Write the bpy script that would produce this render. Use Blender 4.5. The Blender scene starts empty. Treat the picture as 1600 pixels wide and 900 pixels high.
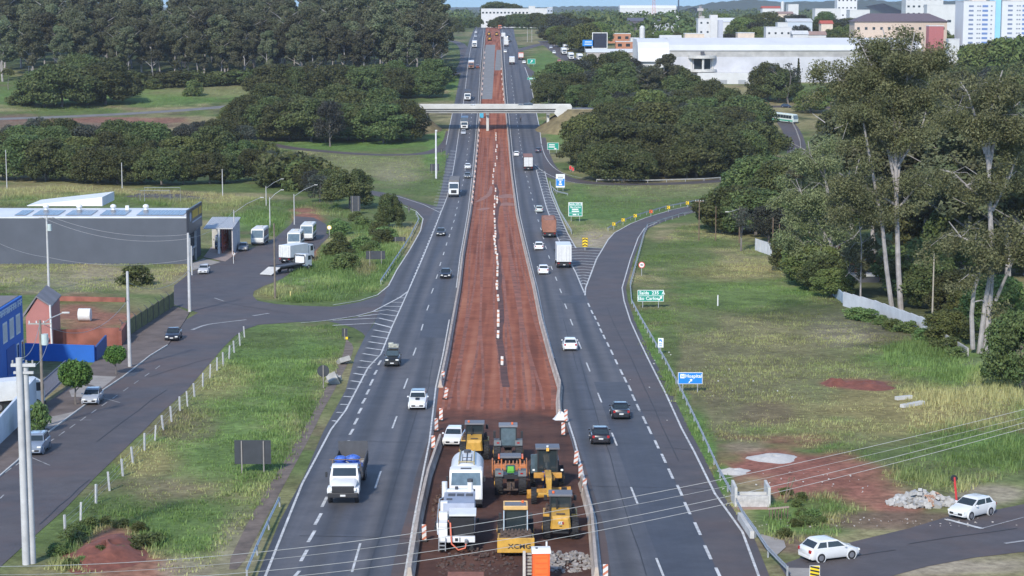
import bpy, bmesh, math, random
import numpy as np
from mathutils import Vector, Matrix
R = math.radians
rnd = random.Random(11)
nr = np.random.default_rng(5)
sc = bpy.context.scene
col = sc.collection

# ------------------------------------------------------------------ camera and valley profile
F, CZ = 3100.0, 46.0                       # focal length in photo pixels (1600 wide), camera height
TH = math.atan(440 / F)
CT, ST = math.cos(TH), math.sin(TH)
_c = np.array([(0, 33.5), (60, 34.6), (123, 36.3), (156, 37.8), (230, 40.8), (303, 43.2), (380, 44.9), (450, 45.7), (560, 46.0), (640, 45.0),
               (700, 42.0), (800, 36.3), (936, 27.6), (1060, 23.6), (1200, 21.2), (1611, 17.9), (2500, 17.2), (5000, 17.0), (40000, 16.0)])
_Y = np.arange(0, 6000, 1.0)
_D = np.interp(_Y, _c[:, 0], _c[:, 1])
_k = np.exp(-0.5 * (np.arange(-60, 61) / 20.0) ** 2); _k /= _k.sum()
_D = np.convolve(np.pad(_D, 60, mode='edge'), _k, mode='valid')

def gz(Y):
    return CZ - float(np.interp(Y, _Y, _D))
def gza(Y):
    return CZ - np.interp(Y, _Y, _D)
def slope(Y):
    return (gz(Y + 2) - gz(Y - 2)) / 4
def ray(px, py):
    u, v = (px - 800) / F, (450 - py) / F
    return Vector((u, CT + v * ST, -ST + v * CT))
_T = np.geomspace(50, 30000, 5000)
def at(px, py, dz=0.0):
    """ground point seen at a pixel of the photograph (lifted by dz)"""
    d = ray(px, py)
    g = CZ + _T * d.z - gza(_T * d.y) - dz
    i = np.nonzero(g < 0)[0]
    if len(i) == 0:
        t = 9000.0
    else:
        b = _T[i[0]]; a = _T[max(i[0] - 1, 0)]
        for _ in range(30):
            m = (a + b) / 2
            if CZ + m * d.z - gz(m * d.y) - dz < 0: b = m
            else: a = m
        t = b
    return Vector((t * d.x, t * d.y, gz(t * d.y) + dz))
def on(px, py, Y):
    d = ray(px, py); t = Y / d.y
    return Vector((t * d.x, Y, CZ + t * d.z))
def ht(px, py_base, py_top):
    """base point and height of an upright thing seen between two rows"""
    p = at(px, py_base)
    return p, on(px, py_top, p.y).z - p.z
def ppm(Y):
    return F / (Y * CT + (CZ - gz(Y)) * ST)
def heading(p, q):
    return math.atan2(-(q.x - p.x), q.y - p.y)
def interp(pts, y):
    """x of a px polyline at row y"""
    pts = sorted(pts, key=lambda p: p[1])
    return float(np.interp(y, [p[1] for p in pts], [p[0] for p in pts]))

# ------------------------------------------------------------------ object bookkeeping
def tag(o, label=None, cat=None, group=None, kind=None):
    if label: o['label'] = label
    if cat: o['category'] = cat
    if group: o['group'] = group
    if kind: o['kind'] = kind
    return o
def empty(name, loc=(0, 0, 0), rz=0, label=None, cat=None, group=None, rx=0, scale=1):
    o = bpy.data.objects.new(name, None); col.objects.link(o)
    o.location = loc; o.rotation_euler = (rx, 0, rz); o.scale = (scale,) * 3
    o.empty_display_size = .2
    return tag(o, label, cat, group)
def mesh_obj(name, me, m=None, parent=None, loc=None):
    if m and not me.materials: me.materials.append(m)
    o = bpy.data.objects.new(name, me); col.objects.link(o)
    if parent: o.parent = parent
    if loc is not None: o.location = loc
    return o
def copy_tree(o, parent=None):
    c = o.copy(); col.objects.link(c)
    if parent: c.parent = parent
    for ch in o.children: copy_tree(ch, c)
    return c
def raw_mesh(name, V, Fc, smooth=False, vcol=None):
    me = bpy.data.meshes.new(name)
    V = np.asarray(V, dtype=np.float32); Fc = np.asarray(Fc, dtype=np.int32)
    n = Fc.shape[1]
    me.vertices.add(len(V)); me.vertices.foreach_set('co', V.ravel())
    me.loops.add(Fc.size); me.loops.foreach_set('vertex_index', Fc.ravel())
    me.polygons.add(len(Fc)); me.polygons.foreach_set('loop_start', np.arange(0, Fc.size, n, dtype=np.int32))
    me.update(calc_edges=True)
    if smooth: me.polygons.foreach_set('use_smooth', np.ones(len(Fc), dtype=bool))
    if vcol is not None:
        a = me.color_attributes.new('tint', 'FLOAT_COLOR', 'POINT')
        c = np.ones((len(V), 4), dtype=np.float32); c[:, :vcol.shape[1]] = vcol
        a.data.foreach_set('color', c.ravel())
    me.validate()
    return me

class MB:
    """collects shapes into one mesh"""
    def __init__(self): self.bm = bmesh.new()
    def _add(self, vs, fs):
        vv = [self.bm.verts.new(v) for v in vs]
        out = []
        for f in fs:
            try: out.append(self.bm.faces.new([vv[i] for i in f]))
            except ValueError: pass
        return vv, out
    def box(self, c, s, bev=0.0, rz=0.0, rx=0.0, ry=0.0, taper=None):
        x, y, z = s[0] / 2, s[1] / 2, s[2] / 2
        t = taper or (1, 1)
        M = Matrix.Translation(c) @ Matrix.Rotation(rz, 4, 'Z') @ Matrix.Rotation(rx, 4, 'X') @ Matrix.Rotation(ry, 4, 'Y')
        vs = [M @ Vector((a * x * (t[0] if k > 0 else 1), b * y * (t[1] if k > 0 else 1), k * z)) for k in (-1, 1) for a, b in ((-1, -1), (1, -1), (1, 1), (-1, 1))]
        vv, ff = self._add(vs, [(3, 2, 1, 0), (4, 5, 6, 7), (0, 1, 5, 4), (1, 2, 6, 5), (2, 3, 7, 6), (3, 0, 4, 7)])
        if bev:
            es = list({e for f in ff for e in f.edges})
            bmesh.ops.bevel(self.bm, geom=es, offset=bev, segments=2, profile=.6, affect='EDGES')
        return self
    def bx(self, x0, x1, y0, y1, z0, z1, bev=0.0):
        return self.box(((x0 + x1) / 2, (y0 + y1) / 2, (z0 + z1) / 2), (abs(x1 - x0), abs(y1 - y0), abs(z1 - z0)), bev)
    def cyl(self, p0, p1, r0, r1=None, n=12, cap=True):
        r1 = r0 if r1 is None else r1
        p0, p1 = Vector(p0), Vector(p1); d = (p1 - p0).normalized()
        a = d.orthogonal().normalized(); b = d.cross(a)
        vs = []
        for p, r in ((p0, r0), (p1, r1)):
            for i in range(n):
                t = 2 * math.pi * i / n
                vs.append(p + (a * math.cos(t) + b * math.sin(t)) * r)
        fs = [(i, (i + 1) % n, n + (i + 1) % n, n + i) for i in range(n)]
        if cap: fs += [tuple(range(n - 1, -1, -1)), tuple(range(n, 2 * n))]
        self._add(vs, fs); return self
    def tube(self, pts, r, n=6):
        pts = [Vector(p) for p in pts]
        rs = r if isinstance(r, (list, tuple)) else [r] * len(pts)
        rings = []
        a = None
        for i, p in enumerate(pts):
            d = (pts[min(i + 1, len(pts) - 1)] - pts[max(i - 1, 0)]).normalized()
            if a is None: a = d.orthogonal().normalized()
            a = (a - d * a.dot(d)).normalized(); b = d.cross(a)
            rings.append([p + (a * math.cos(2 * math.pi * k / n) + b * math.sin(2 * math.pi * k / n)) * rs[i] for k in range(n)])
        self.loft(rings); return self
    def loft(self, rings, closed=True, cap=True):
        n = len(rings[0]); vs = [v for r in rings for v in r]; fs = []
        for i in range(len(rings) - 1):
            for k in range(n if closed else n - 1):
                fs.append((i * n + k, i * n + (k + 1) % n, (i + 1) * n + (k + 1) % n, (i + 1) * n + k))
        if cap and closed: fs += [tuple(range(n - 1, -1, -1)), tuple(range((len(rings) - 1) * n, len(rings) * n))]
        self._add(vs, fs); return self
    def poly(self, pts): self._add(pts, [tuple(range(len(pts)))]); return self
    def prism(self, pts, axis, a, b):
        """2D outline pushed along an axis: 'x' -> pts are (y,z), 'y' -> (x,z), 'z' -> (x,y)"""
        f = {'x': lambda p, t: (t, p[0], p[1]), 'y': lambda p, t: (p[0], t, p[1]), 'z': lambda p, t: (p[0], p[1], t)}[axis]
        n = len(pts)
        self._add([f(p, a) for p in pts] + [f(p, b) for p in pts],
                  [tuple(range(n)), tuple(range(2 * n - 1, n - 1, -1))] + [(i, n + i, n + (i + 1) % n, (i + 1) % n) for i in range(n)])
        return self
    def sphere(self, c, r, sub=2, sz=1.0, jit=0.0):
        q = bmesh.ops.create_icosphere(self.bm, subdivisions=sub, radius=1.0)
        for v in q['verts']:
            k = 1 + (rnd.uniform(-jit, jit) if jit else 0)
            rr = r if isinstance(r, (tuple, list)) else (r, r, r * sz)
            v.co = Vector((v.co.x * rr[0] * k + c[0], v.co.y * rr[1] * k + c[1], v.co.z * rr[2] * k + c[2]))
        return self
    def build(self, name, m, parent=None, smooth=False, loc=None, rz=None):
        bmesh.ops.recalc_face_normals(self.bm, faces=self.bm.faces)
        me = bpy.data.meshes.new(name); self.bm.to_mesh(me); self.bm.free()
        if smooth:
            me.polygons.foreach_set('use_smooth', [True] * len(me.polygons))
            try: me.set_sharp_from_angle(angle=R(40))
            except Exception: pass
        o = mesh_obj(name, me, m, parent, loc)
        if rz is not None: o.rotation_euler.z = rz
        return o

def text(s, size, parent, loc, m, rot=(R(90), 0, 0), align='CENTER', name='lettering', sx=1.0):
    c = bpy.data.curves.new(name, 'FONT'); c.body = s; c.size = size; c.align_x = align; c.align_y = 'CENTER'; c.extrude = .004; c.offset = size * .018
    c.materials.append(m); c.resolution_u = 2
    t = bpy.data.objects.new('t', c); me = bpy.data.meshes.new_from_object(t); bpy.data.objects.remove(t)
    if not me.materials: me.materials.append(m)
    o = mesh_obj(name, me, None, parent, loc); o.rotation_euler = rot; o.scale = (sx, 1, 1)
    return o

# ------------------------------------------------------------------ materials
def nodes(name):
    m = bpy.data.materials.new(name); m.use_nodes = True
    nt = m.node_tree; return m, nt, nt.nodes['Principled BSDF']
def N(nt, t, **k):
    n = nt.nodes.new(t)
    for a, b in k.items():
        if a in n.inputs: n.inputs[a].default_value = b
        else: setattr(n, a, b)
    return n
_mats = {}
def PM(c, rough=.5, metal=0.0, var=.12, scale=2.0, bump=0.0, detail=4, coat=0.0, spec=.5, name=None, world=False):
    """plain paint / concrete / metal with a mottled surface"""
    key = (tuple(c), rough, metal, var, scale, bump, coat, spec, world)
    if key in _mats: return _mats[key]
    m, nt, b = nodes(name or 'surface')
    L = nt.links.new
    tc = N(nt, 'ShaderNodeTexCoord'); nz = N(nt, 'ShaderNodeTexNoise', Scale=scale, Detail=detail, Roughness=.6)
    if world:
        gm = N(nt, 'ShaderNodeNewGeometry'); L(gm.outputs['Position'], nz.inputs['Vector'])
    else: L(tc.outputs['Object'], nz.inputs['Vector'])
    rp = N(nt, 'ShaderNodeValToRGB')
    rp.color_ramp.elements[0].position = .3; rp.color_ramp.elements[1].position = .7
    rp.color_ramp.elements[0].color = tuple(max(0, x * (1 - var)) for x in c) + (1,)
    rp.color_ramp.elements[1].color = tuple(min(1, x * (1 + var)) for x in c) + (1,)
    L(nz.outputs['Fac'], rp.inputs['Fac']); L(rp.outputs['Color'], b.inputs['Base Color'])
    b.inputs['Roughness'].default_value = rough; b.inputs['Metallic'].default_value = metal
    b.inputs['Coat Weight'].default_value = coat; b.inputs['Specular IOR Level'].default_value = spec
    if bump:
        bp = N(nt, 'ShaderNodeBump', Strength=bump, Distance=.05); L(nz.outputs['Fac'], bp.inputs['Height']); L(bp.outputs['Normal'], b.inputs['Normal'])
    _mats[key] = m
    return m
def paint(c): return PM(c, .28, 0, .05, 1.5, coat=.6, name='car_paint')
WHITE = (.62, .62, .61)
M_glass = PM((.025, .035, .04), .06, 0, .1, 1, spec=.8, name='dark_glass')
M_glassl = PM((.10, .14, .16), .08, 0, .25, 2, spec=.8, name='pale_glass')
M_rubber = PM((.018, .018, .02), .8, name='rubber')
M_rim = PM((.32, .32, .34), .35, .6, name='rim_metal')
M_black = PM((.02, .02, .022), .5, name='black_plastic')
M_dgrey = PM((.06, .062, .07), .6, name='dark_grey_metal')
M_steel = PM((.42, .43, .44), .45, .5, .15, 3, name='galvanised_steel')
M_conc = PM((.34, .33, .30), .85, 0, .22, 1.2, bump=.2, name='concrete')
M_concl = PM((.50, .49, .46), .85, 0, .16, .8, bump=.15, name='pale_concrete')
M_white = PM((.66, .66, .64), .6, 0, .08, 1.0, name='white_paint')
M_lamp_w = PM((.75, .75, .70), .1, 0, .05, name='headlight_glass')
M_lamp_r = PM((.35, .02, .02), .2, 0, .1, name='red_lens')
M_plate = PM((.6, .6, .58), .5, 0, .05, name='plate_white')
M_wood = PM((.16, .11, .075), .85, 0, .3, 4, name='weathered_wood')
M_orange = PM((.75, .14, .03), .5, 0, .1, name='orange_plastic')
M_yellow = PM((.52, .29, .045), .55, 0, .28, 1.3, name='machine_yellow')

# ------------------------------------------------------------------ numpy noise
def vnoise(x, y, seed=0):
    xi = np.floor(x).astype(np.int64); yi = np.floor(y).astype(np.int64); xf = x - xi; yf = y - yi
    def h(a, b):
        n = (a * 374761393 + b * 668265263 + seed * 1442695041) & 0xffffffff
        n = ((n ^ (n >> 13)) * 1274126177) & 0xffffffff
        return ((n ^ (n >> 16)) & 0xffff) / 65535.0
    u = xf * xf * (3 - 2 * xf); v = yf * yf * (3 - 2 * yf)
    return (h(xi, yi) * (1 - u) + h(xi + 1, yi) * u) * (1 - v) + (h(xi, yi + 1) * (1 - u) + h(xi + 1, yi + 1) * u) * v
def fbm(x, y, s, seed=0, oct=4):
    o = 0; a = 1; t = 0
    for i in range(oct):
        o = o + a * vnoise(x / s, y / s, seed + i * 17); t += a; a *= .55; s /= 2.1
    return o / t
def sstep(a, b, x):
    t = np.clip((x - a) / (b - a), 0, 1); return t * t * (3 - 2 * t)
from mathutils.geometry import tessellate_polygon
# ------------------------------------------------------------------ ground sheet with its own colours
GREEN = np.array((.092, .125, .040)); DRY = np.array((.215, .190, .095)); BROWN = np.array((.150, .105, .072))
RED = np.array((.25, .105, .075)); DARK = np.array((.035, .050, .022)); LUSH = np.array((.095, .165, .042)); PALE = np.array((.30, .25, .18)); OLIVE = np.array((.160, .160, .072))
GOLD = np.array((.235, .190, .080))
# (px, py, rx, ry, colour, strength): patches of the ground, read off the photograph and laid on the ground where they are
BLOBS = [
 # right field
 (1290, 560, 330, 190, OLIVE, .95), (1150, 560, 130, 130, BROWN, .28), (1075, 410, 70, 50, GREEN, .8), (1180, 455, 120, 30, LUSH, .7), (1270, 450, 70, 22, LUSH, .9), (1240, 520, 80, 30, DRY, .6), (1330, 515, 70, 25, PALE, .75), (1390, 520, 50, 22, BROWN, .5),
 (1480, 570, 110, 45, LUSH, .8), (1500, 640, 130, 40, GOLD, .6), (1400, 640, 130, 55, GOLD, .7), (1250, 660, 80, 40, GOLD, .4), (1540, 700, 90, 35, LUSH, .7), (1470, 720, 110, 40, GREEN, .6), (1090, 490, 40, 40, GREEN, .5), (1040, 560, 22, 80, GREEN, .8), (1090, 690, 20, 60, LUSH, .5),
 (1200, 720, 95, 38, RED, 1.0), (1290, 745, 90, 45, RED, .75), (1350, 790, 80, 30, RED, .8), (1310, 720, 60, 26, RED, .7), (1230, 760, 40, 20, RED, 1.0), (1395, 800, 40, 14, RED, .7), (1280, 830, 50, 10, BROWN, .6), (1170, 700, 50, 14, PALE, .4), (1250, 690, 60, 20, RED, .45), (1345, 600, 65, 9, RED, 1.2), (1200, 650, 50, 20, BROWN, .5), (1260, 810, 90, 32, LUSH, .8), (1250, 852, 70, 16, BROWN, .9), (1420, 815, 160, 14, BROWN, .9), (1560, 770, 60, 20, PALE, .8),
 (1480, 885, 170, 18, PALE, .9), (1350, 885, 60, 14, RED, .6), (1545, 600, 60, 40, PALE, .4), (1000, 505, 12, 26, LUSH, 1), (1022, 550, 12, 26, LUSH, 1), (1045, 592, 13, 26, LUSH, 1), (1066, 632, 14, 26, LUSH, 1), (1086, 668, 14, 26, LUSH, 1), (1108, 706, 15, 26, LUSH, 1), (1130, 748, 16, 28, LUSH, 1), (1010, 395, 30, 40, GREEN, .9), (1150, 425, 90, 18, GOLD, .5), (1075, 605, 60, 40, BROWN, .25),
 # verge between street and highway
 (310, 640, 170, 150, np.array((.150, .180, .062)), .9), (430, 560, 90, 70, LUSH, .75), (360, 700, 90, 70, LUSH, .6), (250, 640, 60, 50, BROWN, .35), (230, 720, 60, 40, GOLD, .7), (290, 670, 60, 30, BROWN, .5), (330, 590, 80, 30, GOLD, .5), (400, 530, 80, 18, GREEN, .9), (180, 800, 60, 25, GREEN, .9), (150, 840, 60, 30, GREEN, .9), (170, 850, 45, 30, RED, 1.1), (210, 890, 60, 24, RED, .8), (300, 820, 70, 50, LUSH, .6), (370, 850, 40, 50, PALE, .45), (480, 650, 16, 30, GREEN, .8), (290, 890, 40, 20, PALE, .6),
 # left lot, forecourts
 (110, 430, 150, 28, PALE, .55), (60, 425, 60, 22, GREEN, .3), (150, 490, 80, 28, RED, .85), (250, 520, 40, 36, BROWN, .95), (150, 470, 60, 8, GREEN, .6), (200, 475, 60, 16, OLIVE, .8), (215, 560, 30, 36, BROWN, .9), (260, 490, 14, 40, BROWN, .5),
 # grass island
 (520, 420, 110, 50, GREEN, .9), (480, 440, 80, 30, LUSH, .6), (480, 395, 20, 16, RED, .9), (590, 400, 40, 60, LUSH, .6), (570, 420, 20, 14, BROWN, .7), (430, 455, 50, 14, GOLD, .6), (500, 440, 40, 10, PALE, .3),
 # left mid
 (120, 305, 160, 18, GOLD, .6), (180, 320, 160, 16, GREEN, .8), (420, 330, 90, 20, GREEN, .7), (400, 345, 50, 14, LUSH, .8), (330, 320, 60, 20, GOLD, .4), (480, 340, 26, 14, RED, .9), (560, 330, 60, 20, GREEN, .7), (265, 305, 50, 10, BROWN, .5),
 (560, 260, 140, 24, OLIVE, .9), (620, 275, 40, 18, PALE, .3), (560, 225, 140, 12, LUSH, .9), (690, 275, 12, 40, GREEN, .8), (650, 300, 60, 14, GREEN, .5), (680, 235, 20, 30, LUSH, .8), (690, 215, 10, 12, LUSH, .8),
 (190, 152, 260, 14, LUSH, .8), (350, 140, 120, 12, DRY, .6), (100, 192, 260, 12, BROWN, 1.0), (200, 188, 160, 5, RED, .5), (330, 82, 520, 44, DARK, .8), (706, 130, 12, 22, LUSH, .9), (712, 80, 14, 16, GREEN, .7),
 # right mid
 (930, 310, 80, 30, GREEN, .9), (1000, 305, 120, 8, LUSH, .6), (1050, 300, 160, 14, OLIVE, .7), (970, 340, 90, 18, LUSH, .5), (930, 375, 40, 16, PALE, .9), (905, 330, 20, 40, LUSH, .6), (870, 215, 20, 20, LUSH, .8), (880, 185, 26, 18, GOLD, .9), (1240, 185, 40, 14, DRY, .8), (1200, 280, 60, 20, GREEN, .6), (1250, 230, 30, 40, GREEN, .5), (870, 270, 12, 10, PALE, .5), (850, 100, 24, 26, LUSH, .7), (836, 150, 14, 22, DRY, .8), (880, 55, 50, 14, DRY, .6),
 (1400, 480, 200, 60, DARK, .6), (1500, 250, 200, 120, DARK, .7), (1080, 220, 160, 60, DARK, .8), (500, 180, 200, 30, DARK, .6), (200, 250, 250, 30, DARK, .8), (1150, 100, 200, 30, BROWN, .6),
]
def project(X, Y, Z):
    zc = Y * CT - (Z - CZ) * ST; yc = Y * ST + (Z - CZ) * CT
    return 800 + F * X / zc, 450 - F * yc / zc
def ground_colour(X, Y):
    Z = gza(Y)
    px, py = project(X, Y, Z)
    sx = F / np.maximum(Y, 60); sy = sx * .22
    n1 = fbm(X, Y, 14, 3) - .5; n2 = fbm(X, Y, 5, 9) - .5; n3 = fbm(X, Y, 1.6, 21, 3); n4 = fbm(X, Y, 40, 33)
    C = np.empty(X.shape + (3,)); C[:] = GREEN
    C += (DRY - GREEN) * sstep(.42, .62, n4)[..., None]
    C += (BROWN - C) * (sstep(.58, .75, fbm(X, Y, 9, 51)) * .5)[..., None]
    for bx, by, rx, ry, c, s in BLOBS:
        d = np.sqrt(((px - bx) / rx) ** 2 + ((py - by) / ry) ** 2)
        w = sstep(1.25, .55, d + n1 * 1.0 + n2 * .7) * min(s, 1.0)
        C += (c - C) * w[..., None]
    C *= (.80 + .64 * n3)[..., None]
    C *= (1 + .5 * n2)[..., None]
    # far plain: fields and woods
    far = sstep(1500, 2200, Y)[..., None]
    fc = np.where((fbm(X, Y, 500, 71) > .52)[..., None], np.array((.085, .10, .05)), np.array((.035, .05, .025)))
    return np.clip(C * (1 - far) + fc * far, 0.004, 1)

def build_ground():
    Yr = np.concatenate([np.geomspace(55, 2300, 1050), np.geomspace(2400, 38000, 40)])
    u = np.concatenate([-np.geomspace(2.2, .31, 18), np.linspace(-.30, .30, 560), np.geomspace(.31, 2.2, 18)])
    YY, UU = np.meshgrid(Yr, u, indexing='ij')
    XX = YY * UU
    ZZ = gza(YY)
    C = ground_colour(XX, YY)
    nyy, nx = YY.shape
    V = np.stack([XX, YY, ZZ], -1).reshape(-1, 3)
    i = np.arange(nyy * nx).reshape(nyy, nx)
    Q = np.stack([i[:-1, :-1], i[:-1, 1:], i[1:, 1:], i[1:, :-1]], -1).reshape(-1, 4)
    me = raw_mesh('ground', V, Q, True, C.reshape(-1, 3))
    m, nt, b = nodes('ground_earth_and_turf'); L = nt.links.new
    a = N(nt, 'ShaderNodeVertexColor', layer_name='tint'); g = N(nt, 'ShaderNodeNewGeometry')
    n1 = N(nt, 'ShaderNodeTexNoise', Scale=1.4, Detail=6, Roughness=.7); L(g.outputs['Position'], n1.inputs['Vector'])
    n2 = N(nt, 'ShaderNodeMapRange'); n2.inputs[1].default_value = .3; n2.inputs[2].default_value = .7; n2.inputs[3].default_value = .6; n2.inputs[4].default_value = 1.4
    L(n1.outputs['Fac'], n2.inputs[0])
    mx = N(nt, 'ShaderNodeVectorMath', operation='SCALE'); L(a.outputs['Color'], mx.inputs[0]); L(n2.outputs[0], mx.inputs['Scale'])
    L(mx.outputs[0], b.inputs['Base Color']); b.inputs['Roughness'].default_value = .95; b.inputs['Specular IOR Level'].default_value = .1
    bp = N(nt, 'ShaderNodeBump', Strength=.6, Distance=.12); L(n1.outputs['Fac'], bp.inputs['Height']); L(bp.outputs['Normal'], b.inputs['Normal'])
    tag(mesh_obj('ground', me, m), kind='structure')
build_ground()

# ------------------------------------------------------------------ sheets and ribbons that lie on the ground
def drape(bm, dz):
    ys = [v.co.y for v in bm.verts]; y0, y1 = min(ys), max(ys)
    y = y0
    while y < y1:
        y += max(1.5, y * .008)
        bmesh.ops.bisect_plane(bm, geom=bm.verts[:] + bm.edges[:] + bm.faces[:], plane_co=(0, y, 0), plane_no=(0, 1, 0))
    for v in bm.verts: v.co.z = gz(v.co.y) + dz
def sheet(name, pts, dz, m, kind='structure', world=False, skirt=0):
    P = [Vector(p) for p in pts] if world else [at(*p) for p in pts]
    bm = bmesh.new()
    bv = [bm.verts.new((p.x, p.y, 0)) for p in P]
    for t in tessellate_polygon([[Vector((p.x, p.y, 0)) for p in P]]):
        try: bm.faces.new([bv[i] for i in t])
        except ValueError: pass
    drape(bm, dz)
    if skirt:
        be = [e for e in bm.edges if e.is_boundary]
        r = bmesh.ops.extrude_edge_only(bm, edges=be)
        for v in r['geom']:
            if isinstance(v, bmesh.types.BMVert): v.co.z -= skirt
    bm.normal_update()
    for f in bm.faces:
        if f.normal.z < 0: f.normal_flip()
    me = bpy.data.meshes.new(name); bm.to_mesh(me); bm.free()
    o = mesh_obj(name, me, m)
    return tag(o, kind=kind)
def densify(P, step):
    out = []
    for a, b in zip(P[:-1], P[1:]):
        n = max(1, int((b - a).length / step))
        out += [a.lerp(b, i / n) for i in range(n)]
    return out + [P[-1]]
def smooth_pts(pts, n=3):
    """rounds a px polyline (Chaikin)"""
    P = [Vector((p[0], p[1])) for p in pts]
    for _ in range(n):
        Q = [P[0]]
        for a, b in zip(P[:-1], P[1:]): Q += [a.lerp(b, .25), a.lerp(b, .75)]
        P = Q + [P[-1]]
    return [(p.x, p.y) for p in P]
class Ribbon:
    def __init__(self): self.V = []; self.F = []
    def add(self, pts, w, dz=.05, world=False, step=3.0):
        P = [Vector(p) for p in pts] if world else [at(*p) for p in pts]
        P = densify(P, step)
        b = len(self.V)
        for i, p in enumerate(P):
            d = P[min(i + 1, len(P) - 1)] - P[max(i - 1, 0)]
            d.z = 0
            nrm = Vector((d.y, -d.x, 0)).normalized() * (w / 2)
            for s in (1, -1):
                q = p + nrm * s; self.V.append((q.x, q.y, gz(q.y) + dz))
        for i in range(len(P) - 1): self.F.append((b + 2 * i, b + 2 * i + 1, b + 2 * i + 3, b + 2 * i + 2))
    def build(self, name, m, kind='structure'):
        return tag(mesh_obj(name, raw_mesh(name, self.V, self.F), m), kind=kind)

# asphalt material: long wheel tracks along the road, patches, stains
def lane_fit(pts):
    W_ = [at(*p) for p in pts]; k, a = np.polyfit([p.y for p in W_], [p.x for p in W_], 1); return float(a), float(k)
def asphalt(name, c=(.108, .102, .104), blue=(.066, .068, .079), red=.0, track=True, fit=None):
    m, nt, b = nodes(name); L = nt.links.new
    g = N(nt, 'ShaderNodeNewGeometry')
    mp = N(nt, 'ShaderNodeMapping'); mp.inputs['Scale'].default_value = (.9, .012, 0) if track else (.12, .12, 0)
    L(g.outputs['Position'], mp.inputs['Vector'])
    n1 = N(nt, 'ShaderNodeTexNoise', Scale=1.0, Detail=3); L(mp.outputs[0], n1.inputs['Vector'])
    n2 = N(nt, 'ShaderNodeTexNoise', Scale=.35, Detail=6, Roughness=.7); L(g.outputs['Position'], n2.inputs['Vector'])
    n3 = N(nt, 'ShaderNodeTexNoise', Scale=9, Detail=3); L(g.outputs['Position'], n3.inputs['Vector'])
    r1 = N(nt, 'ShaderNodeValToRGB'); r1.color_ramp.elements[0].position = .36; r1.color_ramp.elements[1].position = .64
    r1.color_ramp.elements[0].color = tuple(x * .92 for x in c) + (1,); r1.color_ramp.elements[1].color = tuple(blue) + (1,)
    L(n1.outputs['Fac'], r1.inputs['Fac'])
    mr = N(nt, 'ShaderNodeMapRange'); mr.inputs[1].default_value = .3; mr.inputs[2].default_value = .7; mr.inputs[3].default_value = .80; mr.inputs[4].default_value = 1.22
    L(n2.outputs['Fac'], mr.inputs[0])
    m3 = N(nt, 'ShaderNodeMapRange'); m3.inputs[3].default_value = .85; m3.inputs[4].default_value = 1.15; L(n3.outputs['Fac'], m3.inputs[0])
    mu = N(nt, 'ShaderNodeMath', operation='MULTIPLY'); L(mr.outputs[0], mu.inputs[0]); L(m3.outputs[0], mu.inputs[1])
    sc_ = N(nt, 'ShaderNodeVectorMath', operation='SCALE'); L(r1.outputs['Color'], sc_.inputs[0]); L(mu.outputs[0], sc_.inputs['Scale'])
    out = sc_.outputs[0]
    if fit:     # polished wheel tracks and the darker oily strip between them, across each 3.6 m lane
        sp = N(nt, 'ShaderNodeSeparateXYZ'); L(g.outputs['Position'], sp.inputs[0])
        ky = N(nt, 'ShaderNodeMath', operation='MULTIPLY_ADD'); L(sp.outputs['Y'], ky.inputs[0]); ky.inputs[1].default_value = -fit[1]; L(sp.outputs['X'], ky.inputs[2])
        u = N(nt, 'ShaderNodeMath', operation='SUBTRACT'); L(ky.outputs[0], u.inputs[0]); u.inputs[1].default_value = fit[0]
        nn = N(nt, 'ShaderNodeMath', operation='MULTIPLY_ADD'); L(n1.outputs['Fac'], nn.inputs[0]); nn.inputs[1].default_value = .9; L(u.outputs[0], nn.inputs[2])
        ph = N(nt, 'ShaderNodeMath', operation='MULTIPLY'); L(nn.outputs[0], ph.inputs[0]); ph.inputs[1].default_value = 2 * math.pi / 1.8
        cs = N(nt, 'ShaderNodeMath', operation='COSINE'); L(ph.outputs[0], cs.inputs[0])
        pw = N(nt, 'ShaderNodeMath', operation='MULTIPLY'); L(nn.outputs[0], pw.inputs[0]); pw.inputs[1].default_value = 2 * math.pi / 3.6
        c2 = N(nt, 'ShaderNodeMath', operation='COSINE'); L(pw.outputs[0], c2.inputs[0])
        t1 = N(nt, 'ShaderNodeMath', operation='MULTIPLY_ADD'); L(cs.outputs[0], t1.inputs[0]); t1.inputs[1].default_value = -.10; t1.inputs[2].default_value = 1.0
        t2 = N(nt, 'ShaderNodeMath', operation='MULTIPLY_ADD'); L(c2.outputs[0], t2.inputs[0]); t2.inputs[1].default_value = .16; L(t1.outputs[0], t2.inputs[2])
        s2 = N(nt, 'ShaderNodeVectorMath', operation='SCALE'); L(out, s2.inputs[0]); L(t2.outputs[0], s2.inputs['Scale']); out = s2.outputs[0]
    if red:
        n4 = N(nt, 'ShaderNodeTexNoise', Scale=.09, Detail=5, Roughness=.65); L(g.outputs['Position'], n4.inputs['Vector'])
        r4 = N(nt, 'ShaderNodeMapRange'); r4.inputs[1].default_value = .45; r4.inputs[2].default_value = .72; r4.inputs[4].default_value = red; L(n4.outputs['Fac'], r4.inputs[0])
        mx = N(nt, 'ShaderNodeMix', data_type='RGBA'); L(r4.outputs[0], mx.inputs[0]); L(out, mx.inputs[6]); mx.inputs[7].default_value = (.15, .085, .06, 1)
        out = mx.outputs[2]
    L(out, b.inputs['Base Color']); b.inputs['Roughness'].default_value = .72; b.inputs['Specular IOR Level'].default_value = .35
    bp = N(nt, 'ShaderNodeBump', Strength=.25, Distance=.02); L(n3.outputs['Fac'], bp.inputs['Height']); L(bp.outputs['Normal'], b.inputs['Normal'])
    return m
M_road = asphalt('highway_asphalt')
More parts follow.
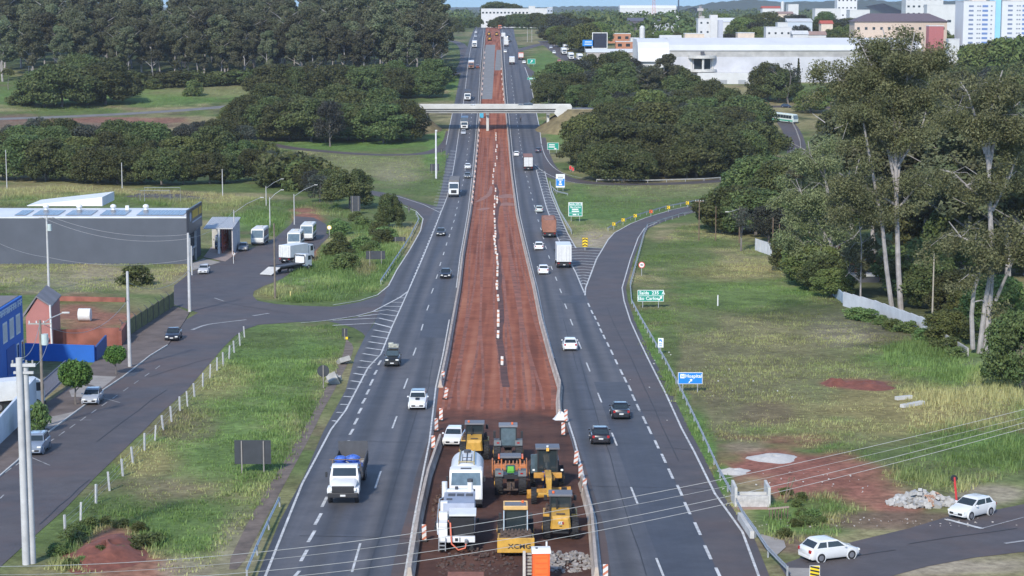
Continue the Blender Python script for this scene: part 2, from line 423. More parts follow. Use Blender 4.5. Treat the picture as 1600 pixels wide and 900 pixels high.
M_roadL = asphalt('highway_asphalt_worn', fit=lane_fit([(557, 873), (590, 750), (634, 600), (668, 482), (693, 397), (711, 336), (725, 275)]))
M_roadR = asphalt('highway_asphalt_worn', fit=lane_fit([(1031, 887), (991, 775), (937, 622), (893, 504), (869, 436), (845, 358), (827, 293)]))
M_patch = asphalt('newer_asphalt', (.078, .080, .090), (.060, .064, .078))
M_ramp = asphalt('ramp_asphalt', (.094, .080, .078), (.076, .067, .069), red=.35, track=False)
M_street = asphalt('street_asphalt', (.100, .084, .080), (.080, .070, .072), red=.5, track=False)
M_line = PM((.52, .51, .485), .7, 0, .35, 1.5, name='road_paint', world=True)
M_line_old = PM((.33, .32, .31), .75, 0, .4, 1.2, name='worn_road_paint', world=True)

# left carriageway
L_BAR = [(637, 905), (652, 812), (665, 745), (676, 690), (686, 605), (697, 555), (707, 500), (716, 450), (722, 400), (735, 325), (745, 225), (749, 176), (752, 130), (755, 90), (757, 60), (759, 46), (760, 41)]
L_EDGE = [(412, 908), (472, 757), (517, 672), (540, 642), (575, 575), (595, 557 - 3), (612, 512), (640, 450), (689, 332), (699, 307), (707.5, 270), (714, 227), (718, 200), (722, 176), (728, 130), (733, 90), (738, 65), (744, 46), (747, 41)]
L_OUT = [(399, 908), (437, 815), (475, 745), (505, 675), (540, 610), (555, 557), (570, 527), (585, 505), (606, 450), (640, 392), (672, 338), (683, 322), (691, 290), (697, 250), (696, 232), (702, 200), (707, 176), (718, 122), (722, 105), (730, 75), (738, 52), (744, 41)]
R_BAR = [(935, 905), (925, 812), (910, 757), (893, 690), (880, 650), (876, 607), (862, 560), (847, 505), (836, 450), (820, 385), (809, 337), (800, 270), (796, 225), (792, 185), (787, 130), (785, 100), (782, 55), (780, 41)]
R_EDGE = [(1187, 905), (1160, 832), (1117, 772), (1085, 707), (1065, 670), (1040, 615), (1017, 570), (1000, 535), (985, 502), (975, 470), (972, 450), (985, 405), (997, 372), (1007, 357), (1032, 345), (1065, 335), (1100, 327), (1130, 318)]
R_OUT = [(1204, 905), (1178, 840), (1128, 772), (1096, 707), (1076, 670), (1050, 615), (1026, 570), (1008, 535), (992, 502), (981, 470), (978, 450), (990, 405), (1003, 372), (1013, 357), (1040, 345), (1070, 336), (1100, 328.5), (1132, 319)]
RAMP_L = [(1130, 309), (1100, 317), (1050, 328), (1010, 340), (985, 350), (960, 364), (950, 375), (932, 405), (915, 450)]
ROAD_L = L_OUT + [(760, 41)] + L_BAR[::-1]
sheet('highway_left_carriageway', L_OUT + L_BAR[::-1], .030, M_roadL)
# the right carriageway keeps its own outer edge up the gore, the exits are sheets of their own
R_MAIN = [(1016, 672), (971, 582), (939, 517), (916, 462), (905, 425), (888, 375), (872, 330), (853, 280), (848, 257), (846, 225), (843, 200), (838, 176), (829, 130), (822, 112), (812, 85), (805, 60), (803, 46), (800, 41)]
R_MAIN_LOW = [(1128, 908), (1106, 864), (1074, 795), (1048, 741), (1016, 672)]
sheet('highway_right_carriageway', R_BAR[::-1] + [(1128, 908)] + R_MAIN_LOW[1:] + R_MAIN[1:], .030, M_roadR)
sheet('asphalt_patch', [(928, 597), (981, 597), (1016, 669), (1048, 738), (1074, 792), (1106, 861), (1126, 904), (1040, 904), (991, 775), (937, 622)], .038, M_patch)
sheet('asphalt_patch', [(655, 528), (699, 528), (707, 490), (665, 490)], .036, M_patch)
sheet('asphalt_patch', [(873, 462), (912, 462), (917, 474), (880, 474)], .036, M_patch)
sheet('exit_ramp', R_OUT + RAMP_L + [(916, 462), (939, 517), (971, 582), (1016, 672), (1048, 741), (1074, 795), (1106, 864), (1128, 906)], .026, M_ramp)
sheet('gore_paving', [(848, 258), (853, 280), (872, 330), (888, 375), (905, 425), (916, 462), (934, 412), (943, 388), (900, 387), (887, 365), (861, 305), (852, 270)], .022, M_ramp)
# loop ramp on the right
LOOP = smooth_pts([(838, 215), (843, 240), (852, 262), (868, 276), (900, 284), (960, 288), (1020, 288), (1100, 285), (1180, 276), (1225, 264), (1246, 250), (1245, 228), (1238, 205), (1222, 185), (1200, 172), (1150, 166), (1100, 163)], 2)
def road_ribbon(name, pts, w, dz, m):
    r = Ribbon(); r.add(pts, w, dz); return r.build(name, m)
road_ribbon('loop_ramp', LOOP, 6.2, .026, M_ramp)
# left ramp, junction and street
sheet('entry_ramp', [(640, 394), (672, 339), (683, 323), (650, 314), (625, 306), (600, 301), (570, 296), (570, 302), (600, 309), (632, 320), (650, 328), (661, 341), (659, 358), (648, 378), (634, 400), (620, 423), (607, 448), (590, 463), (562, 472), (520, 479.5), (470, 478), (430, 475), (402, 470), (395, 462), (397, 455), (412, 447), (440, 436), (455, 426), (470, 410), (492, 392), (512, 372), (516, 365), (509, 350), (490, 340), (462, 338), (455, 350), (432, 370), (415, 380), (392, 388), (372, 393), (345, 407), (300, 424), (272, 446), (271, 476), (310, 489), (360, 500), (400, 508), (470, 503), (512, 501), (557, 495), (582, 488), (606, 477), (625, 466), (636, 452), (606.5, 450)], .024, M_ramp)
sheet('gore_apron', [(606, 451), (637, 452), (625, 467), (606, 478), (582, 489), (557, 496), (512, 502), (530, 506), (552, 512), (566, 520), (571, 526), (584, 504)], .020, M_ramp)
sheet('street', [(-30, 905), (-10, 896), (57, 835), (100, 797), (150, 745), (200, 697), (225, 673), (250, 647), (290, 612), (320, 577), (350, 542), (367, 525), (382, 515), (402, 508.6), (360, 499.5), (310, 488.5), (290, 500), (278, 520), (262, 541), (235, 558), (192, 591), (162, 611), (130, 637), (80, 674), (25, 724), (-30, 770)], .028, M_street)
sheet('side_road', [(1218, 884), (1235, 912), (1380, 904), (1450, 885), (1520, 872), (1640, 858), (1640, 780), (1560, 796), (1480, 808), (1420, 826), (1340, 845), (1290, 858)], .024, M_street)
# roads farther up the valley
road_ribbon('loop_road', smooth_pts([(405, 222), (450, 231), (500, 236), (575, 242), (640, 242), (670, 239), (690, 233), (704, 222), (708, 205)], 2), 5.0, .022, M_ramp)
road_ribbon('cross_road', smooth_pts([(-30, 187), (120, 182), (250, 175), (340, 168), (420, 160)], 2), 7.0, .022, PM((.16, .155, .15), .9, 0, .2, .3, name='old_asphalt', world=True))
road_ribbon('slip_road', smooth_pts([(685, 122), (705, 118), (722, 108), (727, 95), (726, 78), (720, 68), (700, 62)], 2), 5.0, .022, M_ramp)
road_ribbon('slip_road', smooth_pts([(806, 80), (820, 76), (840, 70), (870, 64), (905, 60)], 2), 6.0, .022, M_ramp)
road_ribbon('slip_road', smooth_pts([(808, 95), (818, 108), (832, 117), (850, 122)], 2), 6.0, .022, M_ramp)
road_ribbon('service_road', smooth_pts([(905, 100), (885, 90), (872, 80), (862, 72), (850, 64)], 2), 8.0, .020, M_ramp)
road_ribbon('upper_road', smooth_pts([(1090, 167), (1180, 166), (1300, 168), (1420, 172)], 1), 7.0, .022, M_ramp)
road_ribbon('yard_road', [(300, 312), (260, 306), (205, 305)], 9.0, .020, M_ramp)

# red earth between the carriageways
def earth_mat():
    m, nt, b = nodes('red_earth'); L = nt.links.new
    g = N(nt, 'ShaderNodeNewGeometry')
    mp = N(nt, 'ShaderNodeMapping'); mp.inputs['Scale'].default_value = (.9, .015, 0); L(g.outputs['Position'], mp.inputs['Vector'])
    n1 = N(nt, 'ShaderNodeTexNoise', Scale=1.0, Detail=1.0, Roughness=.5, Distortion=.3); L(mp.outputs[0], n1.inputs['Vector'])
    n2 = N(nt, 'ShaderNodeTexNoise', Scale=.22, Detail=10, Roughness=.75); L(g.outputs['Position'], n2.inputs['Vector'])
    r1 = N(nt, 'ShaderNodeValToRGB'); e = r1.color_ramp.elements
    e[0].position = .36; e[1].position = .66; e[0].color = (.155, .056, .036, 1); e[1].color = (.39, .165, .100, 1)
    k = e.new(.5); k.color = (.285, .098, .057, 1)
    av = N(nt, 'ShaderNodeMath', operation='ADD'); L(n1.outputs['Fac'], av.inputs[0]); L(n2.outputs['Fac'], av.inputs[1])
    hf = N(nt, 'ShaderNodeMath', operation='MULTIPLY'); L(av.outputs[0], hf.inputs[0]); hf.inputs[1].default_value = .5
    L(hf.outputs[0], r1.inputs['Fac'])
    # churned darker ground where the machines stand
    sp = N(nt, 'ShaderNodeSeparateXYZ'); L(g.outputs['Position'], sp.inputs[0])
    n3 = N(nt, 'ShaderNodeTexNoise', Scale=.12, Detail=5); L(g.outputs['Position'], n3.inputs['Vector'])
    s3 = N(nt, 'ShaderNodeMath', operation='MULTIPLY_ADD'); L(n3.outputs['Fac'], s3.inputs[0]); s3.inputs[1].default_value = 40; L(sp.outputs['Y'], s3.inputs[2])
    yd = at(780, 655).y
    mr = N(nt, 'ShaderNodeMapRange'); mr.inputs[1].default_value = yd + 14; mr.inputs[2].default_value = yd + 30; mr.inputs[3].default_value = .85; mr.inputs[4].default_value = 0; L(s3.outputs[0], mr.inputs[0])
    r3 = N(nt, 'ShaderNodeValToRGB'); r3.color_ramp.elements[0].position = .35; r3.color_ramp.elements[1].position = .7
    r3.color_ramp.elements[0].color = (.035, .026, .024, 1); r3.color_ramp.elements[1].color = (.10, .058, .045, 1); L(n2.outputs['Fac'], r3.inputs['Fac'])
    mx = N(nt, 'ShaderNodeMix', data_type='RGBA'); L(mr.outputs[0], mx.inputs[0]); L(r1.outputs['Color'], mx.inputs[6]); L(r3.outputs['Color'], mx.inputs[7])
    L(mx.outputs[2], b.inputs['Base Color']); b.inputs['Roughness'].default_value = .95; b.inputs['Specular IOR Level'].default_value = .1
    bp = N(nt, 'ShaderNodeBump', Strength=.8, Distance=.15); L(hf.outputs[0], bp.inputs['Height']); L(bp.outputs['Normal'], b.inputs['Normal'])
    return m
M_earth = earth_mat()
sheet('earth_median', L_BAR + R_BAR[::-1], .012, M_earth)
sheet('gravel_base', [(752, 155), (769, 155), (772, 110), (774, 70), (759, 70), (756, 90)], .030, PM((.20, .20, .20), .95, 0, .15, .4, name='grey_gravel', world=True))
sheet('gravel_base', [(773, 110), (784, 110), (783, 78), (776, 78)], .030, PM((.20, .20, .20), .95, 0, .15, .4, name='grey_gravel', world=True))
# pale dusty crossing
M_dry = PM((.27, .135, .10), .95, 0, .3, .5, name='dry_dust', world=True)
for q in [[(742, 316), (752, 309), (762, 303), (766, 290), (770, 292), (769, 304), (760, 310), (750, 315)], [(778, 306), (790, 303), (803, 304), (804, 310), (792, 309), (780, 310)], [(776, 318), (792, 316), (805, 318), (806, 322), (790, 321), (778, 322)], [(744, 328), (756, 324), (768, 325), (757, 329)]]: sheet('dust_patch', smooth_pts(q + [q[0]], 2), .020, M_dry)
# red dust and old surface on the inner lanes next to the machines
M_dust = asphalt('dusty_asphalt', (.088, .066, .058), (.070, .060, .060), red=.9)
sheet('dusty_lane', smooth_pts([(637, 902), (652, 812), (665, 745), (676, 690), (676, 675), (668, 690), (650, 740), (640, 790), (622, 850), (610, 902)], 1), .036, M_dust)
sheet('dusty_lane', smooth_pts([(938, 902), (927, 812), (912, 757), (895, 690), (885, 650), (892, 665), (908, 710), (928, 770), (946, 830), (955, 902)], 1), .036, M_dust)

# ------------------------------------------------------------------ painted markings
mk = Ribbon()
W = .18
mk.add(L_EDGE, W, .05)
mk.add([(L[0] - 5, L[1]) for L in L_BAR[:7]], .15, .05)
mk.add([(p[0] - 3, p[1]) for p in L_BAR[7:]], .16, .05)
def dash(a, b, w=.16): mk.add([a, b], w, .05)
for (x0, y0), (x1, y1) in [((550, 895), (563, 850)), ((586, 764), (595, 737)), ((613, 670), (620, 651)), ((631, 608), (637, 592)), ((645.5, 556), (650, 544)), ((658, 517), (661, 507)), ((667, 485.5), (670, 477)), ((674, 459), (677, 451)), ((681.5, 436), (684, 429)),
                           ((687, 416), (689, 410)), ((692.5, 399), (694, 394)), ((697, 384), (698.5, 379)), ((701.5, 371), (703, 366)), ((705, 359), (706.5, 355)), ((708.5, 348), (710, 344)), ((711, 338), (712, 334.5)), ((713.5, 327), (714.5, 324)), ((716, 317), (717, 314)), ((718, 308), (719, 305.5)), ((720, 300), (721, 297.5)), ((722, 291), (722.6, 288.5)), ((723.6, 283), (724.2, 280.5)), ((725, 275), (725.6, 272.7)), ((726.5, 267), (727, 265)), ((727.6, 260), (728, 258)), ((728.4, 252), (729, 250)), ((729.5, 243), (730, 241)), ((730.5, 234), (731, 232))]: dash((x0, y0), (x1, y1))
for i in range(12):
    y = 222 - i * 6.2; x = interp([(731.5, 228), (737, 180), (742, 130), (746, 90), (750, 60)], y); dash((x, y), (x + .35, y - 1.7))
# lane line beside the left shoulder
for (x0, y0), (x1, y1) in [((460, 902), (468, 893)), ((470, 878), (480, 860)), ((481.5, 848), (492, 830)), ((492, 821), (502, 803)), ((503, 793), (511, 777)), ((539, 698), (545, 689)), ((546.5, 680), (552, 671)), ((553.5, 664), (559, 654)), ((560, 647), (565, 638)), ((566, 631), (571, 623)), ((572.5, 617), (577, 609)), ((578, 603), (583, 593)), ((585, 586), (589, 579)), ((591, 571), (595, 564))]: dash((x0, y0), (x1, y1), .24)
for i in range(26):
    y = 447 - i * 4.6
    a = (interp([(640, 450), (689, 332)], y), y); dash(a, (interp([(640, 450), (689, 332)], y - 2.4), y - 2.4), .25)
for pl in [[(620, 466), (632, 466)], [(610, 472.5), (629, 473)], [(599, 479), (626, 479.5)], [(584, 487.5), (605, 484.5), (624, 487.5)], [(560, 495), (595, 491), (621, 494.5)], [(520, 501), (592, 497.5), (616, 503)], [(519, 509), (585, 505.5), (612, 512.5)],
           [(584, 516), (609.5, 520.5)], [(580, 525.5), (606.5, 529.5)], [(576, 534.5), (603, 538.5)], [(572, 544), (600, 548)], [(567, 553), (592, 557)], [(562.5, 564), (586, 567)], [(558, 574), (580, 576)], [(553, 584), (572, 587)], [(548, 595.5), (566, 598)], [(543, 607.5), (557.5, 609)], [(537, 620), (551, 621)], [(532, 632.5), (544, 633)], [(526, 645), (535, 645.5)], [(519.5, 658), (526, 659)]]:
    mk.add(pl, .42, .055, step=1.5)
mk.add([(470, 505), (512, 501), (557, 494), (582, 487.5), (625, 465), (637, 456)], .25, .05)
# upper left gore
xl = [(704, 235), (699, 250), (693, 270), (687.5, 290), (680, 310), (676, 325)]; xr = [(714, 227), (707.5, 270), (699, 307), (690, 332)]
for i in range(20):
    y = 236 + i * 4.7
    if y < 328: mk.add([(interp(xl, y), y), (interp(xr, y), y + .6)], .6, .055)
mk.add([(600, 303), (625, 308), (662, 320), (689, 333)], .2, .05)
mk.add([(632, 323), (650, 330), (661, 342), (657, 361), (640, 391), (620, 422), (607, 447), (590, 461), (562, 470), (520, 477)], .2, .05)
mk.add([(697, 226), (702, 200), (707, 176)], .2, .05)
# right carriageway
mk.add(R_EDGE, W, .05)
mk.add([(p[0] + 5, p[1]) for p in R_BAR[:5]], .16, .05); mk.add([(p[0] + 3.5, p[1]) for p in R_BAR[6:]], .16, .05)
mk.add(RAMP_L[1:] + [(914, 462)], .22, .05)
for c in [(876, 455, 3.5), (884, 479, 4), (893, 504, 5), (906, 540, 5.5), (919, 574, 7), (937, 622, 7.5), (960, 687, 10), (991, 775, 13), (1031, 887, 14), (869, 436, 3), (862, 419, 3), (858, 402, 2.5), (853, 387, 2.3), (849, 372, 2), (845, 358, 2), (841, 345, 1.8), (838, 333, 1.6), (835, 322, 1.5), (832, 312, 1.4), (829.5, 302, 1.3), (827, 293, 1.2), (825, 284, 1.2), (823, 276, 1.1)]:
    s = .40; dash((c[0] - c[2] * s, c[1] - c[2]), (c[0] + c[2] * s, c[1] + c[2]))
for c in [(920, 477, 3), (925, 488, 3), (930, 497, 3), (935, 507, 3), (939, 517, 3.3), (944, 527, 3.4), (950, 539, 3.6), (956, 551, 4), (963, 566, 4), (971, 582, 4.3), (977, 594, 4.3), (984, 607, 4.6), (990, 622, 5), (997, 637, 5), (1007, 657, 6), (1015, 673, 6), (1026, 695, 6.5), (1037, 717, 7), (1048, 741, 8), (1062, 767, 8.5), (1074, 795, 9.5), (1090, 827, 10), (1106, 864, 11), (1124, 900, 12)]:
    s = .46; dash((c[0] - c[2] * s, c[1] - c[2]), (c[0] + c[2] * s, c[1] + c[2]), .22)
for i in range(26):
    y = 270 - i * 6.0
    x = interp([(821, 270), (813, 225), (806, 176), (800, 130), (796, 90), (792, 60)], y); dash((x, y), (x - .3, y - 1.7))
gl = [(837, 262), (854, 325), (872, 373), (900, 427), (910, 448)]; gr = [(845, 262), (852, 272), (861, 305), (887, 365), (899, 386), (941, 389), (932, 410), (915, 447)]
for i in range(42):
    y = 266 + i * 4.35
    x0 = interp(gl, y)
    x1 = interp([(845, 262), (852, 272), (861, 305), (887, 365), (899, 387)], y) if y < 387 else interp([(941, 388), (932, 410), (915, 447)], y)
    if x1 - x0 > 2 and y < 446: mk.add([(x0, y), (x0 * .55 + x1 * .45, y - 1.2), (x1, y + .3)], .45, .055)
mk.add([(837, 262), (854, 325), (872, 373), (900, 427), (913, 458)], .2, .05); mk.add([(851, 268), (861, 305), (887, 365), (900, 388)], .2, .05)
mk.add([(846, 225), (843, 200), (838, 176), (829, 130), (820, 105)], .25, .05)
mk.add(smooth_pts([(836, 258), (850, 270), (880, 283), (930, 290.5), (1000, 291.5)], 2), .2, .05)
mk.add(smooth_pts([(846, 226), (851, 244), (862, 260), (880, 272), (920, 281)], 2), .2, .05)
# street: parking bays and the side road stop line
ml = Ribbon()
for i in range(15):
    t = i / 14; a = (250 - 232 * t, 572 + 160 * t); ml.add([a, (a[0] - 7 - 3 * t, a[1] + 5 + 2.5 * t)], .12, .05)
for p, q in [((143, 657), (106, 657)), ((50, 716), (78, 728)), ((0, 780), (6, 774)), ((45, 843), (57, 841)), ((188, 630), (160, 622))]: ml.add([p, q], .12, .05)
ml.add(smooth_pts([(300, 516), (320, 508), (350, 504), (385, 500)], 2), .5, .05); ml.add([(395, 494), (420, 490)], .5, .05); ml.add([(335, 466), (350, 471)], .25, .05)
ml.add([(1536, 826), (1600, 809)], .12, .05); ml.add([(1570, 850), (1620, 843)], .3, .05)
ml.build('worn_road_marking', M_line_old)
mk.add([(1478, 812), (1535, 827)], .38, .05)
mk.build('road_marking', M_line)

# wear: tar seams on the asphalt, wheel ruts and pushed-up ridges in the red earth
tr = Ribbon(); g_ = random.Random(21)
def wiggle(pts, a, n=5):
    P_ = []
    for (x0, y0), (x1, y1) in zip(pts[:-1], pts[1:]):
        for i in range(n):
            t = i / n; P_.append((x0 + (x1 - x0) * t + g_.uniform(-a, a), y0 + (y1 - y0) * t + g_.uniform(-a, a) * .3))
    return P_ + [pts[-1]]
for pts in [[(560, 690), (660, 692)], [(470, 838), (645, 842)], [(655, 540), (697, 541)], [(900, 640), (1045, 643)], [(918, 760), (1112, 764)], [(895, 520), (938, 521)], [(872, 470), (914, 471)], [(960, 560), (1010, 561)], [(1040, 700), (1090, 704)], [(60, 820), (140, 750)], [(230, 590), (330, 560)], [(150, 690), (260, 610)], [(330, 470), (460, 492)], [(1260, 880), (1400, 860)], [(1420, 850), (1590, 826)]]:
    tr.add(wiggle(pts, 2.0), .10, .046, step=1.0)
for a, b_ in [((652, 640), (575, 900)), ((678, 560), (662, 640)), ((905, 560), (1010, 900)), ((880, 500), (903, 580)), ((948, 480), (1060, 720))]: tr.add(wiggle([a, b_], 1.5, 9), .07, .046, step=1.5)
tr.build('tar_seam', PM((.030, .030, .034), .7, 0, .2, 2, name='tar', world=True))
sheet('asphalt_patch', [(196, 580), (222, 578), (210, 588), (188, 590)], .042, M_patch)
rt = Ribbon()
for k in range(7):
    f0 = g_.uniform(.08, .42) if k % 2 else g_.uniform(.56, .92); P1, P2 = [], []
    for i in range(26):
        y = 640 - i * 17; xa, xb = interp(L_BAR, y) + 4, interp(R_BAR, y) - 4
        if y < 215: break
        f = f0 + .03 * math.sin(i * .35 + k); w_ = 1.9 / ((xb - xa) / ppm(at(775, y).y)) / 2
        P1.append((xa + (xb - xa) * min(.97, max(.03, f - w_)), y)); P2.append((xa + (xb - xa) * min(.97, max(.03, f + w_)), y))
    rt.add(P1, .30, .016 + k * .0004); rt.add(P2, .30, .016 + k * .0004)
rt.build('wheel_rut', PM((.235, .085, .052), .95, 0, .45, .5, bump=.6, name='rutted_earth', world=True))
# ------------------------------------------------------------------ foliage
def leaf_mat(name, c, trans=.25, dry=None, rough=.6):
    m, nt, b = nodes(name); L = nt.links.new
    a = N(nt, 'ShaderNodeVertexColor', layer_name='tint'); oi = N(nt, 'ShaderNodeObjectInfo')
    base = N(nt, 'ShaderNodeMix', data_type='RGBA'); base.inputs[6].default_value = tuple(c) + (1,); base.inputs[7].default_value = tuple(dry or (c[0] * 1.5, c[1] * 1.12, c[2] * 1.1)) + (1,)
    sep = N(nt, 'ShaderNodeSeparateColor'); L(a.outputs['Color'], sep.inputs[0]); L(sep.outputs[1], base.inputs[0])
    mr = N(nt, 'ShaderNodeMapRange'); mr.inputs[3].default_value = .62; mr.inputs[4].default_value = 1.55; L(oi.outputs['Random'], mr.inputs[0])
    mu = N(nt, 'ShaderNodeMath', operation='MULTIPLY'); L(mr.outputs[0], mu.inputs[0]); L(sep.outputs[0], mu.inputs[1])
    hs = N(nt, 'ShaderNodeHueSaturation'); L(base.outputs[2], hs.inputs['Color']); L(mu.outputs[0], hs.inputs['Value'])
    h2 = N(nt, 'ShaderNodeMath', operation='MULTIPLY_ADD'); L(oi.outputs['Random'], h2.inputs[0]); h2.inputs[1].default_value = .07; h2.inputs[2].default_value = .465; L(h2.outputs[0], hs.inputs['Hue'])
    L(hs.outputs[0], b.inputs['Base Color']); b.inputs['Roughness'].default_value = rough; b.inputs['Specular IOR Level'].default_value = .25
    tr = N(nt, 'ShaderNodeBsdfTranslucent'); L(hs.outputs[0], tr.inputs['Color'])
    mx = N(nt, 'ShaderNodeMixShader', Fac=trans); L(b.outputs[0], mx.inputs[1]); L(tr.outputs[0], mx.inputs[2])
    L(mx.outputs[0], nt.nodes['Material Output'].inputs['Surface'])
    return m
M_leaf = leaf_mat('broad_leaves', (.066, .094, .031))
M_leaf_b = leaf_mat('bright_leaves', (.094, .136, .040))
M_weed = leaf_mat('weed_leaves', (.100, .155, .050), trans=.35)
M_euc = leaf_mat('eucalyptus_leaves', (.078, .096, .044), dry=(.125, .122, .068))
M_euc_near = leaf_mat('eucalyptus_leaves_near', (.122, .142, .058), dry=(.178, .180, .088))
M_street_leaf = leaf_mat('street_tree_leaves', (.060, .125, .026), dry=(.12, .19, .04))
M_dull = leaf_mat('dull_leaves', (.042, .054, .036), dry=(.068, .066, .05))
M_blade = leaf_mat('grass_blades', (.135, .190, .055), trans=.4, dry=(.25, .22, .105))
M_bark = PM((.16, .14, .125), .9, 0, .35, 1.5, bump=.4, name='bark')
M_bark_pale = PM((.31, .285, .27), .85, 0, .30, .9, bump=.3, name='pale_bark')

def leaves(clumps, size, seed, outward=.75, shell=.5, flat=1.0):
    """leaf cards gathered in clumps: (centre, radii, count)"""
    g = np.random.default_rng(seed)
    Vs, T = [], []
    for c, r, n in clumps:
        d = g.normal(size=(n, 3)); d /= np.linalg.norm(d, axis=1, keepdims=True)
        rad = (shell + (1 - shell) * g.random((n, 1)) ** .6)
        p = np.array(c) + d * rad * np.array(r)
        nn = d * outward + g.normal(size=(n, 3)) * .55; nn[:, 2] += .25
        nn /= np.linalg.norm(nn, axis=1, keepdims=True)
        t = np.cross(nn, g.normal(size=(n, 3))); t /= np.linalg.norm(t, axis=1, keepdims=True); b = np.cross(nn, t)
        s = size * (.55 + .9 * g.random((n, 1))); s2 = s * (.45 + .3 * g.random((n, 1))) * flat
        q = np.stack([p - t * s, p - b * s2 - nn * s * .12, p + t * s, p + b * s2 - nn * s * .12], 1)
        Vs.append(q.reshape(-1, 3))
        cl = .85 + .3 * g.random()
        tv = np.stack([cl * (.75 + .5 * g.random(n)), np.clip(g.random() * .5 + .5 * g.random(n), 0, 1), np.zeros(n)], 1)
        T.append(np.repeat(tv, 4, axis=0))
    V = np.concatenate(Vs); T = np.concatenate(T)
    return V, np.arange(len(V), dtype=np.int32).reshape(-1, 4), T
def crown_mesh(name, clumps, size, seed, m, **k):
    V, Fc, T = leaves(clumps, size, seed, **k)
    me = raw_mesh(name, V, Fc, False, T); me.materials.append(m); return me
def dome_clumps(seed, rx, ry, z0, z1, n, cr, per, gaps=.0):
    g = random.Random(seed); out = []
    for i in range(n):
        a = g.uniform(0, 6.283); u = g.random()
        zz = u ** .8
        rr = math.sqrt(max(0, 1 - (zz * .96) ** 2.2)) * (.55 + .5 * g.random() ** .5)
        if zz < .2: rr *= g.uniform(.75, 1.05)
        k = cr * g.uniform(.65, 1.3)
        out.append(((math.cos(a) * rr * (rx - k * .6), math.sin(a) * rr * (ry - k * .6), z0 + (z1 - z0 - k * .5) * zz), (k, k, k * .72), int(per * k * k / (cr * cr))))
    out.append(((0, 0, z0 + (z1 - z0) * .4), (rx * .6, ry * .6, (z1 - z0) * .35), int(per * 2.5)))
    return out
def trunk_mesh(name, m, h, r, seed, limbs=4, fork=.45, spread=3.0, top=None):
    g = random.Random(seed); mb = MB()
    pts = [Vector((0, 0, -.3))]
    x = y = 0
    for i in range(1, 7):
        x += g.uniform(-.02, .02) * h; y += g.uniform(-.02, .02) * h
        pts.append(Vector((x, y, h * i / 6)))
    mb.tube(pts, [r * (1.25 if i == 0 else 1 - .12 * i) for i in range(7)], 7)
    for k in range(limbs):
        i = g.randint(int(6 * fork), 5); a = g.uniform(0, 6.28); l = spread * g.uniform(.6, 1.2)
        p = pts[i]; q = p + Vector((math.cos(a) * l * .5, math.sin(a) * l * .5, l * .45)); e = q + Vector((math.cos(a) * l * .5, math.sin(a) * l * .5, l * .35))
        mb.tube([p, q, e], [r * .5, r * .33, r * .12], 5)
    o = mb.build('trunk', m, smooth=True); me = o.data; bpy.data.objects.remove(o); return me
P = {}
def proto(key, crown, trunk, h): P.setdefault(key, []).append((crown, trunk, h))
for i in range(5):
    h = (8.6, 9.4, 8.0, 9.0, 8.4)[i]; rx = (5.6, 5.0, 6.2, 5.2, 5.8)[i]
    proto('broad', crown_mesh('crown', dome_clumps(100 + i, rx, rx * .95, 1.5, h, 70, 1.4, 230), .205, 200 + i, M_leaf), trunk_mesh('trunk', M_bark, h * .6, .22, 300 + i), h)
for i in range(3):
    h = 8.5; rx = (5.2, 5.8, 4.8)[i]
    proto('bright', crown_mesh('crown', dome_clumps(130 + i, rx, rx, 1.6, h, 60, 1.4, 230), .215, 230 + i, M_leaf_b), trunk_mesh('trunk', M_bark, h * .6, .22, 330 + i), h)
    proto('dull', crown_mesh('crown', dome_clumps(140 + i, rx * .8, rx * .8, 2.2, h, 46, 1.2, 110), .20, 240 + i, M_dull), trunk_mesh('trunk', M_bark, h * .8, .2, 340 + i, 7, .3, 3.5), h)
for i in range(5):
    g = random.Random(400 + i); h = 24.0; cl = []
    for k in range(46):
        z = h * (.34 + .64 * g.random() ** .8); a = g.uniform(0, 6.28); rr = (4.2 if z < h * .85 else 2.6) * g.random() ** .5
        c = g.uniform(1.0, 1.9); cl.append(((math.cos(a) * rr, math.sin(a) * rr, z), (c, c, c * .85), int(170 * c)))
    proto('euc', crown_mesh('crown', cl, .30, 410 + i, M_euc), trunk_mesh('trunk', M_bark_pale, h * .92, .30, 420 + i, 7, .35, 5.0), h)
for i in range(3):
    h = 2.2
    proto('bush', crown_mesh('crown', dome_clumps(500 + i, 1.7, 1.6, .1, h, 26, .6, 75, 0), .15, 510 + i, M_weed, flat=.8), None, h)
    proto('scrub', crown_mesh('crown', dome_clumps(520 + i, 2.0, 1.8, .1, h, 24, .6, 50, 0), .17, 530 + i, M_leaf, flat=.8), None, h)
proto('round', crown_mesh('crown', [((math.cos(a) * math.sqrt(1 - z * z) * 1.5, math.sin(a) * math.sqrt(1 - z * z) * 1.5 * rnd.uniform(.85, 1.12), 3.4 + z * 1.15 * rnd.uniform(.85, 1.1)), (.55, .55, .48), 70) for a, z in [(k * 2.399, -0.92 + 1.84 * k / 64) for k in range(65)]] + [((0, 0, 3.4), (1.5, 1.5, 1.2), 500)], .14, 551, M_street_leaf, flat=1.1), trunk_mesh('trunk', M_bark, 3.0, .13, 552, 4, .5, 1.2), 4.9)
for i in range(2):
    proto('cypress', crown_mesh('crown', [((0, 0, 1 + k * .75), (1.5 * (1 - k / 15), 1.5 * (1 - k / 15), .8), 90) for k in range(14)], .25, 560 + i, M_leaf), trunk_mesh('trunk', M_bark, 9, .15, 562, 0), 11.5)
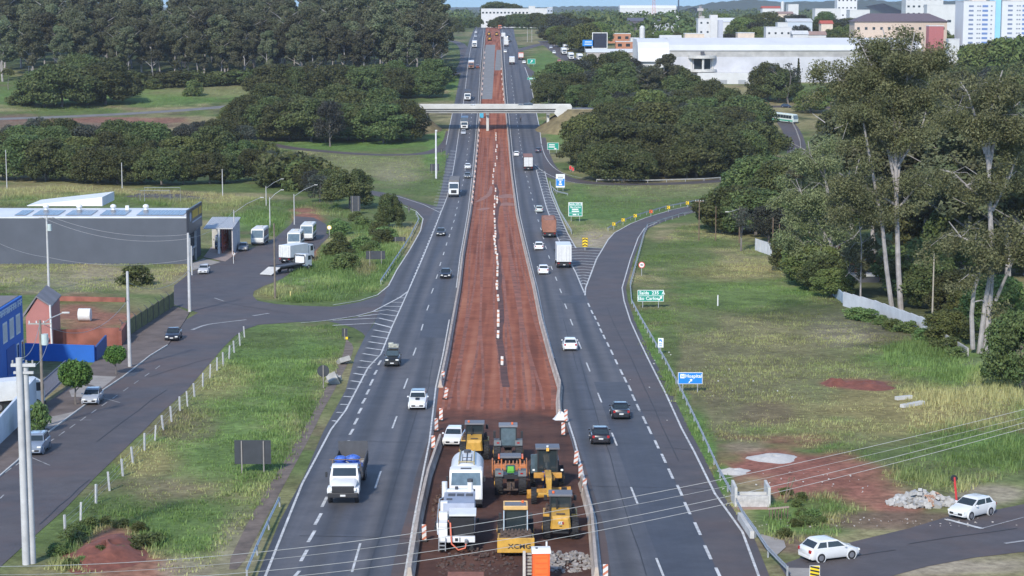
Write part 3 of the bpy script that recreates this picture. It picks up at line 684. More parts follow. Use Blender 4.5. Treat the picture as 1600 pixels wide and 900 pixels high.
# sparse and bare crowns
for i in range(2):
    g = random.Random(570 + i); mb = MB(); ends = []
    def grow(p, d, l, r, n):
        q = p + d * l; m_ = p.lerp(q, .5) + Vector((g.uniform(-.1, .1), g.uniform(-.1, .1), 0)) * l
        mb.tube([p, m_, q], [r, r * .8, r * .62], 5)
        if n == 0: ends.append(q); return
        for _ in range(g.randint(2, 4)):
            dd = (d + Vector((g.uniform(-.8, .8), g.uniform(-.8, .8), g.uniform(-.15, .5)))).normalized(); grow(q, dd, l * g.uniform(.6, .85), r * .6, n - 1)
    grow(Vector((0, 0, -.2)), Vector((0, 0, 1)), 2.6, .2, 4)
    o = mb.build('trunk', PM((.17, .15, .14), .9, name='grey_bark')); me = o.data; bpy.data.objects.remove(o)
    proto('bare', crown_mesh('crown', [(e, (.7, .7, .45), 10) for e in ends], .16, 575 + i, M_dull), me, 8.5)
# palm
fr = []
g = random.Random(5)
for k in range(16):
    a = k * .393 + g.uniform(-.1, .1); up = g.uniform(.1, .9)
    for s in range(9):
        t = s / 8; fr.append(((math.cos(a) * 2.6 * t, math.sin(a) * 2.6 * t, 8 + up * 1.6 * t - 2.2 * t * t), (.28, .28, .2), 9))
proto('palm', crown_mesh('crown', fr, .3, 580, M_leaf_b), trunk_mesh('trunk', M_bark, 8, .18, 581, 0), 9.0)

def tree(kind, px, py, h, label, group=None, wide=1.0, name=None, cat='tree', var=None, base=None):
    pr = P[kind]; v = rnd.randrange(len(pr)) if var is None else var
    cm, tm, ph = pr[v]
    p = base if base is not None else at(px, py)
    s = h / ph
    if tm is None:
        o = mesh_obj(name or 'bush', cm); o.location = p
    else:
        o = empty(name or 'tree', p)
        mesh_obj('crown', cm, parent=o); mesh_obj('trunk', tm, parent=o)
    o.scale = (s * wide, s * wide, s); o.rotation_euler.z = rnd.uniform(0, 6.28)
    return tag(o, label, cat, group)
def row(kind, pts, n, h, label, group, jx=6, jy=2, wide=1.0, **k):
    L = [0]
    for a, b in zip(pts[:-1], pts[1:]): L.append(L[-1] + abs(b[0] - a[0]) + abs(b[1] - a[1]))
    for i in range(n):
        s = L[-1] * (i + .5) / n
        x = float(np.interp(s, L, [p[0] for p in pts])) + rnd.uniform(-jx, jx); y = float(np.interp(s, L, [p[1] for p in pts])) + rnd.uniform(-jy, jy)
        kd = rnd.choice(kind) if isinstance(kind, (list, tuple)) else kind
        tree(kd, x, y, h * rnd.uniform(.72, 1.2), label, group, wide * rnd.uniform(.95, 1.4), **k)

# eucalyptus wood behind the meadow
WOOD = ('tall grey-green eucalyptus with pale trunk in the wood behind the meadow', 'eucalyptus trees of the wood')
for k, (yy, n, x0, x1, h) in enumerate([(131, 13, 190, 660, 24), (127, 17, -10, 690, 27), (120, 18, -20, 698, 27), (113, 18, -15, 702, 28), (106, 18, -20, 703, 29), (98, 18, -10, 702, 30), (90, 18, -20, 700, 32), (80, 18, -10, 698, 34), (70, 16, -10, 695, 36)]):
    for i in range(n):
        x = x0 + (x1 - x0) * (i + .5) / n + rnd.uniform(-9, 9)
        tree('euc', x, yy + rnd.uniform(-2, 2), h * rnd.uniform(.8, 1.12) * (.9 if x > 660 else 1), *WOOD, wide=rnd.uniform(.95, 1.3), name='eucalyptus_tree')
row('scrub', [(180, 134), (420, 132), (660, 132), (700, 120)], 34, 6.0, 'low dark shrub at the foot of the eucalyptus wood', 'shrubs under the eucalyptus wood', 6, 2, 1.6, name='shrub', cat='shrub')
row('broad', [(50, 162), (110, 168), (180, 158)], 4, 14, 'round dark broadleaf tree at the meadow edge below the eucalyptus wood', 'broadleaf trees at the meadow edge', 6, 3, 1.15)
row('broad', [(70, 148), (190, 145)], 3, 15, 'round dark broadleaf tree at the meadow edge below the eucalyptus wood', 'broadleaf trees at the meadow edge', 6, 3)
tree('palm', 13, 140, 9, 'small palm at the meadow edge beside round dark trees', name='palm_tree')
tree('bush', 303, 150, 6.5, 'lone round green bush standing in the meadow', name='bush', cat='bush', wide=.85)
tree('bush', 238, 139, 4.5, 'low rounded bush at the back of the meadow against the wood', name='bush', cat='bush', wide=1.3)
tree('dull', 205, 152, 5.0, 'small grey-brown bush at the meadow edge', name='bush', cat='bush')
tree('bush', 30, 163, 4.0, 'yellowish low bush at the meadow edge beside the round trees', name='bush', cat='bush', wide=2.2)
# hedges of trees between the meadow and the loop road
G2 = ('dense dark tree in the upper row between the meadow and the highway', 'upper row of dense trees')
row('broad', [(425, 158), (560, 160), (680, 150)], 10, 12.5, *G2, 5, 2)
row(['broad', 'broad', 'bright'], [(440, 147), (560, 146), (690, 138)], 9, 12.5, *G2, 5, 2)
G3 = ('dense green tree in the lower row above the loop road', 'lower row of dense trees')
row('broad', [(360, 218), (440, 219), (560, 221), (640, 221)], 10, 12, *G3, 5, 2)
row(['broad', 'bright'], [(350, 206), (440, 207), (560, 206), (610, 206)], 9, 12.5, *G3, 5, 2)
row('broad', [(370, 192), (585, 190)], 6, 12.0, *G3, 6, 2)
tree('dull', 516, 229, 15, 'dark grey-green conifer-like tree standing before the lower tree row', wide=.75, var=0)
# band of trees behind the weedy lot
G4 = ('dark bushy tree in the thicket behind the weedy lot', 'trees of the thicket behind the lot')
row('broad', [(-10, 281), (140, 285), (300, 290), (410, 283)], 12, 10.5, *G4, 8, 2)
row(['broad', 'broad', 'bright'], [(-10, 262), (150, 264), (330, 264), (420, 258)], 11, 10.5, *G4, 8, 3)
row(['broad', 'broad', 'dull'], [(0, 242), (150, 243), (300, 240), (400, 240)], 10, 9.5, *G4, 8, 3)
row(['broad', 'dull'], [(60, 224), (200, 224), (380, 222)], 8, 6.0, *G4, 8, 3)
tree('broad', 546, 326, 9.0, 'large dark spreading tree on the slope above the entry ramp', wide=.95, var=2)
tree('broad', 608, 356, 7.0, 'compact dark tree beside the bend of the entry ramp', wide=.85, var=1)
tree('dull', 500, 316, 6.5, 'brownish thin bush left of the large spreading tree on the slope'.replace('left of', 'beside'), wide=1.2)
row(['scrub', 'bush'], [(425, 290), (460, 292), (520, 296)], 7, 7.0, 'dark green shrub on the slope behind the bus yard', 'shrubs on the slope behind the bus yard', 6, 4, 1.0, name='shrub', cat='shrub')
row(['broad', 'dull'], [(435, 283), (480, 297), (520, 308)], 5, 7.5, 'dark tree on the slope between the thicket and the spreading tree', 'trees on the slope above the yard', 6, 3)
row(['scrub', 'dull'], [(415, 272), (480, 270), (510, 285)], 5, 6.0, 'taller dark shrub between the thicket and the grassy slope', 'taller shrubs beside the thicket', 5, 3, 1.0, name='shrub', cat='shrub')
# wooded island inside the loop ramp
G5 = ('dense dark-green tree on the island inside the loop ramp', 'trees inside the loop ramp')
for yy, a, b, n in [(279, 925, 1110, 6), (268, 903, 1178, 8), (255, 900, 1200, 9), (241, 906, 1196, 9), (227, 912, 1192, 9), (213, 926, 1185, 8), (199, 930, 1190, 7), (187, 945, 1170, 6)]:
    row(['broad', 'broad', 'broad', 'bright', 'dull'] if yy < 260 else 'broad', [(a, yy), ((a + b) / 2, yy + (4 if yy > 240 else 0)), (b, yy - (6 if yy > 240 else 0))], n, 10.8 if yy > 270 else 12, *G5, 9, 3)
G5b = ('dense dark tree beyond the bridge in front of the white factory', 'trees in front of the white factory')
for yy, a, b, n in [(168, 850, 1130, 9), (156, 846, 1070, 7), (143, 858, 1020, 5), (132, 880, 1000, 4)]:
    row(['broad', 'broad', 'dull'] if yy < 160 else 'broad', [(a, yy), (b, yy)], n, 12.0 if yy < 160 else 10.5, *G5b, 8, 3)
tree('euc', 1040, 166, 20, 'tall open-crowned eucalyptus rising in front of the factory canopy', name='eucalyptus_tree', wide=1.3)
tree('euc', 1012, 170, 16, 'shorter pale-trunked eucalyptus beside the tall open-crowned one', name='eucalyptus_tree', wide=1.5)
tree('bare', 1232, 162, 19, 'sparse flat-topped tree with pale limbs against the factory wall', wide=1.0, var=0)
tree('cypress', 1247, 140, 13, 'slim dark cypress against the white factory wall', name='cypress_tree')
row('broad', [(1185, 156), (1225, 158)], 2, 13, 'round dark tree at the corner of the factory yard', 'round trees at the factory yard', 5, 2)
tree('bright', 1267, 176, 9, 'broad flat-topped pale tree beside the upper road', wide=1.3)
G6 = ('green tree in the wood behind the tall eucalyptus pair', 'trees of the wood behind the eucalyptus pair')
for yy, a, b, n in [(168, 1310, 1610, 9), (185, 1340, 1610, 8), (205, 1320, 1610, 8), (228, 1310, 1610, 8), (255, 1305, 1610, 7), (290, 1275, 1610, 8)]:
    row(['broad', 'broad', 'bright', 'dull'], [(a, yy), (b, yy)], n, 13.5, *G6, 12, 4)
G6b = ('dark leafy tree along the white wall behind the field', 'trees along the white wall')
row(['broad', 'broad', 'dull'], [(1110, 352), (1160, 362), (1215, 382)], 4, 9.0, *G6b, 6, 4)
row(['broad'], [(1150, 330), (1250, 345), (1330, 360)], 6, 11.0, *G6b, 10, 4)
row(['broad', 'bright'], [(1420, 455), (1500, 500), (1580, 520)], 5, 8.0, *G6b, 8, 4)
row(['broad'], [(1430, 400), (1520, 420), (1620, 430)], 5, 11.0, *G6b, 10, 4)
tree('bare', 1158, 392, 8.5, 'leafless grey tree beside the white fence posts', var=1, wide=1.1)
tree('broad', 1592, 604, 8.0, 'dark round tree at the field corner below the grey trunks', wide=.8)
tree('bright', 1480, 535, 4.0, 'pale green leafy bush below the big grey trunks', name='bush', cat='bush', wide=1.5)
row(['bush'], [(1325, 492), (1380, 508), (1450, 534), (1500, 562)], 9, 1.5, 'low shrub growing at the foot of the stepped white wall', 'shrubs at the foot of the white wall', 8, 3, 1.3, name='shrub', cat='shrub')
# little trees in the street
tree('round', 119, 633, 4.6, 'clipped round street tree beside the silver hatchback', name='street_tree', wide=.95)
tree('round', 181, 586, 3.3, 'clipped round street tree beside the blue wall', name='street_tree', wide=.98)
tree('bush', 55, 676, 3.0, 'dark clipped shrub behind the twin concrete pole', name='bush', cat='bush', wide=.62)
tree('bush', 212, 446, 3.2, 'leafy bush at the fence corner of the weedy lot', name='bush', cat='bush', wide=1.2, var=1)
row(['bush'], [(560, 398), (600, 372), (545, 420), (530, 380), (520, 355), (575, 350), (600, 385)], 16, 2.4, 'tall tuft of pale green weeds beside the ramp guard rail', 'weed tufts beside the ramp', 8, 8, 1.0, name='weed_clump', cat='weeds')
row(['bush'], [(1218, 838), (1250, 822), (1290, 822), (1240, 800), (1250, 775), (1225, 765)], 9, .6, 'leafy weed clump by the concrete culvert', 'weed clumps by the culvert', 8, 6, 1.2, name='weed_clump', cat='weeds')
row(['bush', 'scrub'], [(80, 868), (120, 836), (160, 818), (205, 822), (240, 850), (120, 880), (100, 895)], 14, .75, 'leafy weed clump on the mound by the twin pole', 'weed clumps on the mound', 8, 5, 1.2, name='weed_clump', cat='weeds')

# ------------------------------------------------------------------ the big eucalyptus pair and their neighbours, limb by limb
def big_euc(px, py, label, stems, nleaf, seed, m=M_euc_near, size=.175, cr=(1.1, 2.3), name='eucalyptus_tree'):
    """stems: px polylines (trunk and limbs) drawn at the tree's own distance, depth added sideways"""
    g = random.Random(seed); b = at(px, py); root = empty(name, b, 0, label, 'tree')
    mb = MB(); cl = []; M1 = ppm(b.y)
    for si, (pts, r0, r1, lv) in enumerate(stems):
        off = g.uniform(-1, 1) * (3.0 if si else 0)
        Q = []
        for k, q in enumerate(pts):
            w = on(q[0], q[1], b.y) - b
            t = k / max(1, len(pts) - 1)
            w.y += off * t + (g.uniform(-.2, .2)); Q.append(w)
        S = densify(Q, 1.5)
        mb.tube(S, [r0 + (r1 - r0) * i / max(1, len(S) - 1) for i in range(len(S))], 8)
        if lv:
            for j in range(lv):
                t = g.uniform(.45, 1.0); i = min(len(S) - 2, int(t * (len(S) - 1))); p = S[i]
                a = g.uniform(0, 6.28); l = g.uniform(1.2, 4.2)
                e = p + Vector((math.cos(a) * l, math.sin(a) * l * 1.1, g.uniform(-.6, .5) * l + .3))
                mb.tube([p, p.lerp(e, .5) + Vector((0, 0, .25 * l)), e], [r1 * .6, r1 * .4, .03], 5)
                for _ in range(2):
                    c = g.uniform(*cr); cl.append(((e.x + g.uniform(-1, 1), e.y + g.uniform(-1, 1), e.z - .3 * c + g.uniform(-.8, .8)), (c * .9, c * .9, c * .8), int(nleaf * 2.9 * c)))
    mb.build('trunk', M_bark_pale, root, smooth=True)
    V, Fc, T = leaves(cl, size, seed, outward=.5, shell=.2, flat=.7)
    mesh_obj('crown', raw_mesh('crown', V, Fc, False, T), m, root)
    return root
big_euc(1408, 484, 'very tall eucalyptus with twin grey trunks behind the white wall', [
    ([(1408, 486), (1404, 420), (1401, 340), (1400, 260), (1396, 180), (1388, 120)], .42, .17, 1), ([(1394, 486), (1384, 420), (1376, 350), (1352, 230), (1340, 170)], .36, .12, 2), ([(1400, 270), (1386, 220), (1362, 165), (1356, 130)], .16, .08, 3), ([(1402, 300), (1412, 200), (1418, 140)], .2, .1, 2),
    ([(1401, 300), (1380, 190), (1340, 150), (1330, 90)], .22, .08, 12), ([(1398, 240), (1415, 130), (1420, 80), (1425, 50)], .25, .08, 14), ([(1398, 200), (1400, 120), (1390, 70), (1385, 45)], .2, .08, 14),
    ([(1400, 320), (1345, 290), (1310, 270)], .22, .08, 12), ([(1400, 250), (1370, 210), (1350, 190), (1330, 170)], .18, .06, 12), ([(1402, 260), (1440, 200), (1455, 140)], .2, .07, 12), ([(1400, 330), (1440, 280), (1470, 270)], .18, .06, 9), ([(1376, 350), (1340, 330), (1300, 320)], .18, .06, 10), ([(1395, 150), (1350, 110), (1320, 110)], .14, .05, 9), ([(1415, 130), (1450, 90), (1460, 70)], .14, .05, 8), ([(1390, 160), (1362, 100), (1345, 62)], .12, .05, 9), ([(1340, 150), (1305, 115), (1292, 100)], .10, .04, 9), ([(1402, 190), (1440, 110), (1448, 62)], .12, .05, 9), ([(1380, 190), (1330, 190), (1300, 200)], .10, .04, 8)], 62, 1)
big_euc(1540, 552, 'grey-trunked eucalyptus with forking limbs at the end of the white wall', [
    ([(1540, 556), (1545, 480), (1550, 400), (1547, 320), (1545, 260), (1538, 215)], .44, .2, 0), ([(1530, 556), (1538, 470), (1545, 420)], .34, .24, 0), ([(1520, 545), (1516, 490), (1518, 450), (1530, 410)], .3, .2, 3),
    ([(1547, 320), (1510, 290), (1490, 270), (1470, 265)], .2, .07, 9), ([(1545, 270), (1555, 220), (1575, 180), (1600, 160)], .24, .08, 12), ([(1540, 240), (1528, 190), (1520, 150), (1510, 130)], .22, .07, 12), ([(1545, 260), (1545, 180), (1560, 130), (1565, 110)], .2, .07, 12), ([(1550, 330), (1580, 280), (1600, 240)], .2, .07, 10), ([(1550, 390), (1500, 370), (1480, 345)], .18, .06, 9), ([(1552, 420), (1590, 380), (1620, 350)], .18, .06, 8), ([(1556, 470), (1580, 400), (1595, 340)], .22, .07, 6)], 55, 2)
big_euc(1300, 446, 'drooping leafy eucalyptus hanging over the white fence posts', [
    ([(1300, 450), (1298, 400), (1300, 340), (1290, 280), (1285, 230)], .4, .15, 12), ([(1298, 380), (1260, 320), (1245, 280)], .18, .06, 14), ([(1300, 350), (1330, 300), (1345, 250)], .18, .06, 12), ([(1298, 400), (1255, 380), (1238, 370)], .16, .05, 12), ([(1298, 390), (1335, 370), (1350, 350)], .16, .05, 8), ([(1290, 280), (1265, 240), (1262, 220)], .12, .05, 9), ([(1299, 410), (1260, 410), (1245, 415)], .12, .05, 7)], 66, 3)
G7 = ('pale olive eucalyptus filling the stand behind the big twin-trunked one', 'eucalyptus trees of the near stand')
for x, y, h in [(1262, 372, 17), (1290, 400, 21), (1330, 395, 26), (1365, 400, 28), (1440, 410, 27), (1478, 420, 24), (1505, 430, 25), (1575, 440, 27), (1610, 450, 27), (1250, 345, 15), (1420, 380, 30), (1530, 390, 30)]: tree('euc', x, y, h, *G7, wide=1.35, name='eucalyptus_tree')
row(['broad', 'bright'], [(1240, 418), (1285, 452), (1312, 470)], 5, 5.5, 'leafy young tree hiding the blue-grey wall', 'young trees before the blue-grey wall', 5, 2, 1.1)
big_euc(1350, 472, 'slender young tree in front of the orange-roofed house', [
    ([(1344, 474), (1345, 430), (1346, 380), (1340, 330)], .14, .06, 6), ([(1345, 420), (1362, 395), (1372, 390)], .08, .03, 4), ([(1345, 440), (1325, 425), (1318, 430)], .07, .03, 4)], 40, 4, size=.26, cr=(.7, 1.3), name='young_tree')
big_euc(1455, 330, 'tall slim eucalyptus half hidden behind the grey-trunked pair', [
    ([(1460, 340), (1460, 280), (1458, 220), (1455, 170)], .3, .12, 12), ([(1460, 260), (1490, 220), (1500, 190)], .15, .06, 10), ([(1459, 250), (1430, 220), (1425, 190)], .15, .06, 9), ([(1458, 200), (1475, 150), (1480, 130)], .12, .05, 9)], 60, 6)
big_euc(1600, 430, 'leafy eucalyptus crown at the far end of the tree line', [
    ([(1600, 440), (1602, 380), (1598, 300), (1600, 250)], .4, .15, 10), ([(1600, 330), (1565, 300), (1545, 290)], .15, .06, 9), ([(1600, 290), (1625, 250), (1640, 220)], .15, .06, 8), ([(1600, 380), (1570, 360), (1550, 365)], .15, .06, 9)], 60, 7)

# ------------------------------------------------------------------ far woods: one mass that nobody could count
def far_woods():
    g = np.random.default_rng(77); cl = []
    def ok(px, Y):
        p = project(np.array([px[0]]), np.array([Y]), np.array([gz(Y)]))
        x, y = p[0][0], p[1][0]
        if 738 < x < 806 and y > 38: return False
        for (a, b, c, d) in NOWOOD:
            if a < x < c and b < y < d: return False
        return True
    n = 0
    for _ in range(2600):
        Y = 1250 * math.exp(g.random() * 1.1); Xp = g.uniform(-.30, .30) * Y
        if Y < 1600 and Xp < -.005 * Y: continue
        if not ok((Xp,), Y): continue
        r = g.uniform(4, 8) * (1 + Y / 6000); h = g.uniform(7, 14)
        cl.append(((Xp, Y, gz(Y) + h * .5), (r, r, h * .55), 46))
        n += 1
    V, Fc, T = leaves(cl, 1.5, 78, outward=1.0, shell=.75, flat=1.3)
    tag(mesh_obj('woods', raw_mesh('woods', V, Fc, False, T), M_leaf), 'far woods covering the plain between the distant buildings', 'woods', kind='stuff')
NOWOOD = [(845, 36, 910, 100), (740, 24, 760, 60), (1075, 30, 1330, 62), (1340, 14, 1620, 70), (920, 60, 1000, 100), (806, 38, 860, 100)]
far_woods()

# ------------------------------------------------------------------ tall grass: blades over the verges and fields
def inside(px, py, poly):
    c = np.zeros(px.shape, bool); n = len(poly)
    for i in range(n):
        x1, y1 = poly[i]; x2, y2 = poly[(i + 1) % n]
        k = ((y1 > py) != (y2 > py)) & (px < (x2 - x1) * (py - y1) / (y2 - y1 + 1e-9) + x1)
        c ^= k
    return c
GRASS = [  # polygon, tufts per m2, blade height
 ([(70, 895), (120, 800), (180, 730), (260, 660), (330, 590), (385, 530), (420, 513), (520, 509), (540, 520), (520, 590), (470, 690), (400, 800), (340, 870), (330, 900)], 4.6, .27),
 ([(405, 460), (420, 448), (445, 436), (480, 412), (505, 385), (525, 362), (560, 345), (600, 360), (640, 350), (655, 345), (640, 375), (610, 425), (590, 455), (540, 470), (460, 474)], 3.6, .60),
 ([(985, 420), (1060, 355), (1110, 345), (1200, 395), (1300, 455), (1440, 525), (1590, 600), (1640, 700), (1500, 770), (1380, 760), (1240, 690), (1110, 690), (1040, 560), (990, 470)], 2.6, .20),
 ([(1380, 545), (1440, 525), (1590, 600), (1640, 720), (1500, 770), (1390, 745), (1420, 680), (1400, 600)], 4.0, .62),
 ([(984, 452), (1003, 535), (1042, 612), (1080, 672), (1118, 745), (1150, 800), (1160, 812), (1140, 765), (1108, 700), (1072, 622), (1030, 555), (1000, 500), (990, 470)], 5, .3),
 ([(75, 890), (100, 850), (130, 815), (170, 795), (215, 800), (260, 840), (250, 890), (215, 850), (170, 826), (130, 845), (120, 895)], 5, .5),
 ([(1200, 840), (1205, 790), (1230, 760), (1290, 760), (1345, 800), (1300, 840), (1230, 850)], 4, .4),
 ([(0, 330), (0, 296), (100, 292), (300, 300), (410, 310), (470, 318), (530, 320), (560, 345), (500, 335), (445, 345), (430, 372), (380, 350), (330, 330), (200, 318)], 1.8, .62),
 ([(0, 412), (0, 404), (200, 410), (300, 416), (265, 440), (240, 455), (0, 462)], 2.0, .28),
 ([(430, 232), (560, 246), (690, 242), (705, 240), (680, 310), (640, 300), (590, 290), (520, 262), (430, 245)], .5, .35),
 ([(880, 292), (1100, 290), (1180, 285), (1100, 312), (1000, 338), (950, 362), (925, 385), (900, 375), (870, 310)], .6, .35),
 ([(0, 178), (0, 166), (200, 160), (410, 130), (410, 150), (330, 164), (160, 176)], .12, .6),
]
def build_grass():
    g = np.random.default_rng(9); VV, TT = [], []
    for poly, dens, bh in GRASS:
        W = [at(*p) for p in poly]
        x0, x1 = min(p.x for p in W), max(p.x for p in W); y0, y1 = min(p.y for p in W), max(p.y for p in W)
        n = int((x1 - x0) * (y1 - y0) * dens)
        X = g.uniform(x0, x1, n); Y = g.uniform(y0, y1, n)
        k = inside(X, Y, [(p.x, p.y) for p in W]); X, Y = X[k], Y[k]
        d = fbm(X, Y, 9, 61); k = g.random(len(X)) < .25 + .75 * sstep(.30, .62, d); X, Y, d = X[k], Y[k], d[k]
        C = ground_colour(X, Y)
        red = C[:, 0] > C[:, 1] * 1.6; X, Y, d, C = X[~red], Y[~red], d[~red], C[~red]
        n = len(X)
        for b in range(4):
            h = bh * (.5 + .9 * g.random(n)) * (.55 + .7 * sstep(.35, .7, d)); a = g.uniform(0, 6.283, n); lean = g.uniform(.1, .7, n) * h; w = .035 + .05 * g.random(n)
            bx = X + g.normal(0, .22, n); by = Y + g.normal(0, .22, n); bz = gza(by)
            dx, dy = np.cos(a), np.sin(a)
            tri = np.stack([np.stack([bx - dy * w, by + dx * w, bz - .02], -1), np.stack([bx + dy * w, by - dx * w, bz - .02], -1), np.stack([bx + dx * lean, by + dy * lean, bz + h], -1)], 1)
            VV.append(tri.reshape(-1, 3))
            dryness = np.clip((C[:, 0] / (C[:, 1] + 1e-6) - .78) * 2.2, 0, 1); lum = np.clip((C @ np.array((.3, .6, .1))) / .125, .55, 1.6)
            tv = np.stack([lum * (.85 + .3 * g.random(n)), np.clip(dryness + g.normal(0, .06, n), 0, 1), np.zeros(n)], 1)
            TT.append(np.repeat(tv, 3, axis=0))
    V = np.concatenate(VV); T = np.concatenate(TT)
    tag(mesh_obj('grass', raw_mesh('grass', V, np.arange(len(V)).reshape(-1, 3), False, T), M_blade), 'uneven tall grass over the verges, lots and field', 'grass', kind='stuff')
    print('grass', len(V) // 3)
build_grass()
# ------------------------------------------------------------------ vehicles (local axes: nose towards +Y)
def wheel(root, x, y, r, w, rim=M_rim, name='wheel'):
    s = 1 if x > 0 else -1
    mb = MB(); mb.cyl((-w / 2, 0, 0), (w / 2, 0, 0), r, n=18)
    o = mb.build(name, M_rubber, root, smooth=True, loc=(x, y, r))
    m2 = MB(); m2.cyl((s * (w / 2 - .04), 0, 0), (s * (w / 2 + .006), 0, 0), r * .64, r * .60, 14); m2.cyl((s * (w / 2), 0, 0), (s * (w / 2 + .02), 0, 0), r * .16, n=8)
    m2.build('rim', rim, o)
    return o
CARK = {   # L, W, H, bonnet z, belt z, windscreen base y, roof front y, roof rear y, rear glass base y, boot z, tail y of boot
    'hatch': dict(L=3.95, W=1.70, H=1.46, bz=.88, belt=.95, wf=1.10, rf=.14, rr=-1.22, gb=-1.80, tz=.97),
    'sedan': dict(L=4.50, W=1.76, H=1.46, bz=.88, belt=.95, wf=1.00, rf=.22, rr=-.95, gb=-1.62, tz=1.02),
    'suv': dict(L=4.30, W=1.80, H=1.64, bz=1.04, belt=1.08, wf=1.05, rf=.38, rr=-1.60, gb=-2.00, tz=1.06),
    'jeep': dict(L=4.00, W=1.72, H=1.82, bz=1.10, belt=1.12, wf=.72, rf=.48, rr=-1.75, gb=-1.93, tz=1.10),
    'van': dict(L=4.6, W=1.78, H=1.85, bz=1.08, belt=1.14, wf=1.55, rf=.75, rr=-2.0, gb=-2.2, tz=1.1),
}
def road_pose(o, p, rz):
    o.location = p
    o.rotation_euler = (math.atan(slope(p.y)) * math.cos(rz), 0, rz)
def car(kind, col_, label, group=None, detail=True, roof=None, roofload=None, bonnet=None, name='car', cat='car', lights=False):
    k = CARK[kind]; L, Wd, H = k['L'], k['W'], k['H']; hw = Wd / 2; m = paint(col_)
    root = empty(name, (0, 0, 0), 0, label, cat, group)
    mb = MB(); y0, y1 = -L / 2, L / 2; zb = .20
    def ring(y, w, zt, zs, lo=0.0):
        return [Vector((a * w * b, y, z)) for a, b, z in ((1, .90, zb + lo), (1, .99, zb + .12 + lo), (1, 1.0, zs * .72), (1, .95, zs), (1, .80, zt), (-1, .80, zt), (-1, .95, zs), (-1, 1.0, zs * .72), (-1, .99, zb + .12 + lo), (-1, .90, zb + lo))]
    bz, belt, tz = k['bz'], k['belt'], k['tz']
    st = [(y0, hw * .86, tz * .84, tz * .70, .12), (y0 + .10, hw * .94, tz * .97, tz * .86, .03), (y0 + .35, hw * .99, tz, tz * .93, 0), (k['gb'], hw, max(tz, belt), belt * .95, 0), (k['rr'] + .3, hw, belt, belt * .95, 0), (k['wf'] - .3, hw, belt, belt * .95, 0), (k['wf'], hw * .99, bz + .04, bz * .95, 0), (y1 - .55, hw * .97, bz - .07, bz * .88, 0), (y1 - .14, hw * .90, bz - .19, bz * .72, .02), (y1, hw * .80, bz - .33, bz * .60, .06)]
    st.sort(key=lambda s: s[0])
    mb.loft([ring(*s) for s in st])
    gh = [(k['gb'] + .02, k['wf'] - .02, hw * .90, belt - .06), (k['rr'] - .10, k['rf'] + .16, hw * .79, H - .13), (k['rr'] + .02, k['rf'] - .02, hw * .72, H - .03), (k['rr'] + .3, k['rf'] - .3, hw * .58, H)]
    mb.loft([[Vector((-w, a, z)), Vector((w, a, z)), Vector((w, b, z)), Vector((-w, b, z))] for a, b, w, z in gh])
    for sx in (1, -1):      # arches
        for wy in (L * .315, -L * .295): mb.cyl((sx * (hw - .12), wy, .33), (sx * (hw + .012), wy, .33), .385, n=18)
    body = mb.build('body', m, root, smooth=True)
    (ga, gb_, gw, gz_), (ta, tb, tw, tz_) = gh[0], gh[1]
    def pane(nm, A, B, C, D, mat_, inset=.08, off=.012, par=root):
        A, B, C, D = map(Vector, (A, B, C, D)); c = (A + B + C + D) / 4; n = (B - A).cross(D - A).normalized()
        if n.dot(c - Vector((0, (ga + gb_) / 2, c.z))) < 0: n = -n
        q = [v + (c - v) * inset + n * off for v in (A, B, C, D)]
        b = MB(); b.loft([[v - n * .01 for v in q], q]); return b.build(nm, mat_, par)
    gl = M_glass
    z0 = belt - .0
    f0 = (z0 - gz_) / (tz_ - gz_)
    lw = gw + (tw - gw) * f0; fa = gb_ + (tb - gb_) * f0; ra = ga + (ta - ga) * f0
    pane('windscreen', (-lw, fa, z0), (lw, fa, z0), (tw, tb, tz_), (-tw, tb, tz_), gl, .07)
    pane('rear_window', (-lw, ra, z0), (lw, ra, z0), (tw, ta, tz_), (-tw, ta, tz_), gl, .10)
    mid = (k['rr'] + k['rf']) / 2 - .1
    for s in (1, -1):
        pane('side_window', (s * lw, fa - .22, z0), (s * lw, mid + .03, z0), (s * tw, mid + .03, tz_), (s * tw, tb - .06, tz_), gl, .06)
        pane('side_window', (s * lw, mid - .03, z0), (s * lw, ra + .25, z0), (s * tw, ta + .12, tz_), (s * tw, mid - .03, tz_), gl, .06)
    for sx in (1, -1):
        wheel(root, sx * (hw - .07), L * .315, .31, .19); wheel(root, sx * (hw - .07), -L * .295, .31, .19)
    if detail:
        for s in (1, -1):
            MB().box((s * hw * .66, y1 - .10, bz - .30), (.34, .22, .15), .03).build('headlight', M_lamp_w, root)
            MB().box((s * hw * .76, y0 + .06, tz * .78), (.22, .16, .22), .02).build('taillight', M_lamp_r, root)
            MB().box((s * (hw + .07), k['wf'] - .42, belt + .04), (.17, .10, .13), .02).build('wing_mirror', m if kind != 'jeep' else M_black, root)
        b = MB(); b.box((0, y1 - .02, .42), (hw * 1.3, .10, .16), .02); b.build('grille', M_black, root)
        b = MB(); b.box((0, y0 + .05, .34), (hw * 1.6, .14, .16), .02); b.build('bumper', M_black if kind in ('jeep', 'suv') else m, root)
        MB().box((0, y0 + .0, .58), (.40, .03, .13)).build('number_plate', M_plate, root)
        MB().box((0, y1 + .03, .44), (.40, .03, .12)).build('number_plate', M_plate, root)
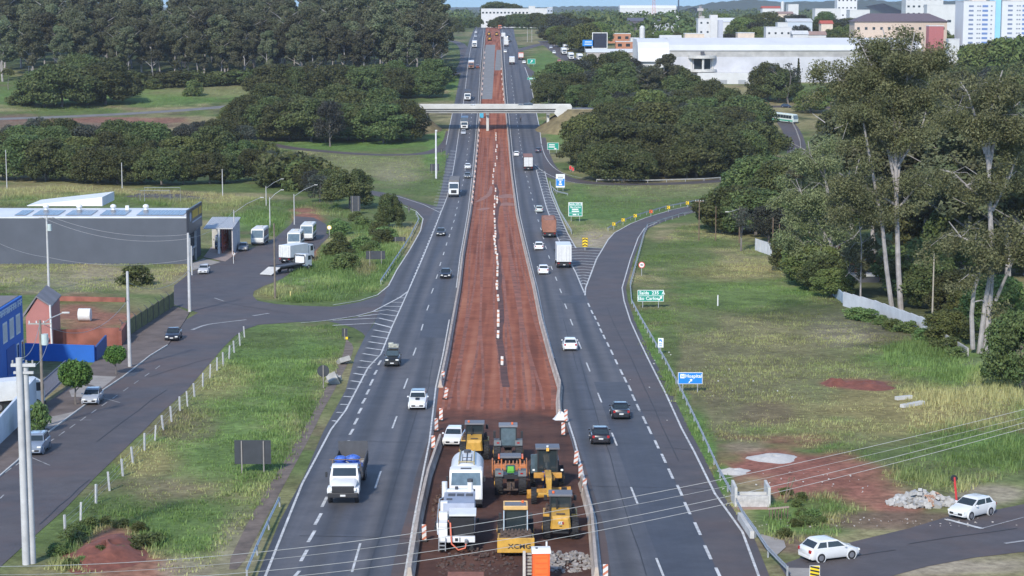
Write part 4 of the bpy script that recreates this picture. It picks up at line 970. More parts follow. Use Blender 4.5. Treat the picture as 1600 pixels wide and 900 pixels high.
    if roof is not None:
        b = MB(); b.loft([[Vector((-hw * .70, k['rr'] + .1, H - .02)), Vector((hw * .70, k['rr'] + .1, H - .02)), Vector((hw * .70, k['rf'] - .08, H - .02)), Vector((-hw * .70, k['rf'] - .08, H - .02))], [Vector((-hw * .57, k['rr'] + .3, H + .015)), Vector((hw * .57, k['rr'] + .3, H + .015)), Vector((hw * .57, k['rf'] - .3, H + .015)), Vector((-hw * .57, k['rf'] - .3, H + .015))]]); b.build('roof_panel', paint(roof), root)
    if bonnet is not None:
        b = MB(); b.box((0, k['wf'] + .42, bz + .01), (.42, .75, .03), .005, rx=-.09); b.build('bonnet_stripe', paint(bonnet), root)
    return root, L
LDIR = heading(at(700, 372), at(729, 232)); LDIR2 = heading(at(557, 873), at(660, 513))
RDIR2 = heading(at(991, 775), at(893, 504)); RDIR = heading(at(876, 455), at(813, 225))
def hdg(px, py, side):
    a = {'L': [(557, 873), (590, 750), (616, 661), (648, 550), (676, 455), (705, 359), (716, 317), (729, 240), (737, 180), (742, 130), (746, 90), (752, 50)],
         'R': [(1031, 887), (991, 775), (937, 622), (906, 540), (876, 455), (849, 372), (827, 293), (813, 225), (806, 176), (800, 130), (796, 90), (790, 50)]}[side]
    a = sorted(a, key=lambda q: -q[1])
    for p, q in zip(a[:-1], a[1:]):
        if q[1] <= py: return heading(at(*p), at(*q))
    return 0.0
def put_end(o, L, px, py, rz, nose):
    """(px,py): ground under the end of the vehicle that is nearest the camera; nose: that end is the front"""
    p = at(px, py); f = Vector((-math.sin(rz), math.cos(rz), 0))
    c = p - f * (L / 2) if nose else p + f * (L / 2)
    c.z = gz(c.y) + .035
    road_pose(o, c, rz)
def drive(o, L, px, py, side):
    h = hdg(px, py, side)
    if side == 'L': put_end(o, L, px, py, h + math.pi, True)
    else: put_end(o, L, px, py, h, False)

WH = (.68, .68, .67); BK = (.012, .013, .016); SIL = (.40, .42, .45)
G_L = 'vehicles driving on the carriageway beside the meadow side'; G_R = 'vehicles driving on the carriageway beside the field'
for kind, c, lab, px, py, kw in [
    ('suv', WH, 'white SUV with dark roof and a black bonnet stripe driving towards the machines', 652, 641.5, dict(roof=(.02, .02, .025), bonnet=(.02, .02, .02))),
    ('sedan', BK, 'black sedan with lit headlights driving alone in the inner lane', 696, 436, {}),
    ('sedan', (.035, .037, .042), 'dark grey car in the outer lane beside the end of the entry ramp', 688.5, 369.5, {}),
    ('sedan', (.10, .11, .12), 'grey car in the inner lane passing the white truck near the pole', 730.5, 279, dict()),
    ('hatch', WH, 'small white car ahead of the grey one beside the chevron gore', 730.8, 264.5, dict()),
    ('hatch', SIL, 'silver car just in front of the white box truck below the bridge', 724, 210.5, dict(detail=False)),
    ('hatch', (.20, .06, .03), 'reddish car beside the white and brown truck beyond the bridge', 746.2, 107, dict(detail=False)),
    ('hatch', WH, 'white car far up the carriageway beyond the slip road', 743.5, 51.5, dict(detail=False)),
    ('hatch', SIL, 'grey car far up the carriageway behind the last truck', 743.2, 58, dict(detail=False))]:
    o, L = car(kind, c, lab, **kw); drive(o, L, px, py, 'L')
for kind, c, lab, px, py, kw in [
    ('sedan', BK, 'black sedan with white number plate nearest the dashed ramp line', 971, 657, {}),
    ('hatch', (.014, .012, .014), 'black hatchback in the middle of the lane below the black sedan', 939, 696.5, {}),
    ('hatch', WH, 'white hatchback alone in the inner lane beside the red earth', 891.5, 549, {}),
    ('sedan', WH, 'white sedan in the inner lane behind the white box truck', 849.5, 429.5, {}),
    ('hatch', WH, 'small white car in the inner lane beside the loaded brown truck', 842.3, 391.5, {}),
    ('hatch', (.42, .46, .43), 'pale greenish car in the inner lane behind the brown loaded truck', 842.7, 332.5, {}),
    ('hatch', WH, 'small white car in the inner lane behind the dark brown truck', 807, 244.5, dict()),
    ('hatch', (.025, .025, .05), 'dark blue car taking the loop exit', 841, 238.5, dict()),
    ('hatch', WH, 'white car in the inner lane far beyond the bridge', 789.5, 82.5, dict(detail=False)),
    ('hatch', WH, 'white car behind the orange truck on the slip road', 819, 99.5, dict(detail=False)),
    ('hatch', WH, 'white car beside the far white trucks', 785.3, 56, dict(detail=False)),
    ('sedan', BK, 'dark car at the crest of the far carriageway', 795, 58.5, dict(detail=False)),
    ('sedan', BK, 'dark car in the outer lane near the far crest', 797, 65.5, dict(detail=False)),
    ('hatch', WH, 'white car at the very crest of the highway', 788.5, 43.5, dict(detail=False))]:
    o, L = car(kind, c, lab, **kw); drive(o, L, px, py, 'R')
# off-road car with goods on its roof
o, L = car('jeep', (.016, .017, .016), 'dark boxy off-road car with goods tied on its roof rack'); drive(o, L, 612.5, 574, 'L')
b = MB()
for sx in (-.6, .6): b.box((sx, -.6, 1.90), (.05, 2.3, .05))
for yy in (-1.6, -.9, -.2, .45): b.box((0, yy, 1.92), (1.3, .05, .05))
b.build('roof_rack', M_dgrey, o)
b = MB(); b.box((-.1, -.5, 2.10), (1.15, 1.5, .28), .08); b.box((.25, -.8, 2.32), (.6, .7, .22), .06); b.box((-.3, .1, 2.28), (.5, .5, .2), .05)
l_ = b.build('roof_load', PM((.36, .36, .30), .8, 0, .35, 3, name='tarpaulin')); l_.location = o.location; l_.rotation_euler = o.rotation_euler; tag(l_, 'pale bundled goods tied on the roof rack of the off-road car', 'bundle')
# parked and turning cars
def park(kind, c, lab, px, py, qx, qy, nose=True, **kw):
    """near end over (px,py), car pointing from there towards (qx,qy)"""
    o, L = car(kind, c, lab, **kw); a, q = at(px, py), at(qx, qy); h = heading(a, q)
    if nose: put_end(o, L, px, py, h + math.pi, True)
    else: put_end(o, L, px, py, h, False)
    return o
park('hatch', (.36, .38, .42), 'silver hatchback parked at the kerb beside the clipped tree', 140, 634, 163, 611)
park('suv', (.20, .24, .30), 'blue-grey SUV parked at the kerb beside the twin concrete pole', 50, 713, 84, 680)
park('sedan', (.018, .020, .030), 'dark blue sedan parked facing the camera by the grassy fence wall', 268, 534, 285, 514)
park('hatch', (.46, .46, .47), 'silver compact car parked in front of the dark grey warehouse', 317, 429, 330, 415)
park('hatch', (.22, .22, .22), 'grey hatchback parked beside the lamp post near the workshop', 379, 393, 388, 380)
park('hatch', WH, 'white hatchback waiting at the end of the side road behind the chevron board', 1256, 877, 1332, 868, nose=False)
park('hatch', WH, 'white hatchback crossing the stop line on the side road', 1493, 812, 1560, 796, nose=True)
park('hatch', WH, 'white car parked behind the yellow roller', 706, 699, 722, 672)
park('hatch', WH, 'white car on the upper road behind the flat-topped tree', 1254, 169, 1268, 168, nose=False, detail=False)
park('hatch', (.02, .03, .06), 'dark car on the upper road ahead of the white car', 1236, 168.6, 1226, 168, nose=True, detail=False)
park('hatch', WH, 'white car on the far service road', 866, 84, 862, 78, detail=False)
park('hatch', (.45, .47, .5), 'silver car on the far service road beside the verge', 861, 76, 858, 72, detail=False)
park('hatch', (.55, .18, .14), 'red and white car low on the far service road', 874, 97.5, 869, 91, detail=False)

def cab(root, W, y0, y1, z0, z1, m, slant=.25, grille=M_black, visor=False, name='cab', glass=M_glass, gz0=.52):
    """flat-fronted lorry cab, front at y1"""
    mb = MB(); zt = z1
    mb.prism([(y0, z0), (y1, z0), (y1 + .03, z0 + (zt - z0) * .42), (y1 - slant, zt - .12), (y1 - slant - .15, zt), (y0, zt)], 'x', -W / 2, W / 2)
    bmesh.ops.bevel(mb.bm, geom=mb.bm.edges[:], offset=.06, segments=2, affect='EDGES')
    c = mb.build(name, m, root, smooth=True)
    zw0 = z0 + (zt - z0) * gz0; zw1 = zt - .2
    def yf(z): return y1 + .03 - slant * max(0, (z - z0 - (zt - z0) * .42) / (zt - .12 - z0 - (zt - z0) * .42))
    w = W / 2 - .12
    b = MB(); b.loft([[Vector((-w, yf(zw0) - .03, zw0)), Vector((w, yf(zw0) - .03, zw0)), Vector((w * .96, yf(zw1) - .03, zw1)), Vector((-w * .96, yf(zw1) - .03, zw1))], [Vector((-w, yf(zw0) + .02, zw0)), Vector((w, yf(zw0) + .02, zw0)), Vector((w * .96, yf(zw1) + .02, zw1)), Vector((-w * .96, yf(zw1) + .02, zw1))]]); b.build('windscreen', glass, c)
    for s in (1, -1):
        MB().bx(s * (W / 2 - .01), s * (W / 2 + .012), y0 + (y1 - y0) * .35, y1 - slant - .12, zw0, zw1 - .05).build('side_window', glass, c)
        MB().box((s * (W / 2 + .16), y1 - slant * .6, (zw0 + zw1) / 2), (.16, .1, .42), .03).build('wing_mirror', M_black, c)
        MB().box((s * W * .36, y1 + .05, z0 + .22), (.3, .06, .18), .02).build('headlight', M_lamp_w, c)
    MB().bx(-W * .28, W * .28, y1 + .0, y1 + .05, z0 + .38, z0 + (zt - z0) * .40).build('grille', grille, c)
    MB().bx(-W / 2, W / 2, y1 - .06, y1 + .12, z0 - .22, z0 + .12, .03).build('bumper', M_black if grille is M_black else m, c)
    return c
def truck(label, L, W, H, cargo, cargo_m, cab_m, cabL=1.9, group=None, cat='truck', name='truck', n_rear=2, cab_h=None, rib=False, cargo_z=1.1):
    root = empty(name, (0, 0, 0), 0, label, cat, group)
    y1 = L / 2; cab_h = cab_h or min(H, 2.9)
    cab(root, W * .96, y1 - cabL, y1 - .08, .62, cab_h, cab_m)
    MB().bx(-W * .36, W * .36, -L / 2 + .05, y1 - cabL - .02, .62, .95).build('chassis', M_black, root)
    for y in [y1 - .95] + [-L / 2 + 1.1 + i * 1.25 for i in range(n_rear)] + ([.2] if L > 11 else []):
        for s in (1, -1): wheel(root, s * (W / 2 - .17), y, .5, .32)
    yb = y1 - cabL - .18
    if cargo == 'box':
        b = MB(); b.bx(-W / 2, W / 2, -L / 2, yb, cargo_z, H, .03)
        c = b.build('cargo_box', cargo_m, root)
        b = MB()
        for s in (1, -1):
            b.bx(s * .02, s * (W / 2 - .08), -L / 2 - .03, -L / 2 - .005, cargo_z + .12, H - .12)
        b.build('cargo_door', PM((.62, .62, .60), .5, 0, .1), root)
        b = MB()
        for x in (-.45, -.2, .2, .45): b.cyl((x * W * .8, -L / 2 - .05, cargo_z + .15), (x * W * .8, -L / 2 - .05, H - .15), .02, n=5)
        b.build('door_bar', M_steel, root)
    elif cargo == 'tip':
        b = MB(); t = .06
        b.bx(-W / 2, W / 2, -L / 2, yb, cargo_z, cargo_z + .08); b.bx(-W / 2, -W / 2 + t, -L / 2, yb, cargo_z + .083, H); b.bx(W / 2 - t, W / 2, -L / 2, yb, cargo_z + .083, H)
        b.bx(-W / 2 + t, W / 2 - t, -L / 2, -L / 2 + t, cargo_z + .083, H); b.bx(-W / 2 + t, W / 2 - t, yb - t, yb, cargo_z + .083, H)
        for i in range(int(L / .8)):
            y = -L / 2 + .3 + i * .8
            if y < yb:
                for s in (1, -1): b.bx(s * W / 2, s * (W / 2 + .05), y, y + .08, cargo_z, H - .003)
        b.build('cargo_bed', cargo_m, root)
    for s in (1, -1): MB().box((s * W * .38, -L / 2 - .02, .85), (.3, .08, .14)).build('taillight', M_lamp_r, root)
    MB().bx(-W / 2 + .05, W / 2 - .05, -L / 2 - .04, -L / 2 + .08, .5, .68).build('bumper', M_black, root)
    MB().box((0, -L / 2 - .06, .6), (.4, .02, .13)).build('number_plate', M_plate, root)
    return root, L
M_tw = PM((.66, .66, .65), .4, 0, .08, 1.2, name='truck_white'); M_brown = PM((.26, .115, .075), .7, 0, .22, 1.5, name='brown_tarpaulin'); M_dbrown = PM((.05, .04, .042), .6, 0, .2, name='dark_truck_body')
# big white-fronted lorry with the blue load
o = empty('truck', (0, 0, 0), 0, 'white bonneted truck with open cargo bed carrying blue bundles', 'truck'); L = 12.0; y1 = L / 2
b = MB(); b.loft([[Vector((x * s, y, z)) for s, x, z in ((1, w, .75), (1, w, zt * .9), (1, w * .82, zt), (-1, w * .82, zt), (-1, w, zt * .9), (-1, w, .75))] for y, w, zt in ((y1 - 1.55, 1.02, 1.75), (y1 - .35, .98, 1.62), (y1, .88, 1.42))])
b.bx(-1.12, 1.12, y1 - 3.2, y1 - 1.5, .8, 1.8, .08)
b.loft([[Vector((-1.1, a, z)), Vector((1.1, a, z)), Vector((1.1, c_, z)), Vector((-1.1, c_, z))] if k == 0 else [Vector((-.98, a, z)), Vector((.98, a, z)), Vector((.98, c_, z)), Vector((-.98, c_, z))] for k, (a, c_, z) in enumerate(((y1 - 3.15, y1 - 1.55, 1.78), (y1 - 3.05, y1 - 1.95, 2.52), (y1 - 2.9, y1 - 2.15, 2.62)))])
for s in (1, -1): b.box((s * 1.05, y1 - .75, 1.0), (.36, 1.25, .5), .14)
cb = b.build('cab', M_tw, o, smooth=True)
b = MB(); b.loft([[Vector((-.9, y1 - 1.62, 1.86)), Vector((.9, y1 - 1.62, 1.86)), Vector((.86, y1 - 1.90, 2.44)), Vector((-.86, y1 - 1.90, 2.44))], [Vector((-.9, y1 - 1.54, 1.90)), Vector((.9, y1 - 1.54, 1.90)), Vector((.86, y1 - 1.82, 2.46)), Vector((-.86, y1 - 1.82, 2.46))]]); b.build('windscreen', M_glass, cb)
for s in (1, -1):
    MB().bx(s * 1.0, s * 1.09, y1 - 2.9, y1 - 2.0, 1.88, 2.4).build('side_window', M_glass, cb)
    MB().box((s * 1.36, y1 - 1.6, 2.0), (.18, .1, .42), .03).build('wing_mirror', M_black, cb)
    MB().box((s * .88, y1 + .01, 1.15), (.26, .1, .26), .05).build('headlight', M_lamp_w, cb)
    for yy in (y1 - .8, -L / 2 + 1.2, -L / 2 + 2.45): wheel(o, s * 1.0, yy, .5, .32)
b = MB(); b.box((0, y1 + .02, 1.14), (1.7, .1, .55), .05); b.cyl((0, y1 + .06, 1.18), (0, y1 + .1, 1.18), .12, n=12); b.build('grille', M_black, cb)
b = MB(); b.box((0, y1 + .08, .72), (2.3, .25, .36), .05); b.build('bumper', M_black, cb); MB().box((0, y1 + .22, .72), (.4, .02, .14)).build('number_plate', M_plate, cb)
MB().bx(-.5, .5, -L / 2, y1 - 3.2, .65, 1.05).build('chassis', M_black, o)
b = MB(); b.bx(-1.2, 1.2, -L / 2, 1.8, 1.15, 1.25); b.bx(-1.2, -1.14, -L / 2, 1.8, 1.253, 2.0); b.bx(1.14, 1.2, -L / 2, 1.8, 1.253, 2.0); b.bx(-1.2, 1.2, -L / 2 - .06, -L / 2 - .002, 1.253, 2.75); b.bx(-1.14, 1.14, 1.74, 1.8, 1.253, 2.3)
for i in range(8): b.bx(-1.26, -1.2, -L / 2 + .3 + i * .8, -L / 2 + .38 + i * .8, 1.1, 1.99); b.bx(1.2, 1.26, -L / 2 + .3 + i * .8, -L / 2 + .38 + i * .8, 1.1, 1.99)
b.build('cargo_bed', M_dgrey, o)
b = MB(); b.bx(-1.12, 1.12, -L / 2 + .1, 1.7, 1.262, 1.30); b.build('bed_floor', PM((.45, .42, .38), .8, 0, .2), o)
b = MB(); b.box((0, 1.77, 2.66), (2.7, .08, .06)); b.box((-1.1, 1.77, 2.4), (.06, .06, .5)); b.box((1.1, 1.77, 2.4), (.06, .06, .5)); b.build('crossbar', M_wood, o)
drive(o, L, 536, 789, 'L')
for i, (x, y, z, s) in enumerate(((-.58, 1.0, 1.95, .62), (.55, 1.0, 1.95, .62), (-.58, -.1, 1.85, .6), (.55, -.15, 1.85, .6), (-.4, .5, 2.5, .55), (.55, .55, 2.45, .5))):
    b = MB(); b.sphere((0, 0, 0), (s * 1.05, s * .9, s * .62), 2, jit=.08)
    q = b.build('bundle', PM((.05, .12, .42), .45, 0, .5, 5, name='blue_tarpaulin'), smooth=True); q.matrix_world = Matrix.Translation(o.location) @ o.rotation_euler.to_matrix().to_4x4() @ Matrix.Translation((x, y, z))
    tag(q, 'blue plastic bundle lying in the bed of the bonneted truck', 'bundle', 'blue bundles in the truck bed')

o, L = truck('white semi-trailer truck with high cab beside the pole and the chevron gore', 15.5, 2.5, 3.9, 'box', M_dgrey, M_tw, 2.2, cab_h=3.5); drive(o, L, 709, 308.5, 'L')
for c in o.children:
    if c.name.startswith('cargo_box'): c.data.materials[0] = PM((.16, .15, .14), .8, 0, .3, 1, name='dusty_load')
o, L = truck('white box truck below the bridge behind the silver car', 9.5, 2.5, 4.0, 'box', M_tw, M_tw, 1.9); drive(o, L, 725.5, 203.5, 'L')
o, L = truck('white truck just beyond the bridge', 12, 2.5, 3.6, 'box', M_dgrey, M_tw, 2.0); drive(o, L, 730.5, 158, 'L')
o, L = truck('truck with white top and brown body beyond the bridge', 9, 2.5, 3.4, 'box', M_tw, M_brown, 2.0); drive(o, L, 736.2, 108, 'L')
o, L = truck('white truck with dark grille on the far stretch', 12, 2.5, 3.8, 'box', M_tw, M_tw, 2.0); drive(o, L, 741.5, 75, 'L')
o, L = truck('brown open truck heaped with reddish load in the outer lane', 12.5, 2.5, 3.5, 'tip', M_brown, M_brown, 2.1, cab_h=2.9); drive(o, L, 859, 372, 'R')
b = MB(); b.bx(-1.15, 1.15, -6.1, -1.1, 1.3, 3.36, .25); b.bx(-1.15, 1.15, -.9, 3.7, 1.3, 3.42, .25); q = b.build('load', PM((.30, .145, .095), .8, 0, .25, 2, name='red_load'), smooth=True); q.location = o.location; q.rotation_euler = o.rotation_euler; tag(q, 'reddish load heaped in the brown truck', 'load')
o, L = truck('white box truck with closed rear doors beside the chevron gore', 9.0, 2.5, 3.9, 'box', M_tw, M_tw, 1.9); drive(o, L, 881.5, 419.5, 'R')
o, L = truck('dark truck with reddish top in the outer lane', 14, 2.6, 3.9, 'box', M_dbrown, M_dbrown, 2.1); drive(o, L, 825.5, 267, 'R')
b = MB(); b.bx(-1.3, 1.3, -6.95, 4.6, 3.902, 3.96); b.build('top_cover', M_brown, o)
for px, py, lab in [(790.5, 66.5, 'white truck in the inner lane on the far stretch'), (791, 73, 'second white truck following in the inner lane on the far stretch'), (800, 101, 'white box truck in the outer lane before the far slip road'), (786.5, 60, 'white truck nearest the far red earth')]:
    o, L = truck(lab, 8, 2.5, 3.5, 'box', M_tw, M_tw, 1.9); drive(o, L, px, py, 'R')
o, L = truck('orange truck on the far slip road', 8, 2.5, 3.3, 'box', M_orange, M_orange, 1.9); drive(o, L, 814, 93.5, 'R')
o, L = truck('orange and white truck crossing beyond the crest', 9, 2.5, 3.4, 'box', PM((.55, .25, .10), .6), M_tw, 1.9); p = at(837, 39.5); road_pose(o, p, R(80))
# parked lorries along the far service road
for px, py, lab in [(882, 86, 'white lorry parked nearest the verge on the far service road'), (885, 80, 'white lorry parked behind the first one on the far service road'), (893, 94, 'pale lorry parked by the blue kiosk'), (907, 96, 'small white lorry parked beside the factory fence')]:
    o, L = truck(lab, 9, 2.5, 3.4, 'box', M_tw, M_tw, 1.9); p = at(px, py); put_end(o, L, px, py, heading(at(905, 100), at(875, 80)) + math.pi, True)
# motorbike under the bridge
def motorbike(px, py, rz, lab):
    o = empty('motorcycle', (0, 0, 0), 0, lab, 'motorcycle')
    for y in (-.65, .65):
        MB().cyl((-.06, y, .31), (.06, y, .31), .31, n=16).build('wheel', M_rubber, o)
    b = MB(); b.box((0, .1, .72), (.26, .55, .28), .08); b.tube([(0, -.65, .31), (0, -.2, .5), (0, .35, .85), (0, .65, .31)], .04); b.build('frame', M_black, o, smooth=True)
    MB().box((0, -.4, .80), (.24, .65, .1), .04).build('seat', M_rubber, o)
    b = MB(); b.tube([(-.35, .3, 1.02), (0, .42, 1.0), (.35, .3, 1.02)], .02); b.build('handlebar', M_steel, o)
    road_pose(o, at(px, py), rz); return o
def person(label, P, rz, pose, shirt, trousers, skin=(.25, .14, .09), scale=1.0, helmet=None):
    """one continuous skinned body; clothes and hair are its children"""
    J = {'stand': dict(pelvis=(0, 0, .95), chest=(0, .02, 1.30), neck=(0, .02, 1.48), head=(0, .05, 1.64), ls=(-.19, 0, 1.42), le=(-.27, .02, 1.13), lh=(-.26, .14, .90), rs=(.19, 0, 1.42), re=(.27, .02, 1.13), rh=(.26, .14, .90), lk=(-.12, .03, .50), la=(-.14, -.03, .07), lt=(-.15, .15, .04), rk=(.12, .03, .50), ra=(.14, -.03, .07), rt=(.15, .15, .04)),
         'sit': dict(pelvis=(0, 0, .50), chest=(0, .05, .86), neck=(0, .08, 1.04), head=(0, .12, 1.20), ls=(-.19, .05, .98), le=(-.26, .22, .76), lh=(-.22, .48, .80), rs=(.19, .05, .98), re=(.26, .22, .76), rh=(.22, .48, .80), lk=(-.15, .42, .48), la=(-.17, .34, .07), lt=(-.18, .50, .04), rk=(.15, .42, .48), ra=(.17, .34, .07), rt=(.18, .50, .04))}[pose]
    root = empty('person', P, rz, label, 'person', scale=scale)
    def skinned(nm, vs, es, rad, m, par):
        me = bpy.data.meshes.new(nm); me.from_pydata(vs, es, []); o = mesh_obj(nm, me, m, par)
        md = o.modifiers.new('skin', 'SKIN'); md.use_smooth_shade = True
        for i, r in enumerate(rad): o.data.skin_vertices[0].data[i].radius = r
        o.data.skin_vertices[0].data[0].use_root = True
        o.modifiers.new('sub', 'SUBSURF').levels = 1
        return o
    n = ['pelvis', 'chest', 'neck', 'head', 'ls', 'le', 'lh', 'rs', 're', 'rh', 'lk', 'la', 'lt', 'rk', 'ra', 'rt']; ix = {k: i for i, k in enumerate(n)}
    E = [('pelvis', 'chest'), ('chest', 'neck'), ('neck', 'head'), ('chest', 'ls'), ('ls', 'le'), ('le', 'lh'), ('chest', 'rs'), ('rs', 're'), ('re', 'rh'), ('pelvis', 'lk'), ('lk', 'la'), ('la', 'lt'), ('pelvis', 'rk'), ('rk', 'ra'), ('ra', 'rt')]
    rr = dict(pelvis=.13, chest=.14, neck=.055, head=.095, ls=.07, le=.045, lh=.035, rs=.07, re=.045, rh=.035, lk=.06, la=.042, lt=.035, rk=.06, ra=.042, rt=.035)
    body = skinned('body', [J[k] for k in n], [(ix[a], ix[b]) for a, b in E], [(rr[k], rr[k] * .85) for k in n], PM(skin, .6), root)
    def cloth(nm, ks, es, m, f):
        skinned(nm, [J[k] for k in ks], [(ks.index(a), ks.index(b)) for a, b in es], [(rr[k] * f + .012, rr[k] * f * .85 + .012) for k in ks], m, root)
    cloth('shirt', ['chest', 'pelvis', 'ls', 'le', 'rs', 're'], [('chest', 'pelvis'), ('chest', 'ls'), ('ls', 'le'), ('chest', 'rs'), ('rs', 're')], PM(shirt, .8), 1.05)
    cloth('trousers', ['pelvis', 'lk', 'la', 'rk', 'ra'], [('pelvis', 'lk'), ('lk', 'la'), ('pelvis', 'rk'), ('rk', 'ra')], PM(trousers, .8), 1.08)
    h = Vector(J['head']); b = MB(); b.sphere((h.x, h.y - .01, h.z + .05), (.115, .125, .10), 2); b.build('helmet' if helmet else 'hair', PM(helmet or (.02, .015, .012), .5), root, smooth=True)
    f = MB(); f.box((h.x, h.y + .105, h.z - .01), (.025, .03, .04), .008); f.build('nose', PM(skin, .6), root)
    for sgn, k in ((-1, 'lh'), (1, 'rh')):
        p = Vector(J[k]); b = MB()
        for i in range(4): b.tube([p + Vector(((i - 1.5) * .018, .0, 0)), p + Vector(((i - 1.5) * .020, .04, -.03)), p + Vector(((i - 1.5) * .02, .05, -.075 + abs(i - 1.4) * .008))], .009, 5)
        b.tube([p + Vector((-sgn * .03, .01, 0)), p + Vector((-sgn * .05, .05, -.02))], .010, 5); b.build('hand', PM(skin, .6), root)
    return root
mb_ = motorbike(813.5, 190, 0, 'motorcycle riding in the outer lane just before the bridge shadow')
person('motorcycle rider in dark clothes sitting on the motorcycle before the bridge', mb_.location + Vector((0, -.35, .38)), 0, 'sit', (.02, .02, .025), (.02, .02, .03), helmet=(.02, .02, .02))

# buses, vans, lorries on the yard
def bus(label, L, W, H, m, band, kind='bus', name='bus', front_low=.55, cat='bus', group=None):
    root = empty(name, (0, 0, 0), 0, label, cat, group)
    b = MB(); y1 = L / 2
    b.prism([(-y1, .35), (y1 - .05, .35), (y1, .9), (y1 - .05, H * .45), (y1 - .45, H - .15), (y1 - .7, H), (-y1 + .1, H), (-y1, H - .15)], 'x', -W / 2, W / 2)
    bmesh.ops.bevel(b.bm, geom=b.bm.edges[:], offset=.10, segments=2, affect='EDGES')
    body = b.build('body', m, root, smooth=True)
    w = W / 2 - .14; za, zb = H * .47, H - .28
    def yf(z): return y1 - .05 - .40 * (z - H * .45) / (H * .55 - .15)
    b = MB(); b.loft([[Vector((-w, yf(za) - .05, za)), Vector((w, yf(za) - .05, za)), Vector((w, yf(zb) - .05, zb)), Vector((-w, yf(zb) - .05, zb))], [Vector((-w, yf(za) + .02, za)), Vector((w, yf(za) + .02, za)), Vector((w, yf(zb) + .02, zb)), Vector((-w, yf(zb) + .02, zb))]]); b.build('windscreen', M_glassl, root)
    MB().bx(-w, w, -y1 - .015, -y1 + .02, H * .55, H - .35).build('rear_window', M_glass, root)
    for s in (1, -1):
        n = max(3, int(L / 1.4)); y = -y1 + .3; wd = (L - 1.3) / n
        for i in range(n): MB().bx(s * (W / 2 - .01), s * (W / 2 + .012), y + i * wd, y + (i + 1) * wd - .07, H * .50, H - .42).build('side_window', M_glass, root)
        MB().bx(s * (W / 2 - .01), s * (W / 2 + .010), -y1 + .3, y1 - .4, .62, H * .36).build('side_stripe', band, root)
        for yy in (y1 - L * .2, -y1 + L * .22): wheel(root, s * (W / 2 - .13), yy, .44, .28)
        MB().box((s * W * .36, y1 - .0, .78), (.34, .08, .2), .03).build('headlight', M_lamp_w, root)
        MB().box((s * W * .40, -y1 - .02, .95), (.2, .05, .34)).build('taillight', M_lamp_r, root)
        MB().box((s * (W / 2 + .14), y1 - .25, H * .72), (.14, .1, .36), .03).build('wing_mirror', M_black, root)
    b = MB(); b.bx(-.5, .5, -.6, .3, H + .003, H + .14, .04); b.bx(-.4, .4, -y1 + .8, -y1 + 1.4, H + .003, H + .08, .02); b.build('roof_hatch', M_concl, root)
    MB().bx(-W / 2 + .05, W / 2 - .05, y1 - .08, y1 + .06, .32, .6, .03).build('bumper', M_dgrey, root)
    return root, L
M_bw = PM((.60, .60, .57), .4, 0, .08, 1, name='bus_white')
o, L = bus('white minibus with wide windscreen parked alone on the yard', 8.0, 2.4, 3.1, M_bw, PM((.10, .10, .11), .5), name='minibus', cat='minibus'); p, q = at(401, 385), at(425, 366); put_end(o, L, 402, 384, heading(p, q) + math.pi, True)
yh = heading(at(458, 385), at(490, 352))
o, L = bus('white minibus parked between the white lorry and the rear minibus', 8.0, 2.4, 3.1, M_bw, PM((.12, .12, .12), .5), name='minibus', cat='minibus'); put_end(o, L, 459, 390, yh + math.pi, True)
o, L = bus('white minibus parked at the back of the row by the verge', 8.0, 2.4, 3.1, M_bw, PM((.12, .12, .12), .5), name='minibus', cat='minibus'); put_end(o, L, 479, 377, yh + math.pi, True)
o, L = bus('white and green city bus coming round the loop ramp', 11.0, 2.5, 3.2, PM((.58, .66, .62), .4, 0, .06, 1, name='pale_green_paint'), PM((.06, .32, .22), .5, name='green_stripe'), name='city_bus')
road_pose(o, at(1226, 191), R(-142))
# white lorry with its cab standing at the verge
o, L = truck('white lorry with closed white box parked beside the tow truck', 7.6, 2.4, 3.2, 'box', M_tw, M_tw, 1.9); c = at(464, 409); road_pose(o, c, heading(at(447, 427), at(482, 421)))
# tow truck
o = empty('tow_truck', (0, 0, 0), 0, 'white tow truck with long empty black flatbed parked on the yard', 'tow truck'); L = 9.5; y1 = L / 2
cab(o, 2.2, y1 - 1.9, y1 - .05, .6, 2.6, M_tw)
b = MB(); b.bx(-1.2, 1.2, -y1, y1 - 2.3, 1.05, 1.18); b.bx(-1.2, -1.12, -y1, y1 - 2.3, 1.183, 1.28); b.bx(1.12, 1.2, -y1, y1 - 2.3, 1.183, 1.28); b.build('flatbed', M_dgrey, o)
b = MB(); b.tube([(-1.05, y1 - 2.15, 1.1), (-1.05, y1 - 2.15, 2.3), (-.85, y1 - 2.15, 2.5), (.85, y1 - 2.15, 2.5), (1.05, y1 - 2.15, 2.3), (1.05, y1 - 2.15, 1.1)], .07); b.build('head_frame', M_black, o)
b = MB(); b.bx(-.45, .45, -y1 + .2, y1 - 2, .6, 1.04); b.bx(-1.1, -.5, -.6, 1.2, .5, .95); b.bx(.5, 1.1, -.6, 1.2, .5, .95); b.build('chassis', M_black, o)
b = MB(); b.box((0, -y1 - 1.25, .62), (2.3, 2.7, .08), rx=.36); b.build('loading_ramp', M_concl, o)
for y in (y1 - .95, y1 - 6.6):
    for s in (1, -1): wheel(o, s * .98, y, .42, .28)
hT = heading(at(447, 427), at(482, 421)); fT = Vector((-math.sin(hT), math.cos(hT), 0)); c = at(482, 421) - fT * 3.8 - Vector((fT.y, -fT.x, 0)) * 1.0; c.z = gz(c.y) + .03; road_pose(o, c, hT)
P0 = at(365.5, 408); person('person in a white top and dark trousers standing on the yard asphalt', P0, R(150), 'stand', (.7, .7, .7), (.02, .02, .03))
